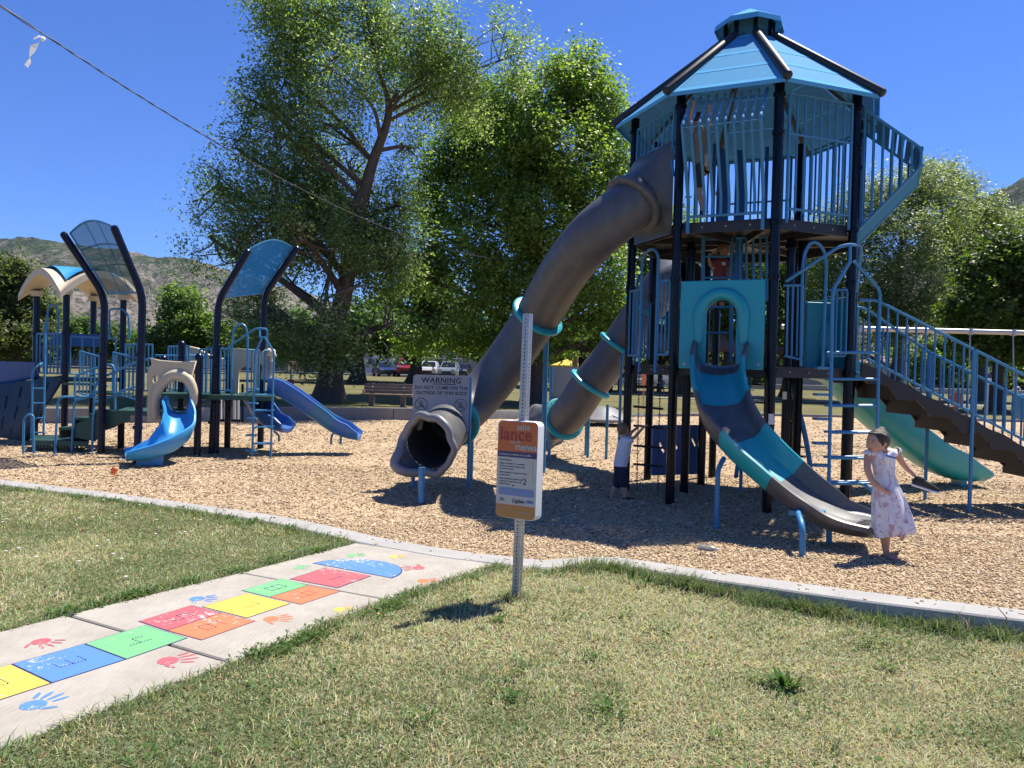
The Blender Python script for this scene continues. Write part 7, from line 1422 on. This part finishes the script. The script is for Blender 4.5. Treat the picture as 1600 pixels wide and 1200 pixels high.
limb(sk, [gp(1384, 780), gp(1385, 812, .0), gp(1383, 838, .01), gp(1384, 857, .02)], [.075, .058, .05, .036]); limb(sk, [gp(1384, 857, .02), gp(1385, 865, .02), gp(1392, 870, -.06), gp(1397, 872, -.10)], [.035, .036, .032, .02])
limb(sk, [gp(1390, 780), gp(1400, 812, -.02), gp(1405, 826, .22), gp(1408, 826, .36)], [.085, .06, .048, .034]); limb(sk, [gp(1408, 826, .36), gp(1409, 832, .40), gp(1410, 842, .40)], [.034, .034, .022])
fused('body', sk, M['skin'], girl, .0075, 4)
mb = MB(); ell(mb, gp(1377, 674, .07), (.055, .05, .05)); fused('hair_bun', mb, M['hairb'], girl, .008, 2)
dm = dress_mat(); rows = []
levels = [(707, 1380, .085, .075), (712, 1380, .128, .085), (722, 1380, .116, .092), (735, 1381, .104, .09), (744, 1382, .100, .09), (756, 1384, .125, .115), (775, 1388, .155, .145), (795, 1392, .175, .165), (815, 1395, .19, .185), (830, 1397, .195, .19), (839, 1397, .175, .17)]
for li, (py, px, rx, ry) in enumerate(levels):
    c = gp(px, py); ring = []; t = li / (len(levels) - 1)
    for k in range(64):
        a = 2 * pi * k / 64; w_ = 1 + (.10 * sin(9 * a + 1.2 + t) + .05 * sin(15 * a)) * max(0, t - .35) * 1.6; dz = .045 * sin(a * 1 + 2.6) * max(0, t - .5) * 2 + .02 * sin(5 * a) * max(0, t - .7)
        ring.append(c + Vector((rx * cos(a) * w_, ry * sin(a) * w_, dz)))
    rows.append(ring + [ring[0]])
mb = MB(); mb.grid(rows); dress = part('dress', mb, dm, girl, ang=80); so_ = dress.modifiers.new('cloth', 'SOLIDIFY'); so_.thickness = .006; ss_ = dress.modifiers.new('sub', 'SUBSURF'); ss_.levels = 1; ss_.render_levels = 1
for px, py, k in ((1355, 707, -1), (1403, 703, 1)):
    c = gp(px, py); mb = MB(); mb.grid([[c + Vector((k * .045 * sin(t) * f - k * .01, .055 * cos(t), .02 * sin(t) - .035 * f * f + .012)) for t in np.linspace(.0, pi, 9)] for f in np.linspace(.1, 1.1, 5)]); sl_ = part('sleeve', mb, dm, girl); sl_.modifiers.new('cloth', 'SOLIDIFY').thickness = .008
for k, (px, ex_) in enumerate(((1360, 1388), (1400, 1390))): mb = MB(); limb(mb, [gp(px, 708, .0), gp((px + ex_) / 2, 709, -.05), gp(1380, 722, -.075)], [.035, .04, .03]); fused('bodice', mb, dm, girl, .008, 3)
c = gp(1390, 717, -.115); mb = MB(); mb.box(c, (.10, .004, .062), -.1, 0, .25); nt_ = part('name_tag', mb, M['white'], girl, smooth=False); mb = MB(); mb.box(c + Vector((.007, -.003, .022)), (.10, .003, .018), -.1, 0, .25); part('tag_header', mb, M['slidedark'], nt_, smooth=False)
mb = MB(); limb(mb, [gp(1383, 871, .03), gp(1391, 874, -.05), gp(1398, 876, -.12)], [.026, .032, .024]); part('sandal', mb, mat('rose_sandal', (.35, .18, .16), .6), girl)
# the sneaker in her hand
s0, s1 = gp(1424, 756, -.05), gp(1468, 770, -.10); shoe = thing('shoe', 'black sneaker with a white sole held in the girl\'s hand', 'shoe', (s0 + s1) / 2); d = (s1 - s0).normalized(); up_ = Vector((.25, -.3, .9)); up_ = (up_ - d * up_.dot(d)).normalized(); sx_ = d.cross(up_); LL = (s1 - s0).length
rows = []
for f in np.linspace(0, 1, 14): w_ = .042 * (1 - .25 * math.exp(-((f - .35) / .15) ** 2)) * (sqrt(max(.05, 1 - max(0, (f - .75) / .27) ** 2))) * (.8 + .2 * min(1, f * 6)); c = s0 + d * LL * f; rows.append([c + sx_ * w_ * cos(a) + up_ * (.014 * sin(a)) for a in np.linspace(0, 2 * pi, 17)])
mb = MB(); mb.grid(rows); mb.add(rows[0][:-1], [tuple(range(16))]); mb.add(rows[-1][:-1], [tuple(range(16))]); part('sole', mb, M['white'], shoe)
mb = MB(); limb(mb, [s0 + d * .02 + up_ * .04, s0 + d * LL * .35 + up_ * .048, s0 + d * LL * .62 + up_ * .035, s0 + d * LL * .93 + up_ * .018], [.034, .038, .034, .02]); limb(mb, [s0 + d * .03 + up_ * .075, s0 + d * LL * .28 + up_ * .075], [.03, .028]); fused('upper', mb, M['rubber'], shoe, .006, 3)
# ---- boy with the white shirt at the chain ladder
BY = 11.1; bp_ = lambda px, py, dy=0.0: P(px, py, BY + dy); boy = thing('person', 'small boy in white shirt and navy shorts reaching for the chain ladder', 'person', G(968, 782, CH))
sk = MB(); head(sk, boy, bp_(974, 671), .088, (.80, .55, .15), (0, 0, 1), M['hairl'])
limb(sk, [bp_(974, 678), bp_(973, 686)], [.034, .036]); limb(sk, [bp_(974, 690), bp_(971, 730)], [.07, .085])
for dy, e1_, h_ in ((-.09, (992, 683), (1006, 667)), (.10, (986, 676), (997, 667))):
    limb(sk, [bp_(981, 688, dy * .8), bp_(*e1_, dy)], [.03, .025]); limb(sk, [bp_(*e1_, dy), bp_(*h_, dy * .8 + .1)], [.025, .018]); hand(sk, bp_(*h_, dy * .8 + .1), (.8, .2, .5), (.4, .3, -.8), 1, .85)
for dx, dy in (((967, 752), (959, 766), (955, 777), (946, 780)), .10), (((974, 752), (976, 767), (977, 777), (990, 781)), -.06):
    limb(sk, [bp_(*dx[0], dy), bp_(*dx[1], dy), bp_(*dx[2], dy)], [.05, .042, .03])
fused('body', sk, M['skin'], boy, .008, 4)
mb = MB(); limb(mb, [bp_(977, 690), bp_(974, 705), bp_(969, 727)], [.095, .108, .102]); limb(mb, [bp_(979, 689, -.06), bp_(986, 689, -.09)], [.05, .043]); limb(mb, [bp_(979, 687, .07), bp_(984, 684, .1)], [.05, .042]); fused('shirt', mb, M['shirtw'], boy, .0075, 4)
mb = MB(); limb(mb, [bp_(969, 728), bp_(970, 738)], [.098, .10]); limb(mb, [bp_(967, 738, .06), bp_(965, 756, .08)], [.075, .07]); limb(mb, [bp_(973, 738, -.05), bp_(975, 756, -.06)], [.078, .072]); fused('shorts', mb, M['shorts'], boy, .0075, 3)
for pts, dy in ((((951, 779), (960, 783)), .10), (((977, 780), (990, 781)), -.06)):
    mb = MB(); limb(mb, [bp_(*pts[0], dy), bp_(*pts[1], dy)], [.036, .03]); sh = fused('shoe', mb, M['rubber'], boy, .006, 2); mb = MB(); a, b2 = bp_(*pts[0], dy), bp_(*pts[1], dy); mb.box((a + b2) / 2 - Vector((0, 0, .03)), ((b2 - a).length + .07, .07, .016), atan2((b2 - a).y, (b2 - a).x)); part('sole', mb, M['white'], sh)
# ---- child climbing in the bowed cage
KY = 10.72; kp_ = lambda px, py, dy=0.0: P(px, py, KY + dy); kid = thing('person', 'child in camouflage shirt hanging by both hands inside the bowed bar cage', 'person', kp_(1096, 334))
def camo():
    m = mat('camouflage_cotton', (.2, .19, .15), .85, 0, .3, 22, dirt=(.05, .045, .035)); return m
sk = MB(); head(sk, kid, kp_(1088, 184, .06), .085, (-.2, .95, .1), (0, 0, 1), M['ink'])
limb(sk, [kp_(1090, 190, .04), kp_(1092, 200, .03)], [.036, .038]); limb(sk, [kp_(1093, 205), kp_(1095, 260)], [.08, .085])
for e_, h_ in (((1078, 192), (1083, 166)), ((1109, 195), (1108, 172))):
    limb(sk, [kp_(1084 if e_[0] < 1090 else 1103, 207), kp_(*e_, -.02)], [.032, .026]); limb(sk, [kp_(*e_, -.02), kp_(*h_, -.2)], [.026, .02]); hand(sk, kp_(*h_, -.2), (0, -.3, 1), (0, -1, .1), 1, .85)
limb(sk, [kp_(1092, 282), kp_(1092, 300, .02), kp_(1097, 322, .03), kp_(1098, 331, .02)], [.05, .044, .032, .03]); limb(sk, [kp_(1100, 270), kp_(1109, 262, -.14), kp_(1107, 252, -.1)], [.05, .044, .034])
fused('body', sk, M['skin'], kid, .0105, 3)
mb = MB(); limb(mb, [kp_(1093, 208), kp_(1094, 228), kp_(1093, 254)], [.098, .102, .10]); fused('shirt', mb, camo(), kid, .008, 4)
mb = MB(); limb(mb, [kp_(1095, 256), kp_(1096, 264)], [.10, .10]); limb(mb, [kp_(1092, 268), kp_(1092, 288)], [.075, .068]); limb(mb, [kp_(1100, 266), kp_(1108, 262, -.1)], [.075, .068]); fused('shorts', mb, M['ink'], kid, .008, 3)
mb = MB(); limb(mb, [kp_(1105, 243, -.2), kp_(1104, 258, -.2)], [.036, .032]); fused('shoe', mb, mat('tan_shoe', (.42, .35, .26), .7), kid, .007, 2); mb = MB(); limb(mb, [kp_(1097, 333, .02), kp_(1096, 335, -.08)], [.035, .03]); fused('shoe', mb, M['rubber'], kid, .007, 2)
# ---- child in the red shirt behind the inner ladder
LY = 11.85; lp_ = lambda px, py, dy=0.0: P(px, py, LY + dy); kid2 = thing('person', 'child with long light brown hair and red shirt standing on the inner ladder', 'person', lp_(1120, 483))
sk = MB(); head(sk, kid2, lp_(1131, 390), .10, (.55, -.8, -.15), (0, 0, 1), M['hairl'], True); limb(sk, [lp_(1128, 398), lp_(1127, 406)], [.036, .038]); limb(sk, [lp_(1126, 410), lp_(1124, 440)], [.075, .085])
limb(sk, [lp_(1117, 410), lp_(1110, 415, -.06)], [.032, .027]); limb(sk, [lp_(1110, 415, -.06), lp_(1107, 403, -.2)], [.027, .02]); hand(sk, lp_(1107, 403, -.2), (.1, -.3, 1), (0, -1, 0), 1, .9)
limb(sk, [lp_(1135, 411), lp_(1139, 428, -.02), lp_(1135, 440, -.12)], [.032, .027, .02]); hand(sk, lp_(1135, 440, -.12), (-.5, -.6, -.4), (0, -.3, -1), -1, .9)
for x in (1117, 1128): limb(sk, [lp_(x, 450), lp_(x, 466), lp_(x - 1, 480)], [.055, .045, .034])
fused('body', sk, M['skin'], kid2, .0105, 3)
mb = MB(); limb(mb, [lp_(1126, 409), lp_(1125, 422), lp_(1124, 436)], [.095, .10, .108]); limb(mb, [lp_(1118, 409), lp_(1113, 413, -.03)], [.05, .046]); limb(mb, [lp_(1134, 409), lp_(1137, 416)], [.05, .046]); fused('shirt', mb, M['shirtr'], kid2, .0075, 4)
mb = MB(); limb(mb, [lp_(1123, 440), lp_(1122, 448)], [.10, .10]); limb(mb, [lp_(1118, 446), lp_(1117, 468)], [.072, .06]); limb(mb, [lp_(1127, 446), lp_(1128, 468)], [.072, .06]); fused('leggings', mb, M['ink'], kid2, .008, 3)
for x in (1116, 1127): mb = MB(); limb(mb, [lp_(x, 482, .02), lp_(x + 1, 484, -.12)], [.034, .028]); fused('shoe', mb, M['rubber'], kid2, .007, 2)
mb = MB(); mb.box(lp_(1131, 412, -.115), (.055, .004, .045)); part('name_tag', mb, M['white'], kid2, smooth=False)
# ---- visitors at the pavilion tables
def visitor(px, Y, shirt, lab):
    q = P(px, 590, Y); z = pz0; r = thing('person', lab, 'person', (q.x, Y, z), 'people at the pavilion'); o = Vector((q.x, Y, z)); sk = MB(); ell(sk, o + Vector((0, 0, 1.25)), (.09, .11, .13)); limb(sk, [o + Vector((0, 0, 1.1)), o + Vector((0, 0, 1.16))], [.05, .05])
    for s in (-1, 1): limb(sk, [o + Vector((s * .2, 0, 1.0)), o + Vector((s * .24, -.1, .8)), o + Vector((s * .12, -.3, .82))], [.05, .045, .035]); limb(sk, [o + Vector((s * .1, 0, .5)), o + Vector((s * .11, -.42, .48)), o + Vector((s * .11, -.42, .06)), o + Vector((s * .11, -.55, .03))], [.08, .065, .045, .04])
    fused('body', sk, M['skin'], r, .025, 2); mb = MB(); limb(mb, [o + Vector((0, 0, .55)), o + Vector((0, 0, .8)), o + Vector((0, 0, 1.02))], [.17, .16, .15]); fused('shirt', mb, shirt, r, .03, 2); mb = MB(); ell(mb, o + Vector((0, .02, 1.30)), (.10, .12, .12)); part('hair', mb, M['hairb'], r)
visitor(1166, 58.6, M['shirtr'], 'person in red seated at a pavilion table right of the teal panel'); visitor(1018, 59, M['shirtw'], 'person in white seated at a pavilion table behind the chain ladder'); visitor(1034, 60.5, M['slidemid'], 'person in blue seated deeper in the pavilion behind the chain ladder')
HAZE = 0.000022
texts_to_mesh()

# ------------------------------------------------------------------ valley haze
hm = bpy.data.materials.new('valley_haze'); hm.use_nodes = True; hn = hm.node_tree; hn.nodes.remove(hn.nodes['Principled BSDF']); pv_ = hn.nodes.new('ShaderNodeVolumePrincipled')
pv_.inputs['Color'].default_value = (.70, .82, .97, 1); pv_.inputs['Density'].default_value = HAZE; pv_.inputs['Anisotropy'].default_value = .1; hn.links.new(pv_.outputs[0], hn.nodes['Material Output'].inputs['Volume'])
mb = MB(); mb.box((0, 2900, 650), (17000, 13600, 1312)); setting('haze', mb, hm, 'stuff', smooth=False)
